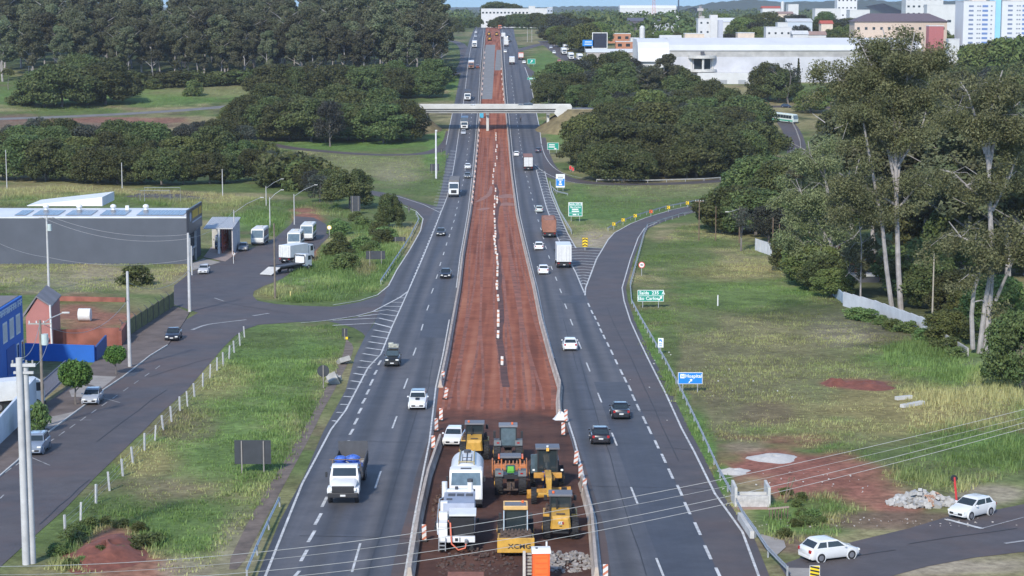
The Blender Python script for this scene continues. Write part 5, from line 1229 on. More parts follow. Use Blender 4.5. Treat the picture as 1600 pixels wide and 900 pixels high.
# ------------------------------------------------------------------ road-building machines in the median
def place_near(o, px, py, rz, near_y):
    """near_y: local y (nose +Y) of the part whose ground line is at the pixel"""
    p = at(px, py); f = Vector((-math.sin(rz), math.cos(rz), 0)); c = p - f * near_y
    c.z = gz(c.y) + .015; road_pose(o, c, rz)
M_mud = PM((.085, .060, .048), .95, 0, .35, 3, bump=.5, name='muddy_steel'); M_roof = PM((.14, .14, .15), .6, 0, .1, name='cab_roof'); M_yellow_d = PM((.48, .24, .04), .6, 0, .25, 2, name='dusty_yellow')
M_green = PM((.03, .12, .03), .5, name='tractor_green')
def tyre(root, x, y, r, w, lug=True, rim=M_yellow, n=22, name='wheel'):
    s = 1 if x > 0 else -1
    b = MB(); b.cyl((-w / 2, 0, 0), (-w / 2 + w * .12, 0, 0), r * .88, r * .97, n); b.cyl((-w / 2 + w * .12, 0, 0), (w / 2 - w * .12, 0, 0), r * .97, n=n); b.cyl((w / 2 - w * .12, 0, 0), (w / 2, 0, 0), r * .97, r * .88, n)
    if lug:
        for k in range(18):
            for sd in (1, -1):
                a = 2 * math.pi * (k + (.5 if sd > 0 else 0)) / 18
                b.box((sd * w * .24, math.cos(a) * r * .985, math.sin(a) * r * .985), (w * .5, .07, .06), rx=a + math.pi / 2 + sd * 0)
    o = b.build(name, M_rubber, root, loc=(x, y, r))
    c = MB(); c.cyl((s * (w / 2 - .10), 0, 0), (s * (w / 2 + .01), 0, 0), r * .55, r * .5, 16); c.cyl((s * w / 2, 0, 0), (s * (w / 2 + .05), 0, 0), r * .18, n=10); c.build('rim', rim, o)
    return o
def rops_cab(root, y, z, w, l, h, roof_m=M_roof, frame=M_black, name='cab', glass=M_glass, over=.12, roof_edge=None):
    b = MB()
    for sx in (-1, 1):
        for sy in (-1, 1): b.bx(sx * w / 2 - .05, sx * w / 2 + .05, y + sy * l / 2 - .05, y + sy * l / 2 + .05, z, z + h)
    b.bx(-w / 2, w / 2, y - l / 2, y + l / 2, z, z + .12)
    c = b.build(name, frame, root)
    b = MB(); b.bx(-w / 2 + .05, w / 2 - .05, y - l / 2 + .05, y + l / 2 - .05, z + .14, z + h - .02); b.build('window', glass, c)
    b = MB(); b.bx(-w / 2 - over, w / 2 + over, y - l / 2 - over, y + l / 2 + over, z + h, z + h + .16, .05); r = b.build('roof', roof_m, c)
    if roof_edge:
        b = MB()
        for sy in (-1, 1): b.bx(-w / 2 - over - .05, w / 2 + over + .05, y + sy * (l / 2 + over) - .08, y + sy * (l / 2 + over) + .08, z + h - .06, z + h + .2, .03)
        for sx in (-1, 1): b.bx(sx * (w / 2 + over) - .06, sx * (w / 2 + over) + .06, y - l / 2 - over + .09, y + l / 2 + over - .09, z + h - .05, z + h + .19, .03)
        b.build('roof_edge', roof_edge, c)
    return c
def drum(root, y, r, w, pads=True):
    b = MB(); b.cyl((-w / 2, 0, 0), (w / 2, 0, 0), r, n=36)
    if pads:
        for k in range(16):
            for j in range(9):
                a = 2 * math.pi * (k + (.5 if j % 2 else 0)) / 16; x = -w / 2 + w * (j + .5) / 9
                b.box((x, math.cos(a) * (r + .05), math.sin(a) * (r + .05)), (.15, .13, .12), rx=a - math.pi / 2, taper=(.75, .75))
    return b.build('drum', M_mud, root, loc=(0, y, r + (.1 if pads else 0)))
def roller(label, rear_view):
    """single-drum soil compactor; drum at +Y, engine at -Y"""
    o = empty('road_roller', (0, 0, 0), 0, label, 'roller')
    drum(o, 2.05, .74, 2.1)
    b = MB()
    for s in (1, -1): b.bx(s * 1.10, s * 1.22, 1.05, 2.95, .45, 1.15, .02)
    b.bx(-1.22, 1.22, 2.92, 3.2, .45, 1.12, .03); b.bx(-1.22, 1.22, .92, 1.1, .45, 1.15, .03)
    b.build('drum_frame', M_yellow, o)
    b = MB(); b.bx(-.3, .3, .2, .95, .5, 1.0); b.bx(-.55, .55, -2.6, .3, .55, 1.0); b.build('chassis', M_black, o)
    b = MB(); b.loft([[Vector((-w, y, .95)), Vector((w, y, .95)), Vector((w * .86, y, z)), Vector((-w * .86, y, z))] for y, w, z in ((-3.0, .60, 1.62), (-2.85, .72, 1.85), (-1.0, .72, 2.0), (-.85, .72, 2.0))]); h = b.build('engine_hood', M_yellow, o)
    b = MB(); b.box((0, -2.45, 1.905), (.62, .5, .03), rx=-.08); b.build('air_vent', M_mud, h)
    b = MB(); b.cyl((-.25, -1.25, 1.98), (-.25, -1.25, 2.75), .055, n=8); b.build('exhaust', M_black, h)
    for s in (1, -1): tyre(o, s * .98, -1.75, .76, .55)
    c = rops_cab(o, -.1, 1.05, 1.45, 1.5, 1.75)
    b = MB(); b.cyl((-.5, -.5, 2.97), (-.5, -.5, 3.12), .09, n=10); b.build('beacon', M_orange, c)
    for s in (1, -1): MB().box((s * 1.05, .9, 2.35), (.22, .08, .4), .03).build('wing_mirror', M_black, c)
    return o
MR = hdg(785, 800, 'L') * .3
o = roller('yellow soil compactor seen from its engine hood beside the concrete barrier', True); place_near(o, 876, 848, MR - .02, -3.0)
b = MB(); b.box((0, -3.03, 1.38), (.34, .03, .20), .01, rx=-.1); b.build('badge', M_plate, o)
text('CAT', .19, o, (-.03, -3.06, 1.38), M_black, rot=(R(84), 0, 0)); MB().box((.16, -3.05, 1.38), (.10, .02, .17), rx=-.1).build('badge_corner', M_lamp_r, o)
MB().box((0, -3.02, 1.16), (.18, .03, .05)).build('hood_latch', M_black, o)
o = roller('dusty yellow soil compactor parked behind the white water tanker', True); place_near(o, 741, 722, MR, -3.0)
# roller seen from its padfoot drum
o = roller('yellow padfoot roller with its drum towards the camera behind the portable toilet', False)
for c in list(o.children):
    if c.name.startswith('cab'):
        for k in list(c.children):
            if k.name.startswith('roof'): bpy.data.objects.remove(k)
b = MB(); b.bx(-.72, .72, -.9, .7, 2.8, 2.95, .04); b.build('roof', M_roof, o)
b = MB(); b.bx(-.84, .84, .62, .82, 2.72, 3.0, .05); b.bx(-.84, .84, -1.0, -.85, 2.72, 3.0, .05)
for s in (1, -1): b.bx(s * .73, s * .84, -.84, .61, 2.73, 2.99, .04)
b.build('roof_edge', PM((.62, .38, .14), .5, name='pale_yellow'), o)
b = MB(); b.tube([(-.8, .85, 2.7), (-.8, .95, 1.35), (-.3, 1.0, 1.3)], .045); b.tube([(.8, .85, 2.7), (.8, .95, 1.35)], .045); b.build('handrail', PM((.45, .52, .56), .4), o)
b = MB(); b.bx(-1.25, 1.25, 3.18, 3.34, .35, 1.35, .03); b.build('front_plate', M_yellow, o)
text('XCMG', .46, o, (-.25, 3.36, .78), M_black, rot=(R(90), 0, R(180)), sx=1.15)
place_near(o, 806, 872, math.pi + MR, 3.3)
for px, py, lab in [(764, 56, 'roller working on the red earth at the far crest, wood side'), (776, 56.5, 'roller working on the red earth at the far crest, field side'), (765, 64, 'small roller alone on the far red earth behind the grey gravel')]:
    o = roller(lab, True); place_near(o, px, py, 0, -3.0)
for px, py, lab, m_ in [(763, 43.5, 'white truck standing on the crest of the red earth', M_tw), (772, 44, 'pale truck beside the white one on the crest of the red earth', PM((.5, .45, .35), .6)), (781, 46, 'orange truck standing on the crest of the red earth', PM((.55, .16, .07), .6))]:
    o, L = truck(lab, 8, 2.5, 3.3, 'box', m_, m_, 1.9); put_end(o, L, px, py, math.pi, True)
# water tanker with its cab behind the milling machine
o = empty('tanker_truck', (0, 0, 0), 0, 'white water tanker truck with a ladder frame on its rounded tank', 'tanker truck'); L = 8.4; y1 = L / 2
cab(o, 2.45, y1 - 1.95, y1 - .1, .65, 2.95, M_tw, glass=M_glassl)
b = MB(); rings = []
for y, k in ((-y1 + .1, .80), (-y1 + .25, .95), (-y1 + .5, 1), (1.6, 1), (1.85, .95), (2.0, .80)):
    rings.append([Vector((math.cos(a) * 1.27 * k, y, 2.12 + math.sin(a) * .95 * k)) for a in [2 * math.pi * i / 28 for i in range(28)]])
b.loft(rings); b.build('tank', M_tw, o, smooth=True)
b = MB(); b.tube([(-.55, 1.9, 2.5), (-.58, 1.6, 3.12), (-.55, -3.4, 3.12), (-.55, -3.9, 2.8)], .05); b.tube([(.55, 1.9, 2.5), (.58, 1.6, 3.12), (.55, -3.4, 3.12), (.55, -3.9, 2.8)], .05)
b.tube([(-.55, 1.55, 3.14), (.55, 1.55, 3.14)], .05); b.build('catwalk_rail', PM((.34, .27, .12), .6, name='brass_paint'), o)
b = MB(); b.tube([(0, 1.6, 3.1), (0, -2.6, 3.1)], .05); b.cyl((0, -2.9, 3.05), (0, -2.9, 3.25), .28, n=14); b.tube([(-.35, .6, 3.08), (.35, .6, 3.08)], .03); b.tube([(-.35, -.6, 3.08), (.35, -.6, 3.08)], .03); b.tube([(-.35, 1.3, 3.08), (-.35, -2, 3.08)], .02); b.tube([(.35, 1.3, 3.08), (.35, -2, 3.08)], .02); b.build('hatch', M_dgrey, o)
MB().bx(-.5, .5, -y1, y1 - 2, .65, 1.15).build('chassis', M_black, o)
MB().box((0, y1 - .9, 2.97), (.8, .4, .06), .02).build('roof_hatch', M_dgrey, o)
for y in (y1 - 1.0, -y1 + 1.1, -y1 + 2.4):
    for s in (1, -1): wheel(o, s * 1.05, y, .5, .32)
place_near(o, 728, 797, math.pi + MR, y1)
# white cold recycler / milling machine
o = empty('milling_machine', (0, 0, 0), 0, 'white and grey road milling machine with an orange hose', 'milling machine')
G = PM((.26, .29, .36), .5, 0, .12, 1.5, name='machine_grey'); y1 = 3.3
b = MB(); b.bx(-1.22, .55, -2.9, 1.2, .9, 2.35, .06); b.bx(.6, 1.22, -2.9, 2.9, .7, 1.7, .05); b.build('body', M_tw, o)
b = MB(); b.prism([(-2.9, 2.36), (1.0, 2.36), (.7, 2.9), (-2.7, 3.05)], 'x', -1.2, .95); eh = b.build('engine_hood', G, o)
b = MB()
for k in range(3): b.box((-.82 + k * .62, -1.6, 3.01), (.5, .7, .04), rx=-.04)
b.box((.55, -.4, 2.96), (.4, .4, .04), rx=-.04); b.build('air_vent', M_dgrey, eh)
b = MB(); b.bx(-1.1, 1.0, -3.0, -2.5, 2.3, 3.2, .08); b.build('rear_panel', M_tw, o)
b = MB()
for x in (-.85, .95): b.cyl((x, -2.6, 2.6), (x, -2.6, 3.75), .2, n=12)
b.build('exhaust', M_tw, o)
b = MB(); b.cyl((-.85, -2.6, 3.74), (-.85, -2.6, 3.95), .21, n=12); b.cyl((.1, -2.6, 3.2), (.1, -2.6, 3.4), .12, n=10); b.build('exhaust_cap', M_dgrey, o)
b = MB(); b.box((-.42, 1.9, 2.55), (1.85, 1.5, .12), .03, rx=-.12); b.build('canopy', M_tw, o)
b = MB(); b.bx(-1.2, .5, 1.22, 2.9, 1.0, 2.3, .03); b.build('engine_bay', PM((.012, .012, .014), .8, name='black_recess_shade'), o)  # solid block; its black colour stands for the shade inside the bay
b = MB(); b.bx(-1.28, 1.1, 2.95, 3.3, .75, 1.15, .04); fb = b.build('front_beam', M_tw, o)
b = MB(); b.box((-.02, 3.31, .95), (.2, .04, .2)); b.box((-.25, 3.31, .95), (.05, .04, .3)); b.build('tow_eye', M_black, fb)
b = MB(); b.bx(.62, 1.2, 1.2, 2.9, 1.72, 2.0, .03); b.bx(.65, 1.15, .2, .7, 1.72, 3.0, .03); b.bx(.62, 1.2, 1.3, 1.9, 2.0, 2.5, .03); b.build('control_stand', M_tw, o)
b = MB(); b.tube([(1.26, -2.5, 1.8), (1.3, -.5, 2.6), (1.3, 2.6, 1.9), (1.25, 2.9, 1.2)], .05); b.tube([(.6, -2.2, 2.9), (1.25, -.6, 2.9), (1.25, .2, 2.4)], .05); b.build('handrail', M_steel, o)
b = MB(); b.tube([(.55, 2.4, 2.05), (.4, 3.0, 2.0), (.35, 3.45, 1.3), (.3, 3.5, .7), (-.15, 3.5, .28), (-.62, 3.5, .42), (-.68, 3.45, .8)], .055, 8); b.build('hose', PM((.65, .16, .09), .5, name='orange_hose'), o)
MB().cyl((-.68, 3.40, .72), (-.68, 3.52, 1.0), .11, n=10).build('hose_coupling', M_steel, o)
b = MB()
for s in (-1, 1): b.bx(.95 + s * .22 - .03, .95 + s * .22 + .03, 3.3, 3.5, .2, 1.1)
for z in (.3, .55, .8): b.bx(.72, 1.18, 3.32, 3.5, z, z + .05)
b.build('ladder', M_steel, o)
for x in (-.95, .95):
    for y in (-2.2, 2.2):
        b = MB(); b.prism([(y - .75, .15), (y - .55, 0), (y + .55, 0), (y + .75, .15), (y + .75, .45), (y + .5, .62), (y - .5, .62), (y - .75, .45)], 'x', x - .2, x + .2); b.build('track', M_rubber, o)
b = MB(); b.bx(-1.0, 1.0, -1.0, 1.0, .2, .9); b.build('rotor_housing', M_dgrey, o)
MB().box((1.33, -1.9, 1.9), (.12, 1.6, .8), .05).build('side_panel', M_yellow_d, o)
for s, y in ((-1, -.3), (1, .8), (1, 2.2)): MB().box((s * 1.42, y, 1.5), (.2, .12, .3), .03).build('wing_mirror', M_black, o)
place_near(o, 713, 864, math.pi + MR, 3.1)
# tractors
def tractor(label, green=False):
    """rear of the tractor at -Y"""
    o = empty('tractor', (0, 0, 0), 0, label, 'tractor')
    b = MB(); b.bx(-.38, .38, .5, 2.5, .95, 1.75, .1); b.build('bonnet', M_green if green else M_black, o)
    b = MB(); b.bx(-.3, .3, -1.2, 1.8, .55, 1.0); b.bx(-.2, .2, -1.6, -1.1, .5, .8); b.tube([(0, -1.3, 1.1), (0, -2.0, .65)], .05); b.bx(-.55, .55, -1.55, -1.4, .5, .62); b.build('chassis', M_mud, o)
    for s in (1, -1):
        tyre(o, s * .92, -.55, .88, .62, rim=M_yellow); tyre(o, s * .85, 1.9, .6, .42, rim=M_yellow)
        b = MB(); b.prism([(-1.3, 1.55), (-1.05, 1.95), (-.1, 1.95), (.25, 1.5), (.2, 1.45), (-.13, 1.87), (-1.0, 1.87), (-1.25, 1.5)], 'x', s * .58, s * 1.2); b.build('fender', PM((.10, .11, .115), .6, name='grey_fender'), o)
        MB().box((s * .85, -1.2, 1.76), (.2, .06, .1)).build('taillight', M_lamp_r, o)
    return o
o = tractor('tractor with dark closed cab and pale rear window standing in the back row')
c = rops_cab(o, -.25, 1.35, 1.35, 1.5, 1.7, roof_m=PM((.19, .19, .20), .6), glass=M_glassl)
MB().cyl((.35, -.5, 3.22), (.35, -.5, 3.4), .09, n=10).build('beacon', M_orange, c)
for s in (1, -1): MB().box((s * 1.15, -.8, 2.4), (.2, .08, .6), .03).build('wing_mirror', M_black, c)
place_near(o, 794, 726, MR, -1.6)
o = tractor('open tractor with orange roof posts and green seat seen from behind', True)
b = MB()
for s in (1, -1): b.box((s * .72, -.75, 2.35), (.08, .12, 1.15), ry=0); b.box((s * .66, .45, 2.2), (.06, .06, 1.4))
b.build('roof_post', PM((.55, .17, .05), .6, 0, .2), o)
b = MB(); b.bx(-.82, .82, -1.0, .6, 2.9, 3.05, .06); b.build('roof', M_roof, o)
b = MB(); b.bx(-.98, -.84, -.9, .5, 2.82, 3.0, .04); b.bx(.84, .98, -.9, .5, 2.82, 3.0, .04); b.build('roof_edge', M_orange, o)
b = MB(); b.box((0, -.45, 1.78), (.55, .5, .16), .05); b.box((0, -.72, 2.02), (.5, .14, .42), .05); b.build('seat', PM((.12, .42, .05), .6, name='lime_seat'), o)
b = MB(); b.bx(-.6, .6, -1.05, .3, 1.3, 1.62); b.build('platform', M_black, o)
place_near(o, 798, 776, MR, -1.4)
M_tor = PM((.42, .16, .065), .7, 0, .3, 3, name='dusty_orange')
o = empty('rotary_tiller', (0, 0, 0), 0, 'orange rotary tiller behind the open tractor', 'tiller')
b = MB(); b.bx(-1.35, 1.35, -.35, .35, .75, 1.2, .05); b.bx(-1.42, -1.33, -.5, .5, .3, 1.6); b.bx(1.33, 1.42, -.5, .5, .3, 1.6); b.build('frame', M_tor, o)
b = MB()
for i in range(9): b.box((-1.2 + i * .3, 0, 1.32), (.10, .45, .26), .03)
b.build('tine_bracket', PM((.40, .17, .08), .7, 0, .3, 3), o)
b = MB(); b.cyl((-1.3, 0, .5), (1.3, 0, .5), .42, n=14); b.build('rotor', M_mud, o)
place_near(o, 796, 748, MR, 0); 
# grader with its nose to the camera
o = empty('road_grader', (0, 0, 0), 0, 'yellow grader with dark cab and long front beam facing the camera', 'grader')
b = MB(); b.bx(-.95, .95, -4.6, -2.0, 1.0, 2.1, .1); b.build('engine_hood', M_black, o)
c = rops_cab(o, -1.2, 1.3, 1.5, 1.5, 1.95, roof_m=PM((.10, .10, .11), .5), over=.2)
MB().cyl((0, -.5, 3.42), (0, -.5, 3.56), .1, n=10).build('beacon', M_plate, c)
MB().box((0, -.22, 3.28), (.22, .06, .26), .02).build('work_lamp', PM((.8, .45, .08), .4), c)
b = MB(); b.box((1.05, -.6, 2.1), (.6, .05, 1.5), .04, rz=.5); b.build('door', M_glassl, c)
b = MB(); b.tube([(0, -.4, 1.5), (0, .6, 1.7), (0, 1.8, 1.75)], .22, 8); b.build('beam_root', M_dgrey, o, smooth=True)
b = MB(); b.bx(-.24, .24, 1.2, 4.4, 1.45, 1.95, .06); b.bx(-.2, .2, 4.3, 4.75, .8, 1.9, .05); b.bx(-1.0, 1.0, 4.45, 4.7, .62, .85, .04); b.build('front_beam', M_yellow, o)
for s in (1, -1):
    b = MB(); b.bx(s * .3, s * 1.1, .3, .8, 1.2, 1.6, .06); b.bx(s * .35, s * .5, .5, 2.2, 1.3, 1.45); b.build('blade_arm', M_yellow_d, o)
b = MB(); b.prism([(.0, .12), (.14, .05), (.22, .45), (.14, .75), (.05, .72), (.12, .42)], 'x', -1.8, 1.8)
b.build('blade', M_yellow_d, o, loc=(0, 2.2, 0), rz=.35)
for s in (1, -1):
    tyre(o, s * 1.15, 4.55, .62, .42, rim=M_yellow_d); tyre(o, s * 1.15, -2.4, .65, .42, rim=M_yellow_d); tyre(o, s * 1.15, -4.0, .65, .42, rim=M_yellow_d)
    MB().box((s * 1.1, .5, 1.8), (.2, .2, .14), .04).build('work_lamp', M_lamp_w, o)
place_near(o, 858, 789, math.pi + MR, 5.0)
P0 = at(851.5, 766); P0.z += .02
person('person in blue overalls with a pale stripe standing beside the grader beam', P0, R(170), 'stand', (.03, .05, .38), (.02, .03, .10), helmet=None)
P0 = o = None
# portable toilet and its neighbours
o = empty('portable_toilet', (0, 0, 0), 0, 'orange portable toilet with white roof', 'portable toilet')
OR = PM((.80, .12, .025), .5, 0, .08, 2, name='toilet_orange')
b = MB(); b.bx(-.55, .55, -.55, .55, .1, 2.05, .04); body = b.build('cabin', OR, o)
b = MB(); b.bx(-.42, .42, -.575, -.552, .2, 1.92); b.build('door', PM((.88, .15, .03), .5), o)
b = MB()
for z in (.35, .7, 1.05, 1.4, 1.75): b.bx(-.36, .36, -.60, -.58, z, z + .05)
b.build('door_rib', OR, o)
b = MB(); b.prism([(-.6, 2.053), (.6, 2.053), (.52, 2.2), (.2, 2.32), (-.2, 2.32), (-.52, 2.2)], 'x', -.6, .6); b.build('roof', M_white, o)
b = MB(); b.cyl((.4, .45, 2.2), (.4, .45, 2.55), .06, n=8); b.build('vent_pipe', M_white, o); b = MB(); b.cyl((-.28, -.2, 2.28), (-.28, -.2, 2.34), .09, n=10); b.build('vent_cap', M_black, o)
p = at(845, 912); o.location = (p.x, p.y + .3, p.z); o.rotation_euler.z = .05
o = MB().bx(-.09, .09, -.09, .09, 0, 1.9, .01).build('concrete_post', M_concl); o.location = at(819, 906); tag(o, 'pale upright post beside the portable toilet', 'post')
b = MB()
for i in range(9): b.bx(0, .06, i * .18, i * .18 + .12, 0, 1.5)
b = MB(); 
for i in range(7): b.bx(-.35, .35, -.03, .03, .25 + i * .22, .38 + i * .22)
b.bx(-.38, -.32, -.05, .05, 0, 1.8); b.bx(.32, .38, -.05, .05, 0, 1.8)
o = b.build('slatted_panel', M_conc); o.location = at(829, 904); tag(o, 'slatted grey panel between the post and the portable toilet', 'panel')
o = MB().box((0, 0, .5), (2.3, 1.4, 1.0), .04).build('rusty_box', PM((.22, .085, .05), .8, 0, .3, 2, name='rust')); o.location = at(728, 922); tag(o, 'rusty brown steel box at the bottom of the machine yard', 'box')
# rubble beside the machines
def rubble(name, px, py, n, rx, ry, s0, s1, h, label, ms, cat='rubble', seed=1):
    g = random.Random(seed); b = MB()
    for i in range(n):
        a = g.uniform(0, 6.28); t = math.sqrt(g.random()); x, y = math.cos(a) * t * rx, math.sin(a) * t * ry; s = g.uniform(s0, s1)
        b.box((x, y, h * (1 - t) * g.random() + s * .3), (s, s * g.uniform(.5, 1), s * g.uniform(.3, .8)), rz=g.uniform(0, 3), rx=g.uniform(-.6, .6), ry=g.uniform(-.5, .5))
    o = b.build(name, ms); p = at(px, py); o.location = p; 
    if n > 20: o['kind'] = 'stuff'
    return tag(o, label, cat)
rubble('rubble', 880, 880, 260, 2.2, 2.6, .08, .35, .3, 'grey broken rubble strewn beside the portable toilet', PM((.26, .235, .215), .9, 0, .3, 3))
rubble('rubble', 1440, 788, 240, 2.6, 1.6, .15, .6, 1.1, 'heap of grey concrete rubble on the field edge beside the side road', PM((.38, .37, .35), .9, 0, .25, 3), seed=2)
rubble('stones', 1300, 770, 70, 10, 8, .04, .14, 0, 'small stones and litter scattered over the bare red ground', PM((.45, .43, .40), .9, 0, .2), 'stones', 3)
rubble('stones', 1130, 660, 50, 9, 40, .04, .15, 0, 'pale litter and stones scattered on the mown field', PM((.5, .49, .46), .9, 0, .2), 'stones', 4)
rubble('stones', 1430, 818, 110, 14, 1.6, .04, .13, 0, 'pale gravel along the verge of the side road', PM((.42, .38, .34), .9, 0, .25), 'stones', 6)
rubble('clods', 745, 885, 240, 2.6, 4.5, .05, .22, .05, 'dark clods of churned earth in front of the milling machine', PM((.085, .055, .045), .95, 0, .3, 3), 'clods', 11)
rubble('clods', 690, 800, 120, .8, 9, .05, .25, .1, 'dark clods along the foot of the short barrier', PM((.10, .06, .045), .95, 0, .3, 3), 'clods', 12)
for px, py, s, lab, c in [(1458, 792, 1, 'broken wooden pallet leaning on the concrete rubble heap', 0), (1470, 786, .8, 'second broken pallet at the corner of the concrete rubble heap', 1)]:
    b = MB()
    for i in range(5): b.box((-.5 + i * .25, 0, .0), (.12, 1.1, .03))
    for y in (-.5, 0, .5): b.box((0, y, -.07), (1.15, .1, .1))
    o = b.build('pallet', PM((.45, .26, .17), .8, 0, .2)); p = at(px, py); o.location = p + Vector((0, 0, .5)); o.rotation_euler = (.7, .2, .8 * s + c); tag(o, lab, 'pallet')
def mound(name, px, py, rx, ry, h, label, m, seed, cat='mound', jit=.25):
    g = random.Random(seed); b = MB(); nr_, na = 7, 22; rings = []
    ph = [g.uniform(0, 6.28) for _ in range(4)]
    for i in range(nr_):
        t = 1 - i / (nr_ - 1) * .97; z = h * min(1, 1.5 * (math.cos(t * math.pi) * .5 + .5)) * g.uniform(.9, 1.1)
        rings.append([Vector((math.cos(a) * rx * t * (1 + jit * math.sin(2 * a + ph[0]) * .6 + jit * .5 * math.sin(5 * a + ph[1])), math.sin(a) * ry * t * (1 + jit * .6 * math.sin(3 * a + ph[2])), z * (1 + .25 * math.sin(3 * a + ph[3]) * (1 - t)) - (.03 if i == 0 else 0))) for a in [2 * math.pi * k / na for k in range(na)]])
    b.loft(rings); o = b.build(name, m, smooth=True); p = at(px, py); o.location = p
    o.rotation_euler.x = math.atan(slope(p.y)); return tag(o, label, cat)
M_sand = PM((.50, .47, .43), .95, 0, .12, 3, bump=.3, name='white_sand'); M_redsoil = PM((.185, .062, .040), .95, 0, .35, 1.5, bump=.6, name='red_soil')
mound('sand_pile', 1207, 716, 2.1, 2.6, .28, 'white sand pile on the red ground, upper of the two', M_sand, 1)
mound('sand_pile', 1146, 737, 1.5, 1.6, .22, 'flat pale sand pile beside the guard rail', M_sand, 2)
mound('earth_mound', 168, 866, 2.6, 6.0, .75, 'mound of red earth beside the street verge', M_redsoil, 3)
mound('earth_mound', 1305, 600, 1.4, 2.5, .5, 'small heap of red earth in the middle of the field', M_redsoil, 4); mound('earth_mound', 1350, 602, 3.4, 4, .35, 'longer heap of red earth in the middle of the field', M_redsoil, 5)
mound('debris_heap', 876, 655, .9, .9, .6, 'white crumpled sheet lying at the end of the barrier', M_white, 6, 'sheet')
rubble('concrete_slab', 541, 568, 3, .5, .9, .7, 1.3, .2, 'pale broken concrete slab in the ditch, farther one', M_conc, 'slab', 7); rubble('concrete_slab', 524, 598, 4, .6, 1.2, .8, 1.5, .2, 'pale broken concrete slab in the ditch, nearer one', M_conc, 'slab', 8)
M_ditch = PM((.15, .115, .09), .95, 0, .4, .8, bump=.5, name='ditch_soil', world=True)
sheet('drain_ditch', smooth_pts([(541, 530), (553, 540), (550, 556), (532, 590), (520, 615), (505, 640), (492, 668), (470, 710), (440, 765), (405, 830), (376, 890), (352, 890), (385, 820), (420, 760), (452, 708), (478, 665), (500, 625), (515, 595), (535, 560), (541, 530)], 1), .018, M_ditch)
# ------------------------------------------------------------------ barriers, rails, posts, signs, poles, wires
def extrude(name, pts, prof, m, label=None, cat=None, world=False, group=None, step=3.0, parent=None, end=True):
    """profile (sideways, up) run along a ground polyline"""
    Pt = [Vector(p) for p in pts] if world else [at(*p) for p in pts]
    Pt = densify(Pt, step); rings = []
    for i, p in enumerate(Pt):
        d = Pt[min(i + 1, len(Pt) - 1)] - Pt[max(i - 1, 0)]; d.z = 0; d.normalize(); n = Vector((d.y, -d.x, 0))
        rings.append([Vector((p.x, p.y, gz(p.y))) + n * a + Vector((0, 0, b)) for a, b in prof])
    mb = MB(); o0 = rings[0][0].copy() if parent is None else Vector((0, 0, 0))
    mb.loft([[v - o0 for v in r] for r in rings]); o = mb.build(name, m, parent)
    if parent is None: o.location = o0
    return tag(o, label, cat, group)
JERSEY = [(-.30, 0), (-.30, .08), (-.16, .30), (-.10, .82), (.10, .82), (.16, .30), (.30, .08), (.30, 0)]
M_barrier = PM((.40, .335, .28), .9, 0, .3, .5, bump=.2, name='dusty_concrete', world=True)
def off(pts, dx): return [(x + dx * (y + 40) / 900, y) for x, y in pts]
extrude('concrete_barrier', [(640, 906), (655, 812), (669, 748), (688, 692)], JERSEY, M_barrier, 'short pale concrete barrier slanting in towards the white milling machine', 'barrier')
extrude('concrete_barrier', off([(686, 606), (697, 555), (707, 500), (716, 450), (722, 400), (735, 325), (745, 225), (749, 176), (752, 130), (755, 90), (758, 56)], 3), JERSEY, M_barrier, 'long concrete barrier between the red earth and the oncoming carriageway', 'barrier')
extrude('concrete_barrier', [(932, 906), (924, 812), (909, 757)], JERSEY, M_barrier, 'short concrete barrier beside the yellow compactor and the rubble', 'barrier')
extrude('concrete_barrier', [(874, 652), (873, 630), (875, 607)] + off([(862, 560), (847, 505), (836, 450), (820, 385), (809, 337), (800, 270), (796, 225), (792, 185), (787, 130), (785, 100), (782, 58)], -2), JERSEY, M_barrier, 'long concrete barrier along the red earth on the field side', 'barrier')
# striped hazard posts
def stripe_mat():
    m, nt, b = nodes('hazard_stripes'); L = nt.links.new
    tc = N(nt, 'ShaderNodeTexCoord'); mp = N(nt, 'ShaderNodeMapping'); mp.inputs['Rotation'].default_value = (0, R(35), 0); L(tc.outputs['Object'], mp.inputs['Vector'])
    wv = N(nt, 'ShaderNodeTexWave', Scale=.85, bands_direction='Z'); L(mp.outputs[0], wv.inputs['Vector'])
    r = N(nt, 'ShaderNodeValToRGB'); r.color_ramp.interpolation = 'CONSTANT'; r.color_ramp.elements[0].color = (.62, .60, .57, 1); r.color_ramp.elements[1].position = .66; r.color_ramp.elements[1].color = (.50, .17, .10, 1)
    L(wv.outputs['Fac'], r.inputs['Fac']); L(r.outputs['Color'], b.inputs['Base Color']); b.inputs['Roughness'].default_value = .5; return m
M_haz = stripe_mat()
hz = empty('hazard_post'); b = MB(); b.bx(-.17, .17, -.03, .03, .12, 1.25, .02); b.build('panel', M_haz, hz); MB().bx(-.26, .26, -.18, .18, 0, .12, .03).build('foot', M_rubber, hz)
hz_used = [False]
def hazard(px, py, label, group, tilt=0, s=1.0):
    o = hz if not hz_used[0] else copy_tree(hz)
    hz_used[0] = True; o.location = at(px, py, .02); o.rotation_euler = (rnd.uniform(-.06, .06), tilt, rnd.uniform(-.4, .4)); o.scale = (s, s, s); tag(o, label, 'hazard post', group)
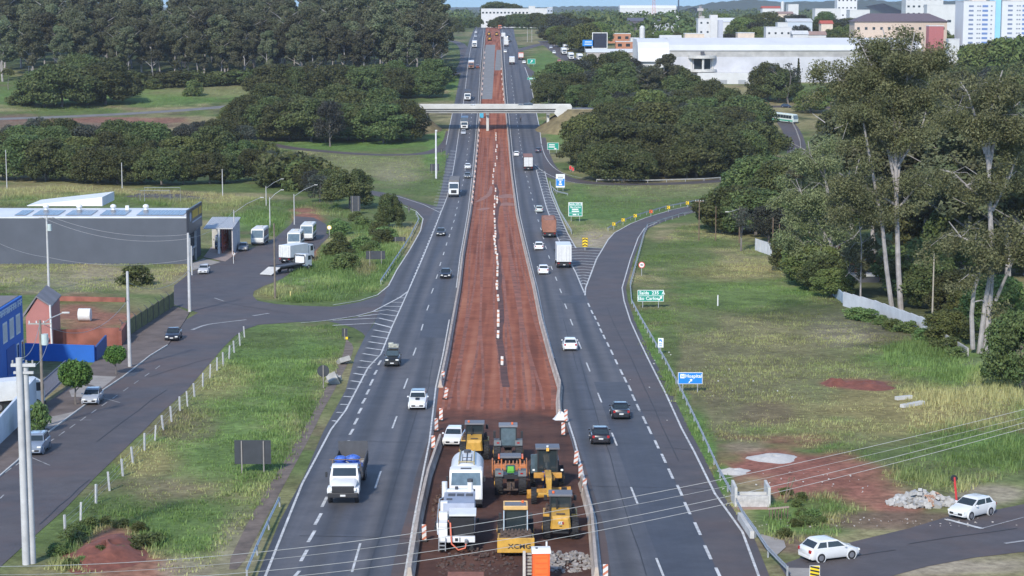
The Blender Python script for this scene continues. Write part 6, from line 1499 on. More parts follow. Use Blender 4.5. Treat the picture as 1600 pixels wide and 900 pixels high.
for px, py, t, lab in [(691, 597, .1, 'striped hazard post at the near end of the long barrier'), (695, 624, .2, 'tilted striped hazard post beside the gap in the barriers'), (689, 658, 0, 'striped hazard post beside the dusty lane behind the short barrier'), (682, 674, 0, 'striped hazard post standing just behind the end of the short barrier'), (677, 702, 0, 'striped hazard post at the slanting end of the short barrier'), (663, 846, 0, 'lone striped hazard post beside the white milling machine'),
                       (880, 681, 0, 'striped hazard post below the crumpled white sheet'), (899, 727, .1, 'striped hazard post beside the dusty lane, upper of a pair by the grader'), (907, 749, 0, 'striped hazard post beside the dusty lane, lower of a pair by the grader'), (912, 772, .1, 'striped hazard post at the tip of the short barrier by the compactor'), (946, 911, 0, 'striped hazard post at the lower end of the carriageway'), (884, 660, 0, 'striped hazard post next to the crumpled white sheet')]:
    hazard(px, py, lab, None, t, .98)
G = ('striped hazard post along the inner edge of the oncoming carriageway', 'hazard posts along the oncoming carriageway')
for i in range(30):
    y = 322 - i * 8.2
    if y > 80 and not (150 < y < 184): hazard(interp(L_BAR, y) + 2.2, y, *G)
G = ('striped hazard post at the foot of the far barrier beyond the bridge', 'hazard posts beyond the bridge')
for i in range(7): y = 158 - i * 8.0; hazard(interp(R_BAR, y) - 2.5, y, *G)
# white markers down the middle of the earth strip
G = ('white marker post with orange band along the trench in the red earth', 'marker posts down the middle of the earth')
mkp = empty('marker_post'); MB().bx(-.16, .16, -.05, .05, .05, 1.05, .02).build('panel', PM((.66, .63, .58), .6, 0, .1, name='marker_white'), mkp); MB().bx(-.17, .17, -.06, .06, .55, .72, .01).build('band', PM((.55, .20, .09), .5), mkp); MB().bx(-.25, .25, -.16, .16, 0, .05).build('foot', M_rubber, mkp)
MID = [(774.8, 212), (774.9, 216), (775, 220), (776.4, 231), (774.8, 238), (776.5, 249), (774, 260), (771.6, 269), (770.7, 278), (770, 288), (774.4, 300), (773.5, 312), (776.5, 313), (776.5, 318), (773, 325), (772.5, 336), (773, 348), (773.5, 358), (774.5, 368), (774, 372), (772.6, 376), (772.8, 383), (774, 392), (774.5, 397), (776.5, 405), (777.4, 412), (777, 421), (777.2, 432), (777, 448), (777, 453), (779, 471), (779, 496), (779, 504), (778.5, 511), (778, 529), (784.5, 571)]
for i, (x, y) in enumerate(MID):
    o = mkp if i == 0 else copy_tree(mkp); o.location = at(x, y, .02); o.rotation_euler = (0, rnd.uniform(-.15, .15), rnd.uniform(-.5, .5)); tag(o, G[0], 'marker post', G[1])
b = Ribbon(); b.add([(x + 3 + 1.5 * math.sin(y * .7), y) for x, y in MID[9:]] + [(788, 590), (791, 605)], .8, .022); b.build('trench', PM((.10, .042, .032), .95, 0, .4, .6, bump=.6, name='dark_trench_soil', world=True))
# guard rails
WPROF = [(-.03, .50), (-.05, .58), (.03, .64), (-.05, .70), (-.03, .80), (-.07, .80), (-.09, .70), (-.01, .64), (-.09, .58), (-.07, .50)]
def guard(pts, label, gap=4.0, m=M_steel):
    Pt = [at(*p) for p in pts]; o = empty('guard_rail', Pt[0], 0, label, 'guard rail')
    D = densify(Pt, 2.5)
    r = extrude('rail', [q - Pt[0] + Vector((0, Pt[0].y * 0, 0)) for q in D], WPROF, m, world=True, parent=o, step=50) if False else None
    mb = MB(); rings = []
    for i, p in enumerate(D):
        d = D[min(i + 1, len(D) - 1)] - D[max(i - 1, 0)]; d.z = 0; d.normalize(); n = Vector((d.y, -d.x, 0))
        rings.append([p - Pt[0] + n * a + Vector((0, 0, z)) for a, z in WPROF])
    mb.loft(rings); mb.build('rail', m, o)
    me = None; s = 0
    for i, p in enumerate(densify(Pt, gap)):
        if me is None:
            k = MB().bx(-.06, .06, -.04, .04, -.2, .74).build('post', M_steel, o); me = k.data
        else: k = mesh_obj('post', me, None, o)
        k.location = p - Pt[0]
        if i > 95: break
    return o
guard([(1230, 902), (1200, 871), (1180, 840), (1162, 815), (1150, 792), (1125, 747), (1107, 707), (1091, 672), (1062, 612), (1040, 570), (1020, 535), (1000, 500), (987, 475), (985, 449), (995, 411), (1007, 366), (1012, 356), (1040, 346), (1070, 337), (1100, 330)], 'long steel guard rail following the edge of the exit ramp and the field')
guard([(950, 361), (970, 350), (1000, 339), (1040, 327), (1075, 320), (1102, 314)], 'short steel guard rail behind the yellow chevron markers on the ramp', 4)
guard([(859, 287), (862, 302), (875, 335), (893, 366)], 'steel guard rail along the grass edge of the chevron gore', 4)
guard([(860, 294), (870, 303), (887, 307)], 'very short bent guard rail behind the blue service sign', 4)
guard([(932, 284.5), (1012, 285.5), (1100, 283), (1150, 279.5), (1200, 275)], 'low guard rail along the outer side of the loop ramp', 5, M_conc)
guard([(386, 908), (402, 868), (420, 828), (437, 792)], 'steel guard rail rising at the foot of the grass verge', 4)
guard([(595, 445), (617, 411), (640, 376), (655, 346), (650, 336)], 'steel guard rail round the bend of the entry ramp', 4)
guard([(1236, 190), (1244, 205), (1250, 222), (1252, 240)], 'pale guard rail at the outside of the loop below the bus', 4, M_conc)
# concrete parapet on the culvert under the rail
extrude('concrete_parapet', [(1163, 812), (1172, 826), (1183, 842)], [(.2, 0), (.2, .55), (.5, .55), (.5, 0)], M_concl, 'short concrete parapet between the guard rail and the culvert', 'parapet')
# signs
def sign(x0, x1, y0, y1, yb, label, face, border=M_white, posts=2, back=False, name='road_sign', cat='sign', shape='rect', tilt=0.0):
    p = at((x0 + x1) / 2, yb); k = ppm(p.y); w = (x1 - x0) / k; h = (y1 - y0) / k
    z0 = on((x0 + x1) / 2, y1, p.y).z - p.z
    o = empty(name, p, 0, label, cat)
    for i in range(posts):
        x = 0 if posts == 1 else (-w * .3 + i * w * .6)
        MB().bx(x - .05, x + .05, -.13 if back else .03, -.03 if back else .11, -.3, z0 + h * (.98 if back else .9)).build('post', M_steel if not back else M_bpost, o)
    if back: face = border = PM((.040, .044, .052), .55, 0, .2, 1.2, name='sign_back')
    if shape == 'rect':
        b = MB(); b.bx(-w / 2, w / 2, -.02, .02, z0, z0 + h, .0); b.build('board', border, o)
        if not back: b = MB(); t = min(w, h) * .045; b.bx(-w / 2 + t, w / 2 - t, -.035, -.021, z0 + t, z0 + h - t); b.build('face', face, o)
    else:
        b = MB(); b.cyl((0, -.02, z0 + h / 2), (0, .02, z0 + h / 2), h / 2, n=28); b.build('board', border, o)
        if not back: b = MB(); b.cyl((0, -.035, z0 + h / 2), (0, -.021, z0 + h / 2), h / 2 * .78, n=28); b.build('face', face, o)
    return o, w, h, z0
M_bpost = PM((.24, .22, .20), .8, 0, .2, 2, name='sign_back_post'); M_sg = PM((.0, .27, .19), .5, 0, .06, name='sign_green'); M_sb = PM((.01, .20, .58), .5, 0, .06, name='sign_blue'); M_sy = PM((.80, .55, .02), .5, 0, .06, name='sign_yellow'); M_sw = PM((.78, .78, .76), .5, 0, .04, name='sign_white')
def arrow(o, x, z, s, m):
    b = MB(); b.prism([(x - s * .4, z - s * .5), (x - s * .2, z - s * .5), (x + s * .22, z + s * .02), (x + s * .42, z - s * .18), (x + s * .5, z + s * .5), (x - s * .18, z + s * .42), (x + s * .06, z + s * .18), (x - s * .4, z - s * .3)], 'y', -.05, -.036); b.build('arrow', m, o)
def bars(o, items, m, name='lettering'):
    b = MB()
    for x, z, w, h in items: b.bx(x - w / 2, x + w / 2, -.05, -.036, z - h / 2, z + h / 2)
    b.build(name, m, o)
o, w, h, z = sign(996, 1037, 453, 471, 481, 'green sign reading Saída 235 A São Carlos beside the exit ramp', M_sg)
text('Saída  235  A', h * .40, o, (w * .05, -.04, z + h * .74), M_sw, sx=1.05); text('São Carlos', h * .40, o, (-w * .1, -.04, z + h * .26), M_sw, sx=1.05); arrow(o, w * .36, z + h * .27, h * .36, M_sw); bars(o, [(0, z + h * .5, w * .97, h * .04)], M_sw, 'divider')
o, w, h, z = sign(888, 910, 316, 338, 346, 'tall green direction sign with several lines in the gore grass', M_sg)
text('Saída 235 B', h * .20, o, (0, -.04, z + h * .87), M_sw); text('São Carlos', h * .17, o, (0, -.04, z + h * .65), M_sw); bars(o, [(0, z + h * .76, w * .92, h * .02), (0, z + h * .24, w * .92, h * .02)], M_sw, 'divider')
bars(o, [(-w * .02, z + h * .50, w * .45, h * .08), (0, z + h * .36, w * .52, h * .08), (-w * .06, z + h * .13, w * .26, h * .08), (w * .2, z + h * .13, w * .06, h * .1)], M_sw)
o, w, h, z = sign(868.5, 882.5, 272, 293, 299, 'white and blue service sign with a pictogram beside the chevron gore', M_sw)
b = MB(); b.bx(-w * .46, w * .46, -.05, -.036, z + h * .12, z + h * .66); b.build('blue_panel', M_sb, o)
b = MB(); b.cyl((0, -.07, z + h * .42), (0, -.051, z + h * .42), h * .08, n=12); b.bx(-w * .18, w * .18, -.07, -.051, z + h * .18, z + h * .30); b.bx(-w * .3, w * .3, -.07, -.051, z + h * .54, z + h * .6); b.build('pictogram', M_sw, o)
bars(o, [(0, z + h * .86, w * .6, h * .03), (0, z + h * .75, w * .6, h * .04)], M_dgrey)
o, w, h, z = sign(855, 873, 223, 234, 241, 'green direction sign partly hidden by the loop trees', M_sg); bars(o, [(-w * .1, z + h * .7, w * .5, h * .14), (-w * .1, z + h * .4, w * .55, h * .14), (w * .2, z + h * .15, w * .2, h * .14)], M_sw)
o, w, h, z = sign(824, 836.5, 92, 100, 104, 'small green sign on the verge by the far slip road', M_sg); arrow(o, 0, z + h * .5, h * .5, M_sw)
o, w, h, z = sign(824, 839, 121, 124.5, 128, 'narrow green sign beyond the bridge at the dark trees', M_sg); bars(o, [(0, z + h * .5, w * .6, h * .25)], M_sw)
o, w, h, z = sign(1059, 1097.5, 581.5, 600, 613, 'blue sign reading Hospital with an H square beside the guard rail', M_sb)
text('Hospital', h * .42, o, (w * .13, -.04, z + h * .68), M_sw); bars(o, [(-w * .32, z + h * .68, h * .36, h * .36)], M_sw, 'pictogram'); arrow(o, 0, z + h * .27, h * .34, M_sw)
b = MB(); b.bx(-w * .36, -w * .34, -.06, -.051, z + h * .58, z + h * .78); b.bx(-w * .30, -w * .28, -.06, -.051, z + h * .58, z + h * .78); b.bx(-w * .34, -w * .30, -.06, -.051, z + h * .66, z + h * .70); b.build('letter', M_sb, o)
o, w, h, z = sign(1028, 1036.5, 528, 543, 553, 'narrow white sign with blue marks beside the guard rail', M_sw, posts=1)
b = MB()
for i in range(2):
    for j in range(3): b.bx(-w * .32 + j * w * .22, -w * .22 + j * w * .22, -.05, -.036, z + h * (.12 + .22 * i), z + h * (.28 + .22 * i))
b.prism([(-w * .3, z + h * .88), (w * .1, z + h * .88), (w * .3, z + h * .60), (w * .1, z + h * .58), (-.0, z + h * .75), (-w * .3, z + h * .62)], 'y', -.05, -.036); b.build('marking', M_sb, o)
M_red = PM((.60, .03, .03), .5, name='sign_red')
o, w, h, z = sign(997.5, 1007.5, 409, 419, 431, 'round white speed sign with red rim at the ramp edge', M_sw, border=M_red, posts=1, shape='round'); text('40', h * .5, o, (0, -.04, z + h * .5), M_black)
o, w, h, z = sign(909.5, 918.5, 371, 386, 391, 'yellow and black chevron board at the tip of the gore', M_sy, border=M_black, posts=1)
b = MB()
for k in range(3): zz = z + h * (.06 + .31 * k); b.prism([(-w * .42, zz), (0, zz + h * .13), (w * .42, zz), (w * .42, zz + h * .12), (0, zz + h * .25), (-w * .42, zz + h * .12)], 'y', -.05, -.036)
b.build('chevron', M_black, o)
LAB = ['yellow marker board at the start of the ramp curve, next to the gore grass', 'second yellow marker board along the ramp curve', 'third marker board along the ramp curve, paler', 'orange-looking fourth marker board along the ramp curve', 'fifth marker board along the ramp curve', 'last yellow marker board of the ramp curve near the wooden poles']
for i, (x, y) in enumerate([(959, 350), (973.5, 343.5), (992.5, 337), (1017, 330.5), (1044.5, 324), (1074, 317)]):
    o, w, h, z = sign(x - 2.6, x + 2.6, y - 2.7, y + 2.7, y + 9 - i * .4, LAB[i], M_sy if i != 3 else M_orange, border=M_black, posts=1, name='marker_board', cat='marker board')
    b = MB(); b.prism([(w * .25, z + h * .1), (-w * .2, z + h * .5), (w * .25, z + h * .9), (w * .02, z + h * .9), (-w * .42, z + h * .5), (w * .02, z + h * .1)], 'y', -.05, -.036); b.build('chevron', M_black, o)
o, w, h, z = sign(1264.5, 1280.5, 883, 906, 914, 'yellow and black striped object marker in front of the white hatchback', M_sy, posts=1, name='object_marker')
b = MB()
for k in range(4): zz = z + h * (.02 + .25 * k); b.prism([(-w * .45, zz + h * .12), (w * .45, zz - h * .02 + (.02 if k == 0 else 0)), (w * .45, zz + h * .10), (-w * .45, zz + h * .23)], 'y', -.05, -.036)
b.build('stripe', M_black, o)
sign(572, 602, 392, 405, 417, 'black back of a wide sign on two posts on the grass island', None, back=True)
sign(367, 424, 687, 725, 739, 'large black back of a sign on two posts in the verge', None, back=True)
o, w, h, z = sign(534.5, 543, 513, 526, 530, 'small black sign back with yellow base at the verge tip', None, back=True, posts=1); MB().bx(.1, .4, -.1, .0, 0, .3).build('reflector', M_sy, o)
sign(496, 515, 570, 589, 606, 'grey round back of a sign standing in the verge', None, back=True, posts=1, shape='round')
sign(672, 686, 256, 267, 271, 'dark sign back behind the tall white mast', None, back=True)
sign(687, 692, 233, 238, 241, 'small dark sign back where the loop road meets the highway', None, back=True, posts=1)
sign(548, 563, 306, 330, 335, 'tall weathered billboard back with vertical boards among the bushes', None, back=True, name='billboard')
sign(614, 634, 370, 377, 381, 'low dark sign lying in the grass by the entry ramp', None, back=True)
o, w, h, z = sign(511, 518.5, 352, 359, 372, 'small round yellow sign on a post at the yard end', M_sw, border=M_sy, posts=1, shape='round')
sign(637, 641, 322, 329, 332, 'little black sign back at the head of the entry ramp', None, back=True, posts=1)
o, w, h, z = sign(889.5, 893, 259, 265, 268, 'small red and white sign at the loop trees', M_red, posts=1)
o, w, h, z = sign(893.5, 897, 261, 267, 269, 'second small red and white sign at the loop trees', M_red, posts=1)
# blue roadside board by the far trees, black hoarding beside it
o, w, h, z = sign(910, 928, 62.5, 72, 98, 'blue hoarding with two white lines at the far service road', M_sb, border=M_sb); bars(o, [(0, z + h * .68, w * .6, h * .2), (0, z + h * .3, w * .66, h * .18)], PM((.45, .55, .8), .5))
o, w, h, z = sign(925, 949, 51, 76, 98, 'huge black hoarding with white edge beside the blue one', PM((.012, .016, .035), .5), border=M_white, posts=2)
# red post with black disc, white marker post, pale posts
o = empty('sign_post', at(1496, 792), 0, 'leaning red post with a black disc at the field edge', 'sign post'); b = MB(); b.cyl((0, 0, -.2), (-.3, 0, 2.3), .09, n=10); b.build('post', PM((.55, .05, .05), .5), o); b = MB(); b.cyl((-.32, -.05, 2.2), (-.32, .05, 2.2), .26, n=18); b.build('disc', M_black, o)
def post(px, yb, yt, r, label, m=M_concl, name='post', cat='post', r1=None, group=None):
    p, h = ht(px, yb, yt); o = MB().cyl((0, 0, -.3), (0, 0, h), r, r1 or r, 10).build(name, m, smooth=True); o.location = p; return tag(o, label, cat, group), h
post(1121.5, 478, 461, .10, 'short white post standing in the mown field', M_white)
post(454, 466, 455, .10, 'short yellowish post at the edge of the grass island', PM((.6, .5, .2), .6))
post(365, 412, 398, .05, 'thin pale bollard on the yard near the lamp post', M_white)
# power and lamp poles
def pole(px, yb, yt, r, label, m=M_conc, arm=None, cross=0, gear=None, name='power_pole', cat='pole', r1=None):
    p, h = ht(px, yb, yt); o = empty(name, p, 0, label, cat)
    MB().cyl((0, 0, -.5), (0, 0, h), r, r1 or r * .65, 12).build('shaft', m, o, smooth=True)
    if cross:
        b = MB(); b.box((0, 0, h - .35), (cross, .12, .12)); b.build('crossarm', M_wood if m is M_wood else M_conc, o)
        b = MB()
        for s in (-.45, -.15, .15, .45): b.cyl((s * cross, 0, h - .29), (s * cross, 0, h - .08), .06, n=8)
        b.build('insulator', M_white, o)
    if arm:
        dx, dz = arm; b = MB(); b.tube([(0, 0, h - .5), (dx * .5, -.1, h - .5 + dz * .6), (dx, -.2, h - .5 + dz)], .05); b.build('lamp_arm', M_steel, o)
        MB().box((dx + .25 * (1 if dx > 0 else -1), -.2, h - .48 + dz), (.7, .28, .14), .04).build('lamp_head', M_concl, o)
    if gear:
        b = MB(); b.cyl((.42, -.1, h - 2.3), (.42, -.1, h - 1.3), .32, n=14); b.build('transformer', PM((.45, .52, .50), .5), o)
    return o, p, h
M_pole = PM((.46, .455, .45), .85, 0, .18, .8, bump=.1, name='pole_concrete')
o, p, h = pole(41, 882, 559, .25, 'massive twin concrete pole at the street verge', M_pole, r1=.21)
b = MB(); b.cyl((.34, .30, -.5), (.30, .30, h - .4), .25, .21, 12); b.build('shaft', M_pole, o, smooth=True)
b = MB(); b.box((.25, .1, h - .5), (1.6, .25, .2)); b.box((.25, .1, h - 1.0), (1.3, .2, .16)); b.build('crossarm', M_pole, o)
b = MB()
for s in (-.45, .0, .45, .85): b.cyl((s, .1, h - .4), (s, .1, h - .18), .06, n=8)
b.build('insulator', M_conc, o); TW = p + Vector((.2, 0, h))
pole(203, 574, 424, .22, 'slim pale concrete pole beside the clipped street tree', M_pole)
pole(296.5, 487, 364, .24, 'pale concrete pole at the junction corner', M_pole)
pole(76.5, 453, 337, .2, 'concrete pole with crossarm in front of the dark warehouse', M_pole, cross=2.4, gear=True)
pole(68, 668, 500, .17, 'weathered wooden pole with transformer beside the blue shop', PM((.20, .17, .14), .9, 0, .25, 2), cross=2.2, gear=True, arm=(2.2, 1.2))
pole(430, 466, 349, .17, 'brown wooden pole on the grass island', PM((.17, .14, .11), .9, 0, .25, 2))
for px, yb, yt, arm, lab in [(422, 356, 308, (2.4, 2.0), 'street lamp with long arm behind the lone minibus'), (460, 351, 303, (4.4, 2.4), 'street lamp with long arm beside the dirt track'), (416, 321, 291, (3.6, 2.2), 'street lamp farthest up the weedy slope'), (366.5, 392, 328, (5.0, 2.8), 'street lamp beside the workshop forecourt'), (300, 430, 384, None, 'short pale post beside the dark warehouse corner')]:
    pole(px, yb, yt, .13, lab, M_pole, arm=arm, name='street_lamp' if arm else 'post', cat='street lamp' if arm else 'post')
for px, yb, yt, lab in [(11, 295, 234, 'pale pole at the edge of the thicket, nearer of two'), (26, 279, 229, 'pale pole at the edge of the thicket, farther of two'), (191, 294, 254, 'thin pale pole standing before the thicket'), (348, 308, 264, 'thin pale pole by the weeds beyond the frames')]: pole(px, yb, yt, .13, lab, M_pole)
o, p, h = pole(681.5, 279, 203, .26, 'thick white mast beside the chevron gore', PM((.62, .62, .62), .6, 0, .08), r1=.22, name='mast', cat='mast')
b = MB(); b.box((0, -.1, h * .42), (.5, .4, .6), .05); b.build('equipment_box', M_white, o); b = MB(); b.box((.1, -.2, h - .2), (.5, .5, .4), .05); b.build('camera_head', M_white, o)
pole(1456, 518, 396, .13, 'pale pole standing among the trees behind the white wall', PM((.34, .30, .24), .9, 0, .15))
pole(1092, 376, 312, .12, 'wooden pole where the ramp leaves behind the trees', M_wood, cross=1.6)
pole(1155, 380, 322, .12, 'wooden pole with lamp arm behind the bare grey tree', M_wood, arm=(-2.2, -.6)); pole(1118, 376, 322, .10, 'thin wooden pole next to the bare grey tree', M_wood)
pole(1207, 402, 340, .12, 'thin brown pole rising from the white fence posts', M_wood); pole(1217, 402, 350, .10, 'second thin brown pole rising from the white fence posts', M_wood)
pole(909, 166, 138, .12, 'white pole on the bridge approach', M_pole)
for px, yb, yt, lab in [(716, 49, 32, 'lamp mast by the far crest on the wood side'), (824, 66, 44, 'thin lamp mast beside the far slip road'), (831, 66, 45, 'second thin lamp mast beside the far slip road'), (866, 72, 53, 'lamp mast at the far bare verge'), (873, 72, 54, 'second lamp mast at the far bare verge'), (885, 78, 62, 'pale post on the far service road')]: pole(px, yb, yt, .12, lab, M_pole, name='lamp_mast', cat='lamp mast')
# wires
def wire(a, c, label, sag=1.0, r=.02, m=None, group=None, mid=None, n=28, cat='wire'):
    a, c = Vector(a), Vector(c); pts = []
    for i in range(n + 1):
        t = i / n
        if mid is not None: q = a * (2 * (t - .5) * (t - 1)) + Vector(mid) * (4 * t * (1 - t)) + c * (2 * t * (t - .5))
        else: q = a.lerp(c, t); q.z -= sag * 4 * t * (1 - t)
        pts.append(q - a)
    o = MB().tube(pts, r, 5).build('power_line', m or PM((.50, .50, .48), .5, .2, name='wire_metal')); o.location = a; return tag(o, label, cat, group)
for (ya, ym, yc), lab in zip([(885, 809, 622), (898, 822, 634), (905, 840.5, 641), (916, 853, 649)], ['uppermost of the four power lines crossing the highway', 'second power line from the top crossing the highway', 'third power line from the top crossing the highway', 'lowest of the four power lines crossing the highway']):
    wire(on(-60, ya, 98), on(1670, yc, 152), lab, mid=on(805, ym, 124), r=.018 if 'second' not in lab else .012, m=PM((.50, .48, .43), .5, .1, name='bright_wire'), n=40)
def topz(px, yb, yt, up=0): p, h = ht(px, yb, yt); return p + Vector((0, 0, h - .2 + up))
wd = topz(68, 668, 500); wh = topz(76.5, 453, 337); jp = topz(296.5, 487, 364); s2 = topz(203, 574, 424); isl = topz(430, 466, 349); lp = topz(366.5, 392, 328)
for a, c, sg, lab in [(TW, wd, .8, 'cable from the twin pole to the wooden pole'), (TW + Vector((.3, 0, -.4)), wd + Vector((.8, 0, -1.4)), 1.0, 'lower cable from the twin pole to the wooden pole'), (wd, s2 + Vector((0, 0, -3)), 2.2, 'drooping cable from the wooden pole over the red ruin'), (wh + Vector((.8, 0, 0)), jp, 1.2, 'cable from the warehouse pole to the junction pole'), (wh + Vector((-.8, 0, 0)), jp + Vector((0, 0, -.6)), 1.6, 'lower cable from the warehouse pole to the junction pole'), (wh + Vector((0, 0, -6.2)), jp + Vector((0, 0, -3.5)), 1.0, 'telephone cable along the dark warehouse wall'), (at(-20, 405) + Vector((0, 0, 4)), wh + Vector((0, 0, -6.2)), .6, 'telephone cable running off beyond the warehouse pole'),
                      (jp + Vector((0, 0, -.5)), lp, 1.0, 'cable from the junction pole to the workshop lamp'), (s2 + Vector((0, 0, -1)), jp + Vector((0, 0, -5)), 1.6, 'low cable from the slim pole to the junction pole')]:
    wire(a, c, lab, sg, .025, PM((.30, .30, .31), .6, name='cable_grey'), cat='cable')
# concrete-post fence along the street
FP = [(102, 836), (126, 815), (150, 787), (171, 767), (192, 744), (208, 725), (226, 704), (242, 689), (255, 672), (268, 659), (281, 642), (293, 635), (304, 620), (317, 605), (328, 591), (339, 579), (349, 572), (358, 561), (366, 551), (375, 540), (382, 527)]
b0 = at(*FP[0]); o = empty('wire_fence', b0, 0, 'row of pale concrete posts with wires along the street verge', 'fence')
for i, q in enumerate(FP):
    c = MB().bx(-.07, .07, -.07, .07, -.3, 1.5 + rnd.uniform(-.1, .1), .01).build('post', M_pole, o); c.location = at(*q) - b0; c.rotation_euler = (rnd.uniform(-.06, .06), rnd.uniform(-.08, .08), rnd.uniform(0, 1))
for z in (.45, .85, 1.25): MB().tube([at(*q) - b0 + Vector((0, 0, z)) for q in FP], .008, 4).build('wire', M_steel, o)
# kerbs and pavement of the street
KERB = [(25, 723.5), (80, 673), (130, 636), (162, 610), (192, 590), (235, 556.5), (262, 540)]
M_pave = PM((.135, .105, .09), .95, 0, .3, .5, bump=.3, name='pavement_soil', world=True)
sheet('pavement', [(-40, 772), (25, 723)] + KERB[1:] + [(278, 518), (290, 500), (296, 489), (272, 478), (232, 503), (190, 533), (165, 552), (148, 566), (118, 598), (100, 612), (60, 640), (0, 694), (-40, 725)], .10, M_pave, skirt=.15)
extrude('kerb', [(-40, 779)] + KERB, [(-.10, 0), (-.10, .13), (.04, .13), (.04, 0)], M_concl)['kind'] = 'structure'
M_slab = PM((.30, .27, .24), .9, 0, .2, .6, name='driveway_concrete', world=True)
for q in [[(70, 655), (103, 648), (118, 644), (90, 664), (78, 672), (62, 668)], [(140, 588), (182, 590), (160, 608), (132, 600)], [(108, 612), (130, 604), (158, 608), (140, 622), (112, 622)]]: sheet('driveway', q, .115, M_slab)
sheet('forecourt', [(318, 402), (352, 409), (374, 393), (372, 384), (330, 386)], .05, PM((.30, .23, .20), .9, 0, .2, .6, name='forecourt_tiles', world=True)); sheet('forecourt', [(296, 413), (318, 404), (345, 410), (300, 423)], .05, M_slab)
# earth frames, culvert, concrete bits in the field
def frame(px0, px1, yb, yt, label):
    p = at(px0, yb); q = at(px1, yb); hgt = on(px0, yt, p.y).z - p.z; d = q - p
    o = MB().tube([(0, 0, 0), (0, 0, hgt), (d.x, d.y, hgt), (d.x, d.y, 0)], .07, 6).build('pipe_frame', M_steel); o.location = p; return tag(o, label, 'frame')
frame(226, 282, 315, 293, 'tall pipe portal standing in the weeds, rear one'); frame(219, 266, 314, 298, 'lower pipe portal standing in the weeds, front one')
b = MB(); b.box((0, 0, .25), (3.2, .35, .3)); b.build('x', M_conc) if False else b.bm.free()
for (a, c), lab in [(((1400, 625), (1424, 623)), 'grey concrete beam lying in the field, farther one'), (((1409, 637), (1442, 632)), 'grey concrete beam lying in the field, nearer one')]:
    p, q = at(*a), at(*c); o = MB().box((0, 0, .18), ((q - p).length, .5, .36), .03).build('concrete_beam', M_concl); o.location = (p + q) / 2; o.rotation_euler.z = math.atan2(q.y - p.y, q.x - p.x); tag(o, lab, 'concrete beam')
p = at(1176, 794); k = ppm(p.y); o = empty('culvert_box', p, 0, 'unfinished concrete culvert box with two raised side walls by the guard rail', 'culvert')
b = MB(); b.bx(-1.15, 1.15, 0, .18, 0, .95); b.build('front_wall', PM((.44, .42, .40), .9, 0, .25, 3, bump=.5, name='rough_concrete'), o)
for s in (-1, 1): MB().bx(s * 1.15, s * 1.35, .1, 2.6, 0, 1.55, .01).build('side_wall', M_concl, o)
MB().bx(-1.14, 1.14, .9, 1.1, .0, 1.0).build('inner_wall', M_concl, o); b = MB(); b.bx(-1.5, 1.5, -.5, -.01, -.1, .1); b.build('footing', PM((.30, .20, .16), .9), o)
o = empty('timber_formwork', at(1216, 812), .35, 'leaning timber formwork panel between culvert and weeds', 'formwork')
b = MB()
for i in range(7): b.bx(-.75 + i * .25, -.69 + i * .25, 0, .05, 0, .9)
b.build('stave', M_wood, o); MB().bx(-.85, .85, -.06, .0, .82, .95).build('rail', PM((.38, .28, .22), .8), o)
o = MB().tube([(0, 0, 0), (.35, .3, 1.9), (.75, .3, 1.95), (.1, .1, 0)], .06, 5).build('timber_prop', M_wood); o.location = at(1226, 786); tag(o, 'two grey timber props leaning over the red soil', 'timber')
sheet('concrete_apron', [(1184, 834), (1225, 846), (1228, 856), (1210, 872), (1196, 858)], .06, M_slab); sheet('concrete_apron', [(1228, 888), (1270, 889), (1286, 904), (1240, 908)], .05, M_slab)
# white letters on the bridge slope
o = empty('white_letters', at(878, 208), 0, 'big white letters S A standing on the slope below the bridge end', 'letters'); text('SA', 2.0, o, (0, 0, .8), M_white, rot=(R(80), 0, 0)).data
# ------------------------------------------------------------------ bridge
PB = at(762, 203); YB = PB.y; zt = on(762, 164.5, YB - 5).z; zb = on(762, 177, YB - 5).z; zp = zt - 1.0
xl_, xr_ = on(647, 170, YB - 5).x, on(884, 170, YB - 5).x
M_bridge = PM((.50, .49, .45), .85, 0, .15, .25, bump=.1, name='bridge_concrete', world=True); M_bridge_d = PM((.24, .235, .22), .9, 0, .2, .3, name='bridge_shade_concrete', world=True)  # girders and caps get a darker copy, under-deck shade put in its colour
o = empty('road_bridge', (0, YB, 0), 0, 'pale concrete road bridge spanning both carriageways', 'bridge')
MB().bx(xl_ - 25, xr_ + 25, -5, 5, zb + .9, zp - .25).build('deck', M_bridge, o)
b = MB()
for y in (-4.2, -1.4, 1.4, 4.2): b.bx(xl_ + 2, xr_ - 3, y - .3, y + .3, zb, zb + .9)
b.build('girder', M_bridge_d, o)
for y in (-5, 4.75): MB().bx(xl_ - 6, xr_ + 2, y, y + .25, zp - .6, zt).build('parapet', M_bridge, o)
MB().bx(xl_ - 25, xr_ + 30, -4.6, 4.6, zp - .247, zp - .20).build('roadway', M_road, o)
for px in (762, 667, 856):
    for y in (-2.5, 2.5):
        x = on(px, 190, YB).x; zg = gz(YB + y) + (0 if px == 762 else 0)
        MB().bx(x - .45, x + .45, y - .5, y + .5, zg - .3, zb - .01, .1).build('pier', M_bridge, o)
    MB().bx(on(px, 190, YB).x - .6, on(px, 190, YB).x + .6, -4.4, 4.4, zb - .7, zb - .003).build('pier_cap', M_bridge_d, o)
b = MB(); b.prism([(xr_ - 4, zb), (xr_ - 1.5, zb - 2.6), (xr_ + 1, zb - 2.6), (xr_ + 2.2, zt - .5), (xr_ - 3, zt - .5)], 'y', -5.2, 5.2); b.build('abutment', M_bridge, o)
b = MB(); b.prism([(xl_ + 3, zb), (xl_ + 1.5, zb - 2.2), (xl_ - 1, zb - 2.2), (xl_ - 2.2, zt - .5), (xl_ + 2, zt - .5)], 'y', -5.2, 5.2); b.build('abutment', M_bridge, o)
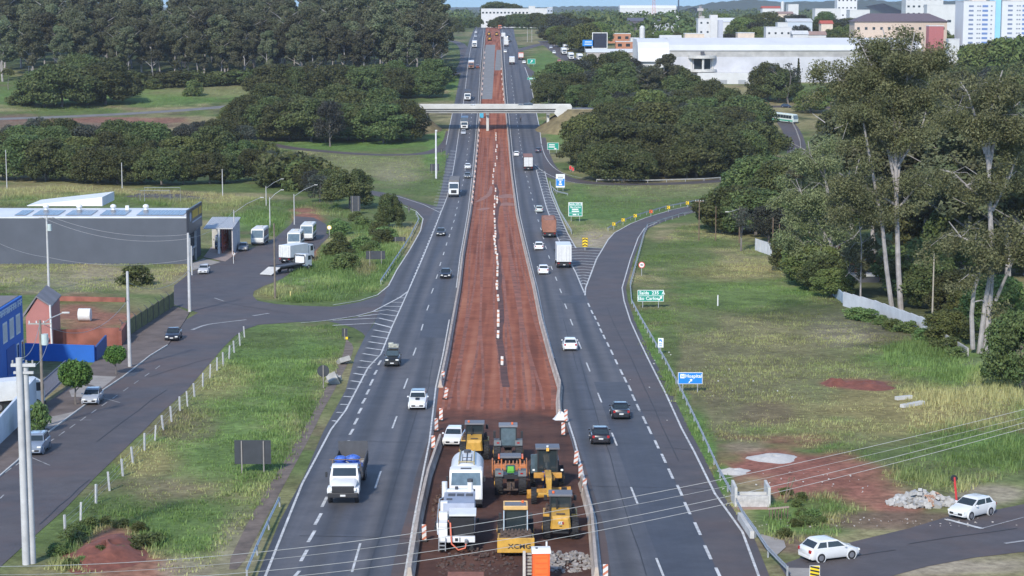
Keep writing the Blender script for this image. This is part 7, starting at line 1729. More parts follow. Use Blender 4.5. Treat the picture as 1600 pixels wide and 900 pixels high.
def embank(x0, x1, toe, label):
    """approach bank with a sloping nose under the bridge end"""
    s = 1 if x1 > x0 else -1; g0 = gz(YB) - .5; zk = zp - .35; b = MB(); n = 14; top = []; bot = []
    for i in range(n + 1):
        a = -math.pi / 2 + math.pi * i / n
        top.append(Vector((x0 - s * math.cos(a) * 1.0, YB + math.sin(a) * 5.6, zk))); bot.append(Vector((x0 - s * math.cos(a) * toe, YB + math.sin(a) * (5.6 + toe * .9), gz(YB + math.sin(a) * (5.6 + toe * .9)) - .3)))
    top.append(Vector((x1, YB + 5.6, zk))); bot.append(Vector((x1, YB + 5.6 + toe * .9, gz(YB + 5.6 + toe * .9) - .3)))
    top.insert(0, Vector((x1, YB - 5.6, zk))); bot.insert(0, Vector((x1, YB - 5.6 - toe * .9, gz(YB - 5.6 - toe * .9) - .3)))
    mid = [t.lerp(q, .5) + Vector((rnd.uniform(-.3, .3), rnd.uniform(-.3, .3), rnd.uniform(-.2, .3))) for t, q in zip(top, bot)]
    b.loft([bot, mid, top]); q = b.build('embankment', PM((.17, .135, .065), .95, 0, .35, .4, bump=.6, name='dry_grass_bank', world=True), smooth=True); q['kind'] = 'structure'
embank(xr_ + 1.0, xr_ + 60, 12, ''); embank(xl_ - 1.0, xl_ - 60, 11, '')
for px, c, lab, k in [(737, WH, 'white car crossing the bridge above the oncoming carriageway', 'hatch'), (812, BK, 'dark car crossing the bridge above the field-side carriageway', 'sedan'), (823, (.02, .02, .02), 'black van crossing the bridge behind the dark car', 'van')]:
    q, L = car(k, c, lab, detail=False); q.location = (on(px, 163, YB - 2.5).x, YB - 2.5 if px != 737 else YB - 3.0, zp - .19); q.rotation_euler = (0, 0, R(90))
# blue box on the earth under the bridge
q = MB().bx(-.7, .7, -.6, .6, 0, 2.2, .04).build('site_cabin', PM((.05, .35, .50), .5)); q.location = at(752.5, 184); tag(q, 'small turquoise site cabin under the bridge beside the pier', 'cabin')

# ------------------------------------------------------------------ buildings
def win_set(o, X, Z, w, h, y, m=M_glass, name='window', frame=None, axis='y', sgn=-1):
    me = None
    for x in X:
        for z in Z:
            if me is None:
                b = MB()
                if axis == 'y': b.bx(-w / 2, w / 2, -.04, .06, -h / 2, h / 2)
                else: b.bx(-.06, .04, -w / 2, w / 2, -h / 2, h / 2)
                k = b.build(name, m, o); me = k.data
            else: k = mesh_obj(name, me, None, o)
            k.location = (x, y, z) if axis == 'y' else (y, x, z)
def block(px0, px1, Y, row_top, depth, m, label, name='building', cat='building', roof='flat', roof_m=None, wins=None, base=None, roof_h=1.5, over=.4, win_m=M_glass, rz=0.0, zbase=None):
    """front face at distance Y between two photo columns, top at a photo row"""
    x0, x1 = on(px0, 100, Y).x, on(px1, 100, Y).x; z0 = gz(Y) if zbase is None else zbase; h = on((px0 + px1) / 2, row_top, Y).z - z0
    o = empty(name, ((x0 + x1) / 2, Y, z0), rz, label, cat); w = x1 - x0
    rm = roof_m or PM((.55, .55, .54), .7, 0, .1, .5)
    hw = h - (roof_h if roof in ('gable', 'hip', 'slope') else .0)
    MB().bx(-w / 2, w / 2, 0, depth, -1, hw).build('wall', m, o)
    b = MB()
    if roof == 'flat':
        b.bx(-w / 2 - .1, w / 2 + .1, -.1, depth + .1, hw + .002, hw + .35)
    elif roof == 'gable': b.prism([(-over, hw), (depth + over, hw), (depth / 2, hw + roof_h)], 'x', -w / 2 - over, w / 2 + over)
    elif roof == 'hip':
        b._add([Vector(v) for v in ((-w / 2 - over, -over, hw), (w / 2 + over, -over, hw), (w / 2 + over, depth + over, hw), (-w / 2 - over, depth + over, hw), (-w / 2 + depth / 2, depth / 2, hw + roof_h), (w / 2 - depth / 2, depth / 2, hw + roof_h))], [(0, 1, 5, 4), (1, 2, 5), (2, 3, 4, 5), (3, 0, 4), (3, 2, 1, 0)])
    elif roof == 'slope': b.prism([(-over, hw), (depth + over, hw), (depth + over, hw + roof_h), (-over, hw + .15)], 'x', -w / 2 - over, w / 2 + over)
    elif roof == 'arch':
        b.prism([(-.2, hw)] + [(depth / 2 - math.cos(a) * depth / 2, hw + math.sin(a) * roof_h) for a in [math.pi * k / 10 for k in range(11)]] + [(depth + .2, hw)], 'x', -w / 2, w / 2)
    b.build('roof', rm, o)
    if wins:
        nx, nz, ww, wh = wins
        win_set(o, [-w / 2 + w * (i + .5) / nx for i in range(nx)], [hw * (j + .6) / nz for j in range(nz)], ww, wh, -.02, win_m)
    return o, w, h
TERRA = PM((.36, .115, .055), .85, 0, .25, 1.5, bump=.3, name='terracotta_tiles'); CREAM = PM((.60, .50, .40), .8, 0, .1, .8); BWHITE = PM((.54, .54, .53), .7, 0, .07, .3, name='white_render'); GREYR = PM((.20, .19, .20), .85, 0, .15, .5)
# dark grey warehouse
pa = at(293, 412.5); Yw = pa.y; hW = on(293, 341, Yw).z - pa.z; xw0 = on(-260, 400, Yw).x
o = empty('warehouse', (pa.x, Yw, pa.z), 0, 'long dark grey warehouse with white roof and solar panels', 'warehouse'); Lw = pa.x - xw0; Dw = 15.0
MB().bx(-Lw, 0, 0, Dw, -1.5, hW).build('wall', PM((.075, .085, .105), .75, 0, .10, .3, name='slate_blue_wall'), o)
b = MB(); b.prism([(-.1, hW + .003), (Dw, hW + .003), (Dw, hW + .25), (Dw * .55, hW + .55), (-.1, hW + .22)], 'x', -Lw, -.02); roof = b.build('roof', PM((.62, .63, .64), .5, 0, .08, .3, name='white_sheet_roof'), o)
kx = ppm(Yw + 6)
for x0, x1 in ((28, 46), (56, 96), (107, 147), (160, 200), (217, 290)):
    a, c = on(x0, 338, Yw + 4).x - pa.x, on(x1, 338, Yw + 4).x - pa.x
    b = MB(); b.box(((a + c) / 2, 4.6, hW + .49), (c - a, 6.0, .06), rx=math.atan(.33 / 8.2)); p_ = b.build('solar_panel', PM((.030, .033, .05), .2, 0, .15, 2, name='solar_cells'), roof)
    b = MB(); n = max(2, int((c - a) / 1.1))
    for i in range(1, n): b.box((a + (c - a) * i / n, 4.6, hW + .525), (.05, 5.9, .02), rx=math.atan(.33 / 8.2))
    b.build('panel_joint', M_steel, p_)
for x in (72, 124, 177, 228):
    c = on(x, 325, Yw + 9).x - pa.x; b = MB(); b.cyl((c, 9, hW + .4), (c, 9, hW + .9), .3, n=12); b.sphere((c, 9, hW + 1.15), .55, 2, sz=.75); b.build('roof_vent', M_white, o, smooth=True)
b = MB(); b.box((on(198, 325, Yw + 9).x - pa.x, 9.5, hW + .8), (.6, .5, .9), .05); b.build('roof_vent', M_white, o)
a, c = on(40, 326, Yw + 14).x - pa.x, on(158, 326, Yw + 14).x - pa.x
b = MB(); b.prism([(a, hW + .6), (c, hW + .6), (c, hW + 2.2), (a, hW + .7)], 'y', 15.1, 26); b.build('rear_roof', PM((.68, .68, .67), .5, 0, .06, .3), o)
b = MB(); b.bx(.003, .35, -.15, Dw + .1, hW - 2.9, hW + 1.4); sgn_ = b.build('sign_fascia', PM((.018, .022, .035), .4, name='navy_sign'), o)
text('AUTO', .95, sgn_, (.37, 7.6, hW + .25), PM((.75, .48, .03), .5, name='letter_yellow'), rot=(R(90), 0, R(90)), sx=1.6) if False else None
b = MB()
for y, w_ in ((4.2, .8), (5.3, .7), (6.3, .8), (7.4, .6), (8.3, .8), (9.4, .8), (11.2, .8), (12.3, .8), (13.4, .7)): b.bx(.351, .40, y, y + w_, hW - .5, hW + .85)
b.build('lettering', PM((.62, .40, .03), .5, name='letter_yellow'), sgn_); b = MB(); b.bx(.351, .40, 3.8, 14.0, hW - 1.25, hW - 1.0); b.cyl((.351, 2.0, hW), (.40, 2.0, hW), .8, n=16); b.build('emblem', PM((.35, .40, .48), .5), sgn_)
b = MB(); b.bx(.003, .12, 1.0, 7.0, -1, hW - 3.2); b.build('doorway', PM((.012, .012, .014), .8, name='black_recess_shade'), o)  # closed panel; the shade inside the opening is put into its black colour
b = MB()
for y in (.6, 7.0): b.bx(.13, .45, y, y + .35, -1, hW - 3.0)
b.bx(.13, .45, .96, 6.99, 2.2, 2.5); b.bx(.13, .40, 2.2, 4.4, 1.0, 2.1); b.build('door_frame', M_steel, o)
# workshop
pa = at(320, 396); o = empty('workshop', pa, 0, 'open workshop with white corrugated roof and red framed front', 'workshop'); xr2 = on(364, 396, pa.y).x - pa.x; hk = on(320, 357, pa.y).z - pa.z
b = MB(); b.prism([(-1, hk), (9.5, hk + .9), (9.5, hk + 1.05), (-1, hk + .15)], 'x', 0, xr2 + .2); b.build('roof', PM((.55, .56, .57), .5, .2, .15, 3, name='corrugated_white'), o)
b = MB()
for i in range(16): b.prism([(-1.0, hk + .155), (9.5, hk + 1.055), (9.5, hk + 1.13), (-1.0, hk + .23)], 'x', .15 + i * xr2 / 16, .3 + i * xr2 / 16)
b.build('roof_rib', PM((.48, .49, .50), .5, .2), o)
MB().bx(0, xr2, 9.0, 9.3, -1, hk + .8).build('rear_wall', M_concl, o); MB().bx(xr2 - .1, xr2 + .1, -.5, 9, -1, hk + .3).build('side_wall', PM((.45, .42, .42), .8, 0, .2), o)
b = MB()
for y in (.2, 2.4, 4.8, 7.2): b.bx(xr2 * .62 - .1, xr2 * .62 + .1, y, y + .25, 0, hk)
b.bx(xr2 * .62 - .1, xr2 * .62 + .1, .46, 7.19, 1.4, 1.7); b.bx(xr2 * .62 - .1, xr2 * .62 + .1, .46, 7.19, 2.8, 3.0); b.build('red_frame', PM((.28, .07, .05), .7), o)
MB().bx(xr2 * .55 - .3, xr2 * .55 + .1, -.9, -.5, 0, hk + .1).build('gate_pillar', M_white, o)
q, L = bus('blue and white van parked under the workshop roof', 5.6, 2.1, 2.6, PM((.06, .10, .22), .3), M_white, name='van', cat='van'); p = at(330, 391); q.location = p + Vector((1.6, 3.4, 0)); q.rotation_euler.z = math.pi
# blue shop with its facade along the street
c0 = at(38.5, 578); hd = at(25, 724) - at(192, 591); hd.z = 0; hd.normalize(); perp = Vector((hd.y, -hd.x, 0))
if perp.x > 0: perp = -perp
ang = math.atan2(hd.y, hd.x); hB = on(38.5, 462, c0.y).z - c0.z
o = empty('shop_building', c0, ang, 'bright blue shop with white windows and white lettering above', 'shop')
sd = 1 if (Matrix.Rotation(-ang, 3, 'Z') @ perp).y > 0 else -1
SB = PM((.012, .115, .46), .6, 0, .10, .6, name='shop_blue')
MB().bx(0, 16, 0, sd * 12, -2.5, hB).build('wall', SB, o)
MB().bx(.3, 15.7, sd * .3, sd * 11.7, hB + .002, hB + .06).build('roof', PM((.17, .155, .16), .9, 0, .15, .6), o)
b = MB(); b.bx(1.2, 15, sd * 4.6, sd * 4.9, hB + .062, hB + .3); b.build('roof_gutter', M_concl, o)
k = -sd * .06
def wq(x0, x1, z0, z1, nm, m, t=.06, par=o): return MB().bx(x0, x1, -sd * t, sd * .02, z0, z1).build(nm, m, par)
for x0, x1, z0, z1 in ((1.5, 3.3, hB - 3.9, hB - 1.7), (4.5, 6.3, hB - 3.9, hB - 1.7), (7.5, 9.3, hB - 3.9, hB - 1.7)):
    f = wq(x0, x1, z0, z1, 'window', M_white)
    b = MB()
    for i in range(4): b.bx(x0 + .2 + i * .4, x0 + .5 + i * .4, -sd * .075, -sd * .061, z0 + .2, z1 - .2)
    b.build('shutter', PM((.50, .51, .53), .6), f)
for x0, x1 in ((.35, 1.25), (2.4, 3.4)):
    f = wq(x0, x1, hB - 7.2, hB - 4.9, 'window', M_white); MB().bx(x0 + .15, x1 - .15, -sd * .075, -sd * .061, hB - 7.0, hB - 5.05).build('pane', M_glass, f)
wq(4.2, 8.0, hB - 7.6, hB - 4.7, 'shutter_door', PM((.012, .07, .30), .6))
g = random.Random(3); b = MB()
x = .5
while x < 12:
    w_ = g.uniform(.42, .62); z_ = hB - .95
    if 2.1 < x < 2.6: x += .5; continue
    st_ = [(x, x + .13, 0, .7), (x + w_ - .15, x + w_, 0, .7), (x, x + w_, .57, .7), (x, x + w_, .26, .38)]
    for q in g.sample(st_, 3): b.bx(q[0], q[1], -sd * (.055 + .006 * st_.index(q)), -sd * .011, z_ + q[2], z_ + q[3])
    x += w_ + .12
b.build('lettering', PM((.55, .62, .70), .6, name='letter_pale'), o)
# salmon house
c1 = at(42, 548); o = empty('salmon_house', c1, ang, 'salmon pink gabled house wall behind the blue shop', 'house')
hS = on(42, 492, c1.y).z - c1.z; W2 = 6.0
wl = on(79, 530, c1.y); 
dX = Vector((1, .10, 0)).normalized(); o.rotation_euler.z = math.atan2(dX.y, dX.x); wS = (on(79, 520, c1.y).x - c1.x) * 1.0
b = MB(); b.prism([(0, -1.5), (wS, -1.5), (wS, hS + .2), (wS * .98, hS + 1.0), (wS * .46, hS + 2.1), (0, hS - .3)], 'y', 0, 9); b.build('wall', PM((.40, .165, .145), .8, 0, .08, .6, name='salmon_render'), o)
b = MB(); b.prism([(-.4, hS - .45), (wS * .46, hS + 2.12), (wS * .46, hS + 2.32), (-.6, hS - .3)], 'y', -.25, 9.2); b.prism([(wS * .46, hS + 2.12), (wS + .2, hS + .9), (wS + .2, hS + 1.05), (wS * .46, hS + 2.32)], 'y', -.25, 9.2); b.build('roof', GREYR, o)
b = MB(); b.cyl((wS + .12, -.3, -1), (wS + .02, -.3, hS + 1.2), .12, n=8); b.build('drain_pipe', M_white, o)
b = MB(); b.prism([(.1, -.2), (wS * .9, 1.3), (wS * .9, 1.55), (.1, .05)], 'y', -.35, -.05); b.build('stair_rail', M_concl, o)
def wall(pts, h, m, label, t=.22, name='boundary_wall', cat='wall', cap=None, steps=False):
    P_ = [at(*p) for p in pts]; b = MB()
    for a, c in zip(P_[:-1], P_[1:]):
        segs = densify([a, c], 3.0) if steps else [a, c]
        for s, e in zip(segs[:-1], segs[1:]):
            m_ = (s + e) / 2; L_ = (e - s).length; zl = min(s.z, e.z)
            b.box((m_.x - P_[0].x, m_.y - P_[0].y, zl - P_[0].z + h / 2 - .2), (L_ + (.0 if steps else .01), t, h + .4 + abs(s.z - e.z)), rz=math.atan2(e.y - s.y, e.x - s.x))
    o = b.build(name, m); o.location = P_[0]; return tag(o, label, cat)
wall([(40, 563), (148, 566)], 2.0, SB, 'low blue boundary wall beside the blue shop'); wall([(150, 565), (166, 550)], 1.9, PM((.03, .07, .22), .7), 'short dark blue gate wall at the pavement', name='gate_wall')
M_ruin = PM((.235, .085, .06), .95, 0, .4, .5, bump=.6, name='red_plaster')
wall([(82, 543), (187, 540)], 2.2, M_ruin, 'stained red plaster wall of the empty plot', .4, 'ruined_wall'); wall([(188, 541), (196, 530)], 2.0, M_ruin, 'end return of the stained red wall by the mossy fence', .4, 'ruined_wall'); wall([(81, 470), (196, 472)], .7, M_ruin, 'low red kerb wall at the back of the bare plot', .3, 'low_wall')
q = MB().cyl((-.9, 0, .9), (.7, 0, .9), .85, n=20).build('water_tank', M_white, smooth=True); q.location = at(134, 502); tag(q, 'round white water tank lying on the bare plot', 'water tank')
# mossy fence wall
F0, F1 = at(192, 531), at(271.5, 479); d = (F1 - F0); Lf = d.length; o = empty('fence_wall', F0, math.atan2(d.y, d.x), 'mossy green panel wall with dark posts along the pavement', 'wall'); dz = F1.z - F0.z
n = 9
for i in range(n):
    z = dz * i / n
    MB().bx(i * Lf / n + .06, (i + 1) * Lf / n - .06, -.06, .06, z - .5, z + 2.0).build('panel', PM((.135, .135, .055), .95, 0, .35, 1.2, bump=.3, name='mossy_concrete'), o)
    b = MB(); b.bx(i * Lf / n - .07, i * Lf / n + .07, -.12, .12, z - .5, z + 2.2); b.tube([(i * Lf / n, 0, z + 2.2), (i * Lf / n, .4, z + 2.6)], .04); b.build('post', M_dgrey, o)
# walls at the lower end of the street
wall([(56, 640), (-40, 732)], 2.6, PM((.55, .60, .66), .7, 0, .12, .5, name='pale_blue_wall'), 'pale blue-white wall along the pavement behind the twin pole')
p0, p1 = at(58, 634), at(104, 600); d = p1 - p0; o = empty('bar_fence', p0, math.atan2(d.y, d.x), 'grey-blue barred gate between the pale wall and the clipped tree', 'fence'); L_ = d.length
for i in range(int(L_ / .22)): MB().bx(i * .22, i * .22 + .06, -.03, .03, 0, 2.0).build('bar', PM((.14, .15, .20), .6), o)
MB().bx(0, L_, -.04, .04, 1.9, 2.02).build('rail', PM((.14, .15, .20), .6), o); MB().bx(0, L_, -.04, .04, .2, .3).build('rail', PM((.14, .15, .20), .6), o)
q, L = truck('white truck parked in the yard behind the pale blue wall', 7, 2.3, 3.0, 'box', M_tw, M_tw, 1.9); q.location = at(12, 640); q.rotation_euler.z = R(-60)
# white walls behind the field
MW = PM((.55, .56, .57), .75, 0, .12, .5, name='white_wall')
wall([(1318, 478), (1345, 486), (1366, 492), (1408, 508), (1452, 524)], 2.0, MW, 'stepped white boundary wall climbing behind the field', steps=True); wall([(1474, 538), (1512, 557)], 1.2, M_conc, 'low grey wall end half buried in tall grass')
p0, p1 = at(1180, 391), at(1228, 407); d = p1 - p0; o = empty('post_fence', p0, math.atan2(d.y, d.x), 'white fence of upright slabs at the edge of the trees', 'fence')
for i in range(int(d.length / .9)): MB().bx(i * .9, i * .9 + .62, -.06, .06, d.z * i * .9 / d.length - .2, d.z * i * .9 / d.length + 2.2).build('slab', MW, o)
wall([(1232, 408), (1318, 474)], 2.2, PM((.35, .42, .48), .8, 0, .2, .5), 'blue-grey wall behind the drooping eucalyptus')
# houses behind the white wall
Yh = at(1335, 442).y
block(1288, 1384, Yh + 3, 384, 9, PM((.40, .17, .09), .8, 0, .25, 1), 'orange-roofed house behind the white wall', 'house', 'house', 'hip', TERRA, (3, 1, 1.4, 1.2), roof_h=2.4, over=.8); block(1315, 1383, Yh + .5, 432, 3, M_dgrey, 'white-roofed lean-to in front of the orange-roofed house', 'outbuilding', 'outbuilding', 'flat')  # lean-to wall coloured dark for the shaded gap beneath its roof
block(1550, 1594, 500, 241, 9, BWHITE, 'white villa with terracotta roof on the wooded slope', 'house', 'house', 'hip', TERRA, (3, 2, 1.2, 1.3), roof_h=1.8, over=.6, zbase=gz(500)); block(1466, 1500, at(1480, 445).y, 425, 6, CREAM, 'small orange-roofed shed glimpsed between the eucalyptus trunks', 'shed', 'shed', 'gable', TERRA, None, roof_h=1.2)
# white factory
Yf = 860; xa, xb = on(997, 100, Yf).x, on(1440, 100, Yf).x; zf = gz(Yf)
def zr(r, Y=Yf): return on(1100, r, Y).z - zf
o = empty('factory', (xa, Yf, zf), 0, 'huge white factory hall with sloping white roof and round entrance canopy', 'factory'); Lx = xb - xa; wx = on(1046, 100, Yf).x - xa
MB().bx(wx, Lx, 0, 40, -1, zr(89)).build('wall', PM((.48, .48, .50), .75, 0, .12, .15, name='factory_wall'), o)
b = MB(); b.bx(wx, Lx, .5, 40, zr(89) + .003, zr(79)); b.build('clerestory', PM((.36, .35, .33), .8, 0, .2, .3, name='grey_louvre'), o)
b = MB(); b.prism([(.0, zr(79) + .003), (14, zr(79) + .003), (40, zr(79) + .003), (40, zr(62)), (14, zr(59, Yf + 14) + .0), (3, zr(70, Yf + 3)), (0, zr(77.5))], 'x', wx, Lx + .2); b.build('roof', PM((.58, .58, .58), .5, 0, .07, .1, name='factory_roof'), o)
b = MB(); b.prism([(-1.5, zr(96)), (40, zr(96)), (40, zr(62)), (14, zr(61, Yf + 14)), (6, zr(66, Yf + 6)), (1.5, zr(76)), (-.8, zr(88))], 'x', 0, wx - .02); b.build('end_roof', PM((.64, .63, .62), .5, 0, .06, .12), o)
MB().bx(1.5, wx, 0, 39, -1, zr(96) - .02).build('end_wall', BWHITE, o)
cx = on(1097, 100, Yf).x - xa
b = MB()
for z0, z1, r in ((zr(112), zr(108), 6.2), (zr(91), zr(86.5), 6.0)): b.cyl((cx, 0, z0), (cx, 0, z1), r, n=36)
can = b.build('entrance_canopy', M_concl, o)
b = MB()
for a in (0, math.pi, 1.5 * math.pi): b.cyl((cx + math.cos(a) * 4.5, math.sin(a) * 4.5 - .0, zr(108)), (cx + math.cos(a) * 4.5, math.sin(a) * 4.5, zr(91)), .5, n=10)
b.cyl((cx, 0, zr(132)), (cx, 0, zr(112) - .01), 1.8, n=16); b.build('canopy_column', M_concl, o)
MB().bx(cx - 3.5, cx + 3.5, -.3, -.02, zr(108), zr(92)).build('entrance_glazing', M_glass, o); b = MB(); b.box((cx, -1, zr(83)), (1.6, 1.0, 1.4)); b.build('roof_unit', M_dgrey, o)
cx0, cx1 = on(1090, 100, Yf - 6).x - xa, on(1178, 100, Yf - 6).x - xa
an = MB().bx(cx0, cx1, -7, -.05, -1, zr(113)).build('annex', BWHITE, o)
win_set(an, [cx0 + 6.5, cx0 + 11, cx0 + 19], [zr(128)], 3.2, 2.2, -7.02, PM((.30, .31, .32), .6))
# things behind the factory and along the skyline
block(917, 1000, 905, 77, 10, PM((.40, .36, .34), .85, 0, .25, .4), 'long low shed with white roof beside the factory end', 'shed', 'shed', 'slope', PM((.66, .66, .65), .6), (10, 1, 1.6, 1.4), roof_h=1.4)
OB = PM((.42, .19, .11), .85, 0, .12, .5)
block(950, 985, 1180, 53, 8, OB, 'orange-brown flat-roofed block behind the black hoarding', wins=(3, 1, 2.0, 1.6)); block(962, 1000, 1080, 65.5, 8, OB, 'orange-brown block in front of its twin beside the water tower', wins=(3, 1, 2.2, 1.6)); block(985, 1003, 1130, 60, 10, BWHITE, 'small white block between the two orange-brown blocks')
def tower(px, Y, row, r, label, m, tank=True):
    z0 = gz(Y); h = on(px, row, Y).z - z0; o = empty('water_tower', (on(px, 50, Y).x, Y, z0), 0, label, 'water tower'); b = MB(); b.cyl((0, 0, 0), (0, 0, h * .55), r * .5, n=12); b.build('shaft', m, o, smooth=True)
    b = MB(); b.cyl((0, 0, h * .5), (0, 0, h * .95), r, n=16); b.cyl((0, 0, h * .95), (0, 0, h), r, r * .4, 16); b.build('tank', m, o, smooth=True)
tower(1003.5, 950, 40, 1.3, 'white water tower beside the factory end', BWHITE); tower(1058.5, 1500, 24, 1.6, 'white slim water tower in the far woods', BWHITE); tower(1222, 2000, 2, 1.8, 'white slim tower on the far skyline', BWHITE)
block(982, 1033, 1500, 28, 20, PM((.10, .09, .10), .8), 'dark open shed roof in the far woods', 'shed', 'shed', 'slope', PM((.11, .10, .12), .7), roof_h=2.4); block(998, 1060, 1380, 37, 10, PM((.40, .42, .45), .7), 'low grey shed in front of the dark far shed', 'shed', 'shed')
block(968, 1056, 2300, 12, 30, BWHITE, 'very long low white hall on the skyline', 'hall', 'hall', 'arch', PM((.66, .66, .66), .5), roof_h=3)
o, w, h = block(1090, 1110, 1020, 30, 10, BWHITE, 'white four-storey block with blank stair tower behind the factory', wins=(2, 4, 1.0, .9)); x1 = on(1129, 50, 1020).x - on(1100, 50, 1020).x
MB().bx(w / 2, x1, 0, 12, -1, h - .5).build('side_wing', PM((.42, .44, .50), .8, 0, .08), o); MB().bx(w / 2 - .5, w / 2 + 3.3, -1.2, 5, -1, h + 2.2).build('stair_tower', BWHITE, o)
block(1118, 1160, 1300, 28, 20, BWHITE, 'long white roof behind the four-storey block', 'hall', 'hall', 'gable', PM((.66, .66, .66), .5), roof_h=2.5)
for a, c, Y, row, lab, m, rf, wn in [(1032, 1064, 1000, 55, 'small white gabled roof peeping over the factory', BWHITE, 'gable', None), (1070, 1100, 990, 53, 'beige low building peeping over the factory roof', CREAM, 'flat', None), (1152, 1178, 990, 52, 'pale yellow low block peeping over the factory roof', CREAM, 'flat', (2, 1, 1.5, 1)), (1196, 1236, 1020, 43, 'white stepped house row behind the factory', BWHITE, 'flat', (4, 2, 1, 1)), (1214, 1230, 1080, 36, 'white taller house behind the stepped row', BWHITE, 'flat', (2, 1, 1, 1)), (1238, 1262, 1000, 48, 'white gabled house over the factory roof', BWHITE, 'gable', (2, 1, 1, 1)), (1262, 1290, 1010, 49, 'whitish house with brownish roof over the factory', BWHITE, 'gable', None), (1282, 1300, 1120, 32, 'house with bright red roof among dark trees', CREAM, 'gable', (2, 1, 1.2, 1.2)), (1230, 1268, 1150, 29, 'pale blue slanted shed roof behind the houses', PM((.45, .50, .55), .6), 'slope', None), (1326, 1357, 1350, 16, 'white three-storey house before the dark woods', BWHITE, 'flat', (5, 1, 1.2, 1.0)), (1272, 1312, 1500, 14, 'low long white building on the skyline', BWHITE, 'flat', None), (1306, 1337, 1750, -4, 'white apartment block with grey top on the skyline', PM((.60, .60, .60), .7), 'flat', (5, 4, 1.4, 1.2)), (1190, 1218, 1700, 9.5, 'white villa with red roof on the far hillside', BWHITE, 'gable', (4, 1, 1.6, 1.6)), (1230, 1246, 1850, 7, 'plain white cube building on the far hillside', BWHITE, 'flat', None), (1214, 1238, 1600, 18, 'beige house cluster on the far hillside', CREAM, 'gable', None), (1413, 1471, 1250, -6, 'white apartment slab with dark window bands on the skyline', BWHITE, 'flat', (7, 6, 1.4, 1.2)), (1446, 1502, 1150, 8, 'low white apartment annex before the skyline slab', BWHITE, 'flat', (4, 1, 2.2, 1.4))]:
    block(a, c, Y, row, 9 if Y < 1200 else 14, m, lab, 'house' if 'house' in lab or 'villa' in lab else 'building', 'house' if 'house' in lab or 'villa' in lab else 'building', rf, PM((.40, .09, .06), .8) if 'red' in lab else (PM((.30, .20, .17), .8) if rf == 'gable' and 'gabled' not in lab else None), wn, roof_h=1.8)
block(1334, 1478, 900, 21, 14, PM((.48, .38, .30), .8, 0, .1), 'beige long building with dark purple roof behind the tall eucalyptus', roof='hip', roof_m=PM((.12, .095, .11), .8, 0, .1), wins=(12, 3, 1.2, 1.2), roof_h=3.6, over=.8); block(1450, 1473, 860, 41, 6, PM((.36, .12, .12), .8), 'red-pink wall block beside the beige building')
o, w, h = block(1481, 1498, 800, 62, 5, BWHITE, 'small white flat roof among trees beside the towers', 'shed', 'shed')
# apartment towers
for a, c, row, lab in [(1503, 1552.5, 2.5, 'white apartment tower with blue balconies'), (1563, 1616, 2, 'second white apartment tower beside the light blue strip')]:
    Y = 850; o, w, h = block(a, c, Y, row, 16, PM((.58, .59, .60), .7, 0, .05, .2, name='tower_white'), lab, 'apartment_tower', 'tower', wins=None)
    X = [-w * .26, w * .18]; Zs = [h - 1.9 - i * 1.92 * 1.0 for i in range(10)]
    win_set(o, [-w * .26], Zs, 2.0, .75, -.05, PM((.16, .20, .30), .5)); win_set(o, [w * .18], Zs, 2.4, .85, -.05, PM((.12, .20, .40), .5), 'balcony'); win_set(o, [-w * .05, w * .02, w * .38], Zs[::1], .7, .55, -.03, PM((.20, .22, .26), .4))
    b = MB(); b.bx(-w * .2, w * .25, 3, 9, h + .36, h + 2.2); b.build('roof_house', PM((.50, .42, .36), .8), o)
q = MB().bx(on(1552.7, 50, 851).x, on(1562.8, 50, 851).x, 851, 860, gz(850), on(1557, -6, 851).z).build('stair_tower', PM((.25, .52, .68), .7, 0, .05, .2, name='sky_blue_render')); tag(q, 'light blue stair tower between the two white towers', 'tower')
# white building at the end of the highway
o, w, h = block(752, 832, 1700, 14, 20, BWHITE, 'long white two-storey building at the end of the highway', wins=(14, 2, 1.6, 1.4)); block(826, 836, 1690, 10, 10, BWHITE, 'white stair tower at the end of the long white building', 'tower', 'tower'); block(836, 855, 1690, 13.5, 15, BWHITE, 'lower white wing beyond the stair tower', wins=(4, 1, 1.5, 1.4)); block(855, 863, 1500, 12, 10, PM((.38, .42, .48), .7), 'narrow grey tower block beside the far road', 'tower', 'tower', wins=(2, 3, 1, 1))
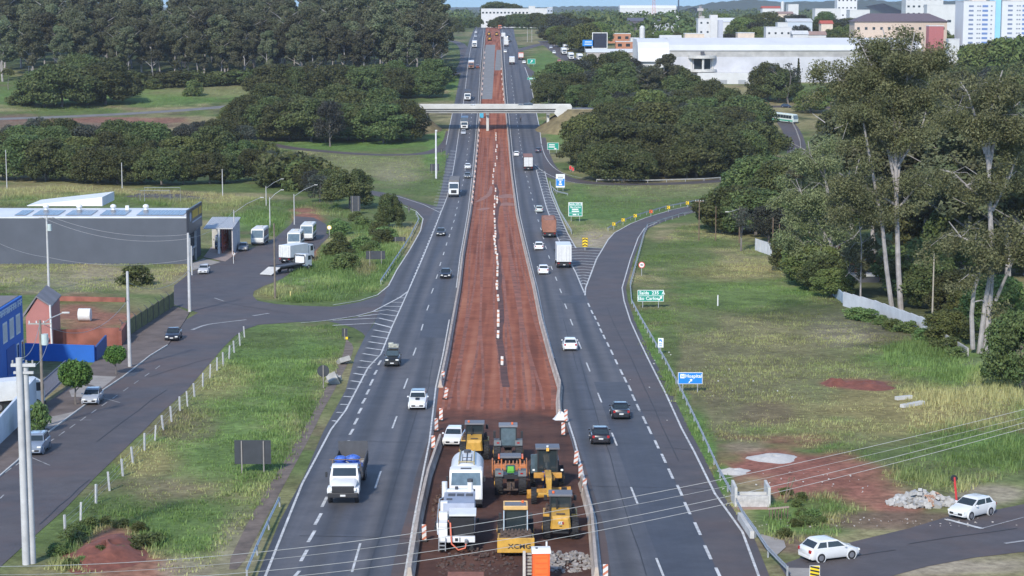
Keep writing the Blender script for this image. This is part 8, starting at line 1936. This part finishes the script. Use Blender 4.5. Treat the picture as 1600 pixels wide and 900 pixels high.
# trees about the far buildings
G = ('dark round tree at the far end of the highway', 'trees at the far end of the highway')
for x, Y, h in [(773, 1750, 22), (784, 1760, 21), (797, 1760, 20), (806, 1755, 19), (778, 1640, 9), (786, 1640, 10), (795, 1640, 11), (806, 1640, 12), (816, 1620, 12), (826, 1600, 12), (838, 1600, 13), (848, 1590, 12), (768, 1650, 7), (746, 1640, 9), (728, 1600, 9), (714, 1560, 10), (704, 1500, 11), (716, 1450, 7), (735, 1660, 9)]:
    p = on(x, 40, Y); p.z = gz(Y); tree('broad', 0, 0, h, *G, base=p, wide=1.1)
G = ('dark tree among the far buildings on the city side', 'trees among the far buildings')
for x, Y, h in [(850, 1250, 9), (860, 1200, 8), (868, 1180, 10), (880, 1120, 12), (893, 1080, 12), (905, 1060, 13), (916, 1050, 15), (900, 1150, 14), (890, 1220, 14), (915, 1180, 15), (935, 1150, 13), (870, 1320, 15), (885, 1400, 15), (860, 1450, 14), (1015, 1050, 9), (1035, 1100, 10), (1060, 1090, 9), (1080, 1080, 10), (1140, 1080, 9), (1165, 1100, 10), (1185, 1090, 12), (1150, 1180, 11), (1180, 1190, 12), (1205, 1150, 12), (1250, 1130, 12), (1300, 1080, 11), (1320, 1090, 13), (1195, 985, 8), (1228, 990, 7), (1270, 985, 8), (1300, 990, 11), (1322, 985, 13), (1250, 1300, 15), (1235, 1350, 15), (1200, 1400, 16), (1175, 1300, 15), (1160, 1250, 14), (1290, 1400, 16), (1325, 1300, 13), (1350, 1100, 13), (1405, 1050, 13), (1440, 1000, 12), (1465, 1040, 13), (1125, 1350, 15), (1290, 1200, 14), (1260, 1250, 13), (1310, 1260, 13), (1340, 1150, 10), (1485, 950, 14), (1500, 930, 11), (1490, 830, 17), (1510, 815, 19), (1532, 800, 21), (1552, 805, 19), (1575, 800, 23), (1600, 790, 25), (1520, 770, 15), (1460, 780, 17), (1440, 800, 15), (1555, 760, 16), (1500, 760, 14), (1585, 750, 18), (1475, 840, 15), (1605, 740, 17)]:
    p = on(x, 40, Y); p.z = gz(Y); tree(rnd.choice(['broad', 'broad', 'dull', 'bright']), 0, 0, h, *G, base=p, wide=1.2)
# masts on the skyline
def mast(px, Y, row, w0, label, m):
    z0 = gz(Y); h = on(px, row, Y).z - z0; o = empty('lattice_mast', (on(px, 20, Y).x, Y, z0), 0, label, 'mast'); b = MB()
    for sx in (-1, 1):
        for sy in (-1, 1): b.tube([(sx * w0, sy * w0, 0), (sx * w0 * .35, sy * w0 * .35, h)], .12, 4)
    b.build('leg', m, o); b = MB(); n = 9
    for i in range(n):
        t0, t1 = i / n, (i + 1) / n; a, c = w0 * (1 - .65 * t0), w0 * (1 - .65 * t1)
        for sy in (-1, 1): b.tube([(-a, sy * a, h * t0), (c, sy * c, h * t1)], .08, 4); b.tube([(a, sy * a, h * t0), (-c, sy * c, h * t1)], .08, 4)
    b.build('bracing', m, o); return o, h
mast(1021.5, 2200, -14, 2.2, 'red and white lattice mast on the skyline', PM((.50, .20, .18), .6)); o, h = mast(1094, 1060, 9, 1.2, 'lattice telecom mast beside the white four-storey block', PM((.33, .28, .27), .6)); b = MB(); b.box((0, -.8, h - 2), (3.2, .5, 1.4)); b.box((.9, -.8, h - 6), (2.6, .5, 1.2)); b.build('antenna_panel', PM((.4, .38, .37), .6), o)
z0 = gz(2200); q = MB().cyl((0, 0, 0), (0, 0, on(1060, -10, 2200).z - z0), 1.0, .7, 12).build('chimney', PM((.06, .08, .12), .7)); q.location = (on(1060, 20, 2200).x, 2200, z0); tag(q, 'dark slim chimney on the skyline', 'chimney')
# far hills
g = np.random.default_rng(4)
def ridge(px0, px1, Y, rows, name='hills'):
    n = 60; V = []; 
    for i in range(n + 1):
        t = i / n; px = px0 + (px1 - px0) * t; r = float(np.interp(t, np.linspace(0, 1, len(rows)), rows)) - 1.2 * abs(math.sin(i * 2.1)) - .8 * abs(math.sin(i * 5.3))
        top = on(px, r, Y); V += [(top.x, Y - 400, gz(Y) - 5), (top.x, Y, top.z), (top.x, Y + 900, gz(Y) - 5)]
    Fc = []
    for i in range(n): Fc += [(3 * i, 3 * i + 3, 3 * i + 4, 3 * i + 1), (3 * i + 1, 3 * i + 4, 3 * i + 5, 3 * i + 2)]
    tag(mesh_obj(name, raw_mesh(name, V, Fc, True), PM((.040, .055, .030), .9, 0, .3, .01, name='far_hills', world=True)), kind='structure')
ridge(1085, 1420, 5200, [11, 5, 3, 0, 2, 5, 3, 4, 1, 2, 0, 4, 5]); ridge(1380, 1720, 4800, [5, 2, 3, 1, -2, 0, 2, 4]); ridge(640, 900, 7000, [12, 12.5, 12.8, 12.5, 12.8, 12.2]); ridge(860, 1120, 6000, [12, 10.5, 11.2, 10.8, 11.5, 10.5, 11])
# ------------------------------------------------------------------ camera, light, air
cam = bpy.data.cameras.new('camera'); co = bpy.data.objects.new('camera', cam); col.objects.link(co)
co.location = (0, 0, CZ); co.rotation_euler = (R(90) - TH, 0, 0)
cam.sensor_width = 36; cam.lens = F / 1600 * 36; cam.clip_start = 1; cam.clip_end = 60000
sc.camera = co
SUNV = Vector((.45, 1.35, -1.0)).normalized()
sl = bpy.data.lights.new('sun', 'SUN'); sl.energy = 2.35; sl.angle = R(4.0); sl.color = (1, .94, .84)
so = bpy.data.objects.new('sun', sl); col.objects.link(so); so.rotation_euler = SUNV.to_track_quat('-Z', 'Y').to_euler(); so.location = (0, 0, 300)
w = bpy.data.worlds.new('World'); sc.world = w; w.use_nodes = True
nt = w.node_tree; bg = nt.nodes['Background']
sky = nt.nodes.new('ShaderNodeTexSky'); sky.sky_type = 'NISHITA'; sky.sun_disc = False
sky.sun_elevation = math.asin(-SUNV.z); sky.sun_rotation = math.atan2(-SUNV.x, -SUNV.y)
sky.air_density = 1.0; sky.dust_density = .1; sky.ozone_density = 1.6; sky.altitude = 2500
tg = nt.nodes.new('ShaderNodeTexCoord'); sx = nt.nodes.new('ShaderNodeSeparateXYZ'); nt.links.new(tg.outputs['Generated'], sx.inputs[0])
mr_ = nt.nodes.new('ShaderNodeMapRange'); mr_.inputs[1].default_value = .01; mr_.inputs[2].default_value = .16; nt.links.new(sx.outputs['Z'], mr_.inputs[0])
mc = nt.nodes.new('ShaderNodeMix'); mc.data_type = 'RGBA'; mc.inputs[6].default_value = (.115, .19, .34, 1); mc.inputs[7].default_value = (1, 1, 1, 1); nt.links.new(mr_.outputs[0], mc.inputs[0])   # blue tint multiplied in to dim the sky near the horizon
ml_ = nt.nodes.new('ShaderNodeMix'); ml_.data_type = 'RGBA'; ml_.blend_type = 'MULTIPLY'; ml_.inputs[0].default_value = 1; nt.links.new(sky.outputs[0], ml_.inputs[6]); nt.links.new(mc.outputs[2], ml_.inputs[7])
nt.links.new(ml_.outputs[2], bg.inputs[0]); bg.inputs[1].default_value = .15
vs = sc.view_settings; vs.view_transform = 'Standard'; vs.look = 'None'; vs.gamma = 1; vs.use_curve_mapping = False; vs.exposure = 1.0
sc.cycles.use_denoising = True; sc.cycles.max_bounces = 6; sc.cycles.transparent_max_bounces = 8
sc.cycles.volume_bounces = 0

hb = MB(); hb.bx(-2600, 2600, -60, 7900, gz(0) - 60, 140)
hz_ = hb.build('haze', None); hz_['kind'] = 'stuff'
hm = bpy.data.materials.new('thin_haze'); hm.use_nodes = True; hn = hm.node_tree
hn.nodes.remove(hn.nodes['Principled BSDF']); pv = hn.nodes.new('ShaderNodeVolumePrincipled')
pv.inputs['Color'].default_value = (.80, .87, 1, 1); pv.inputs['Density'].default_value = .00005; pv.inputs['Anisotropy'].default_value = 0
hn.links.new(pv.outputs[0], hn.nodes['Material Output'].inputs['Volume']); hz_.data.materials.append(hm)
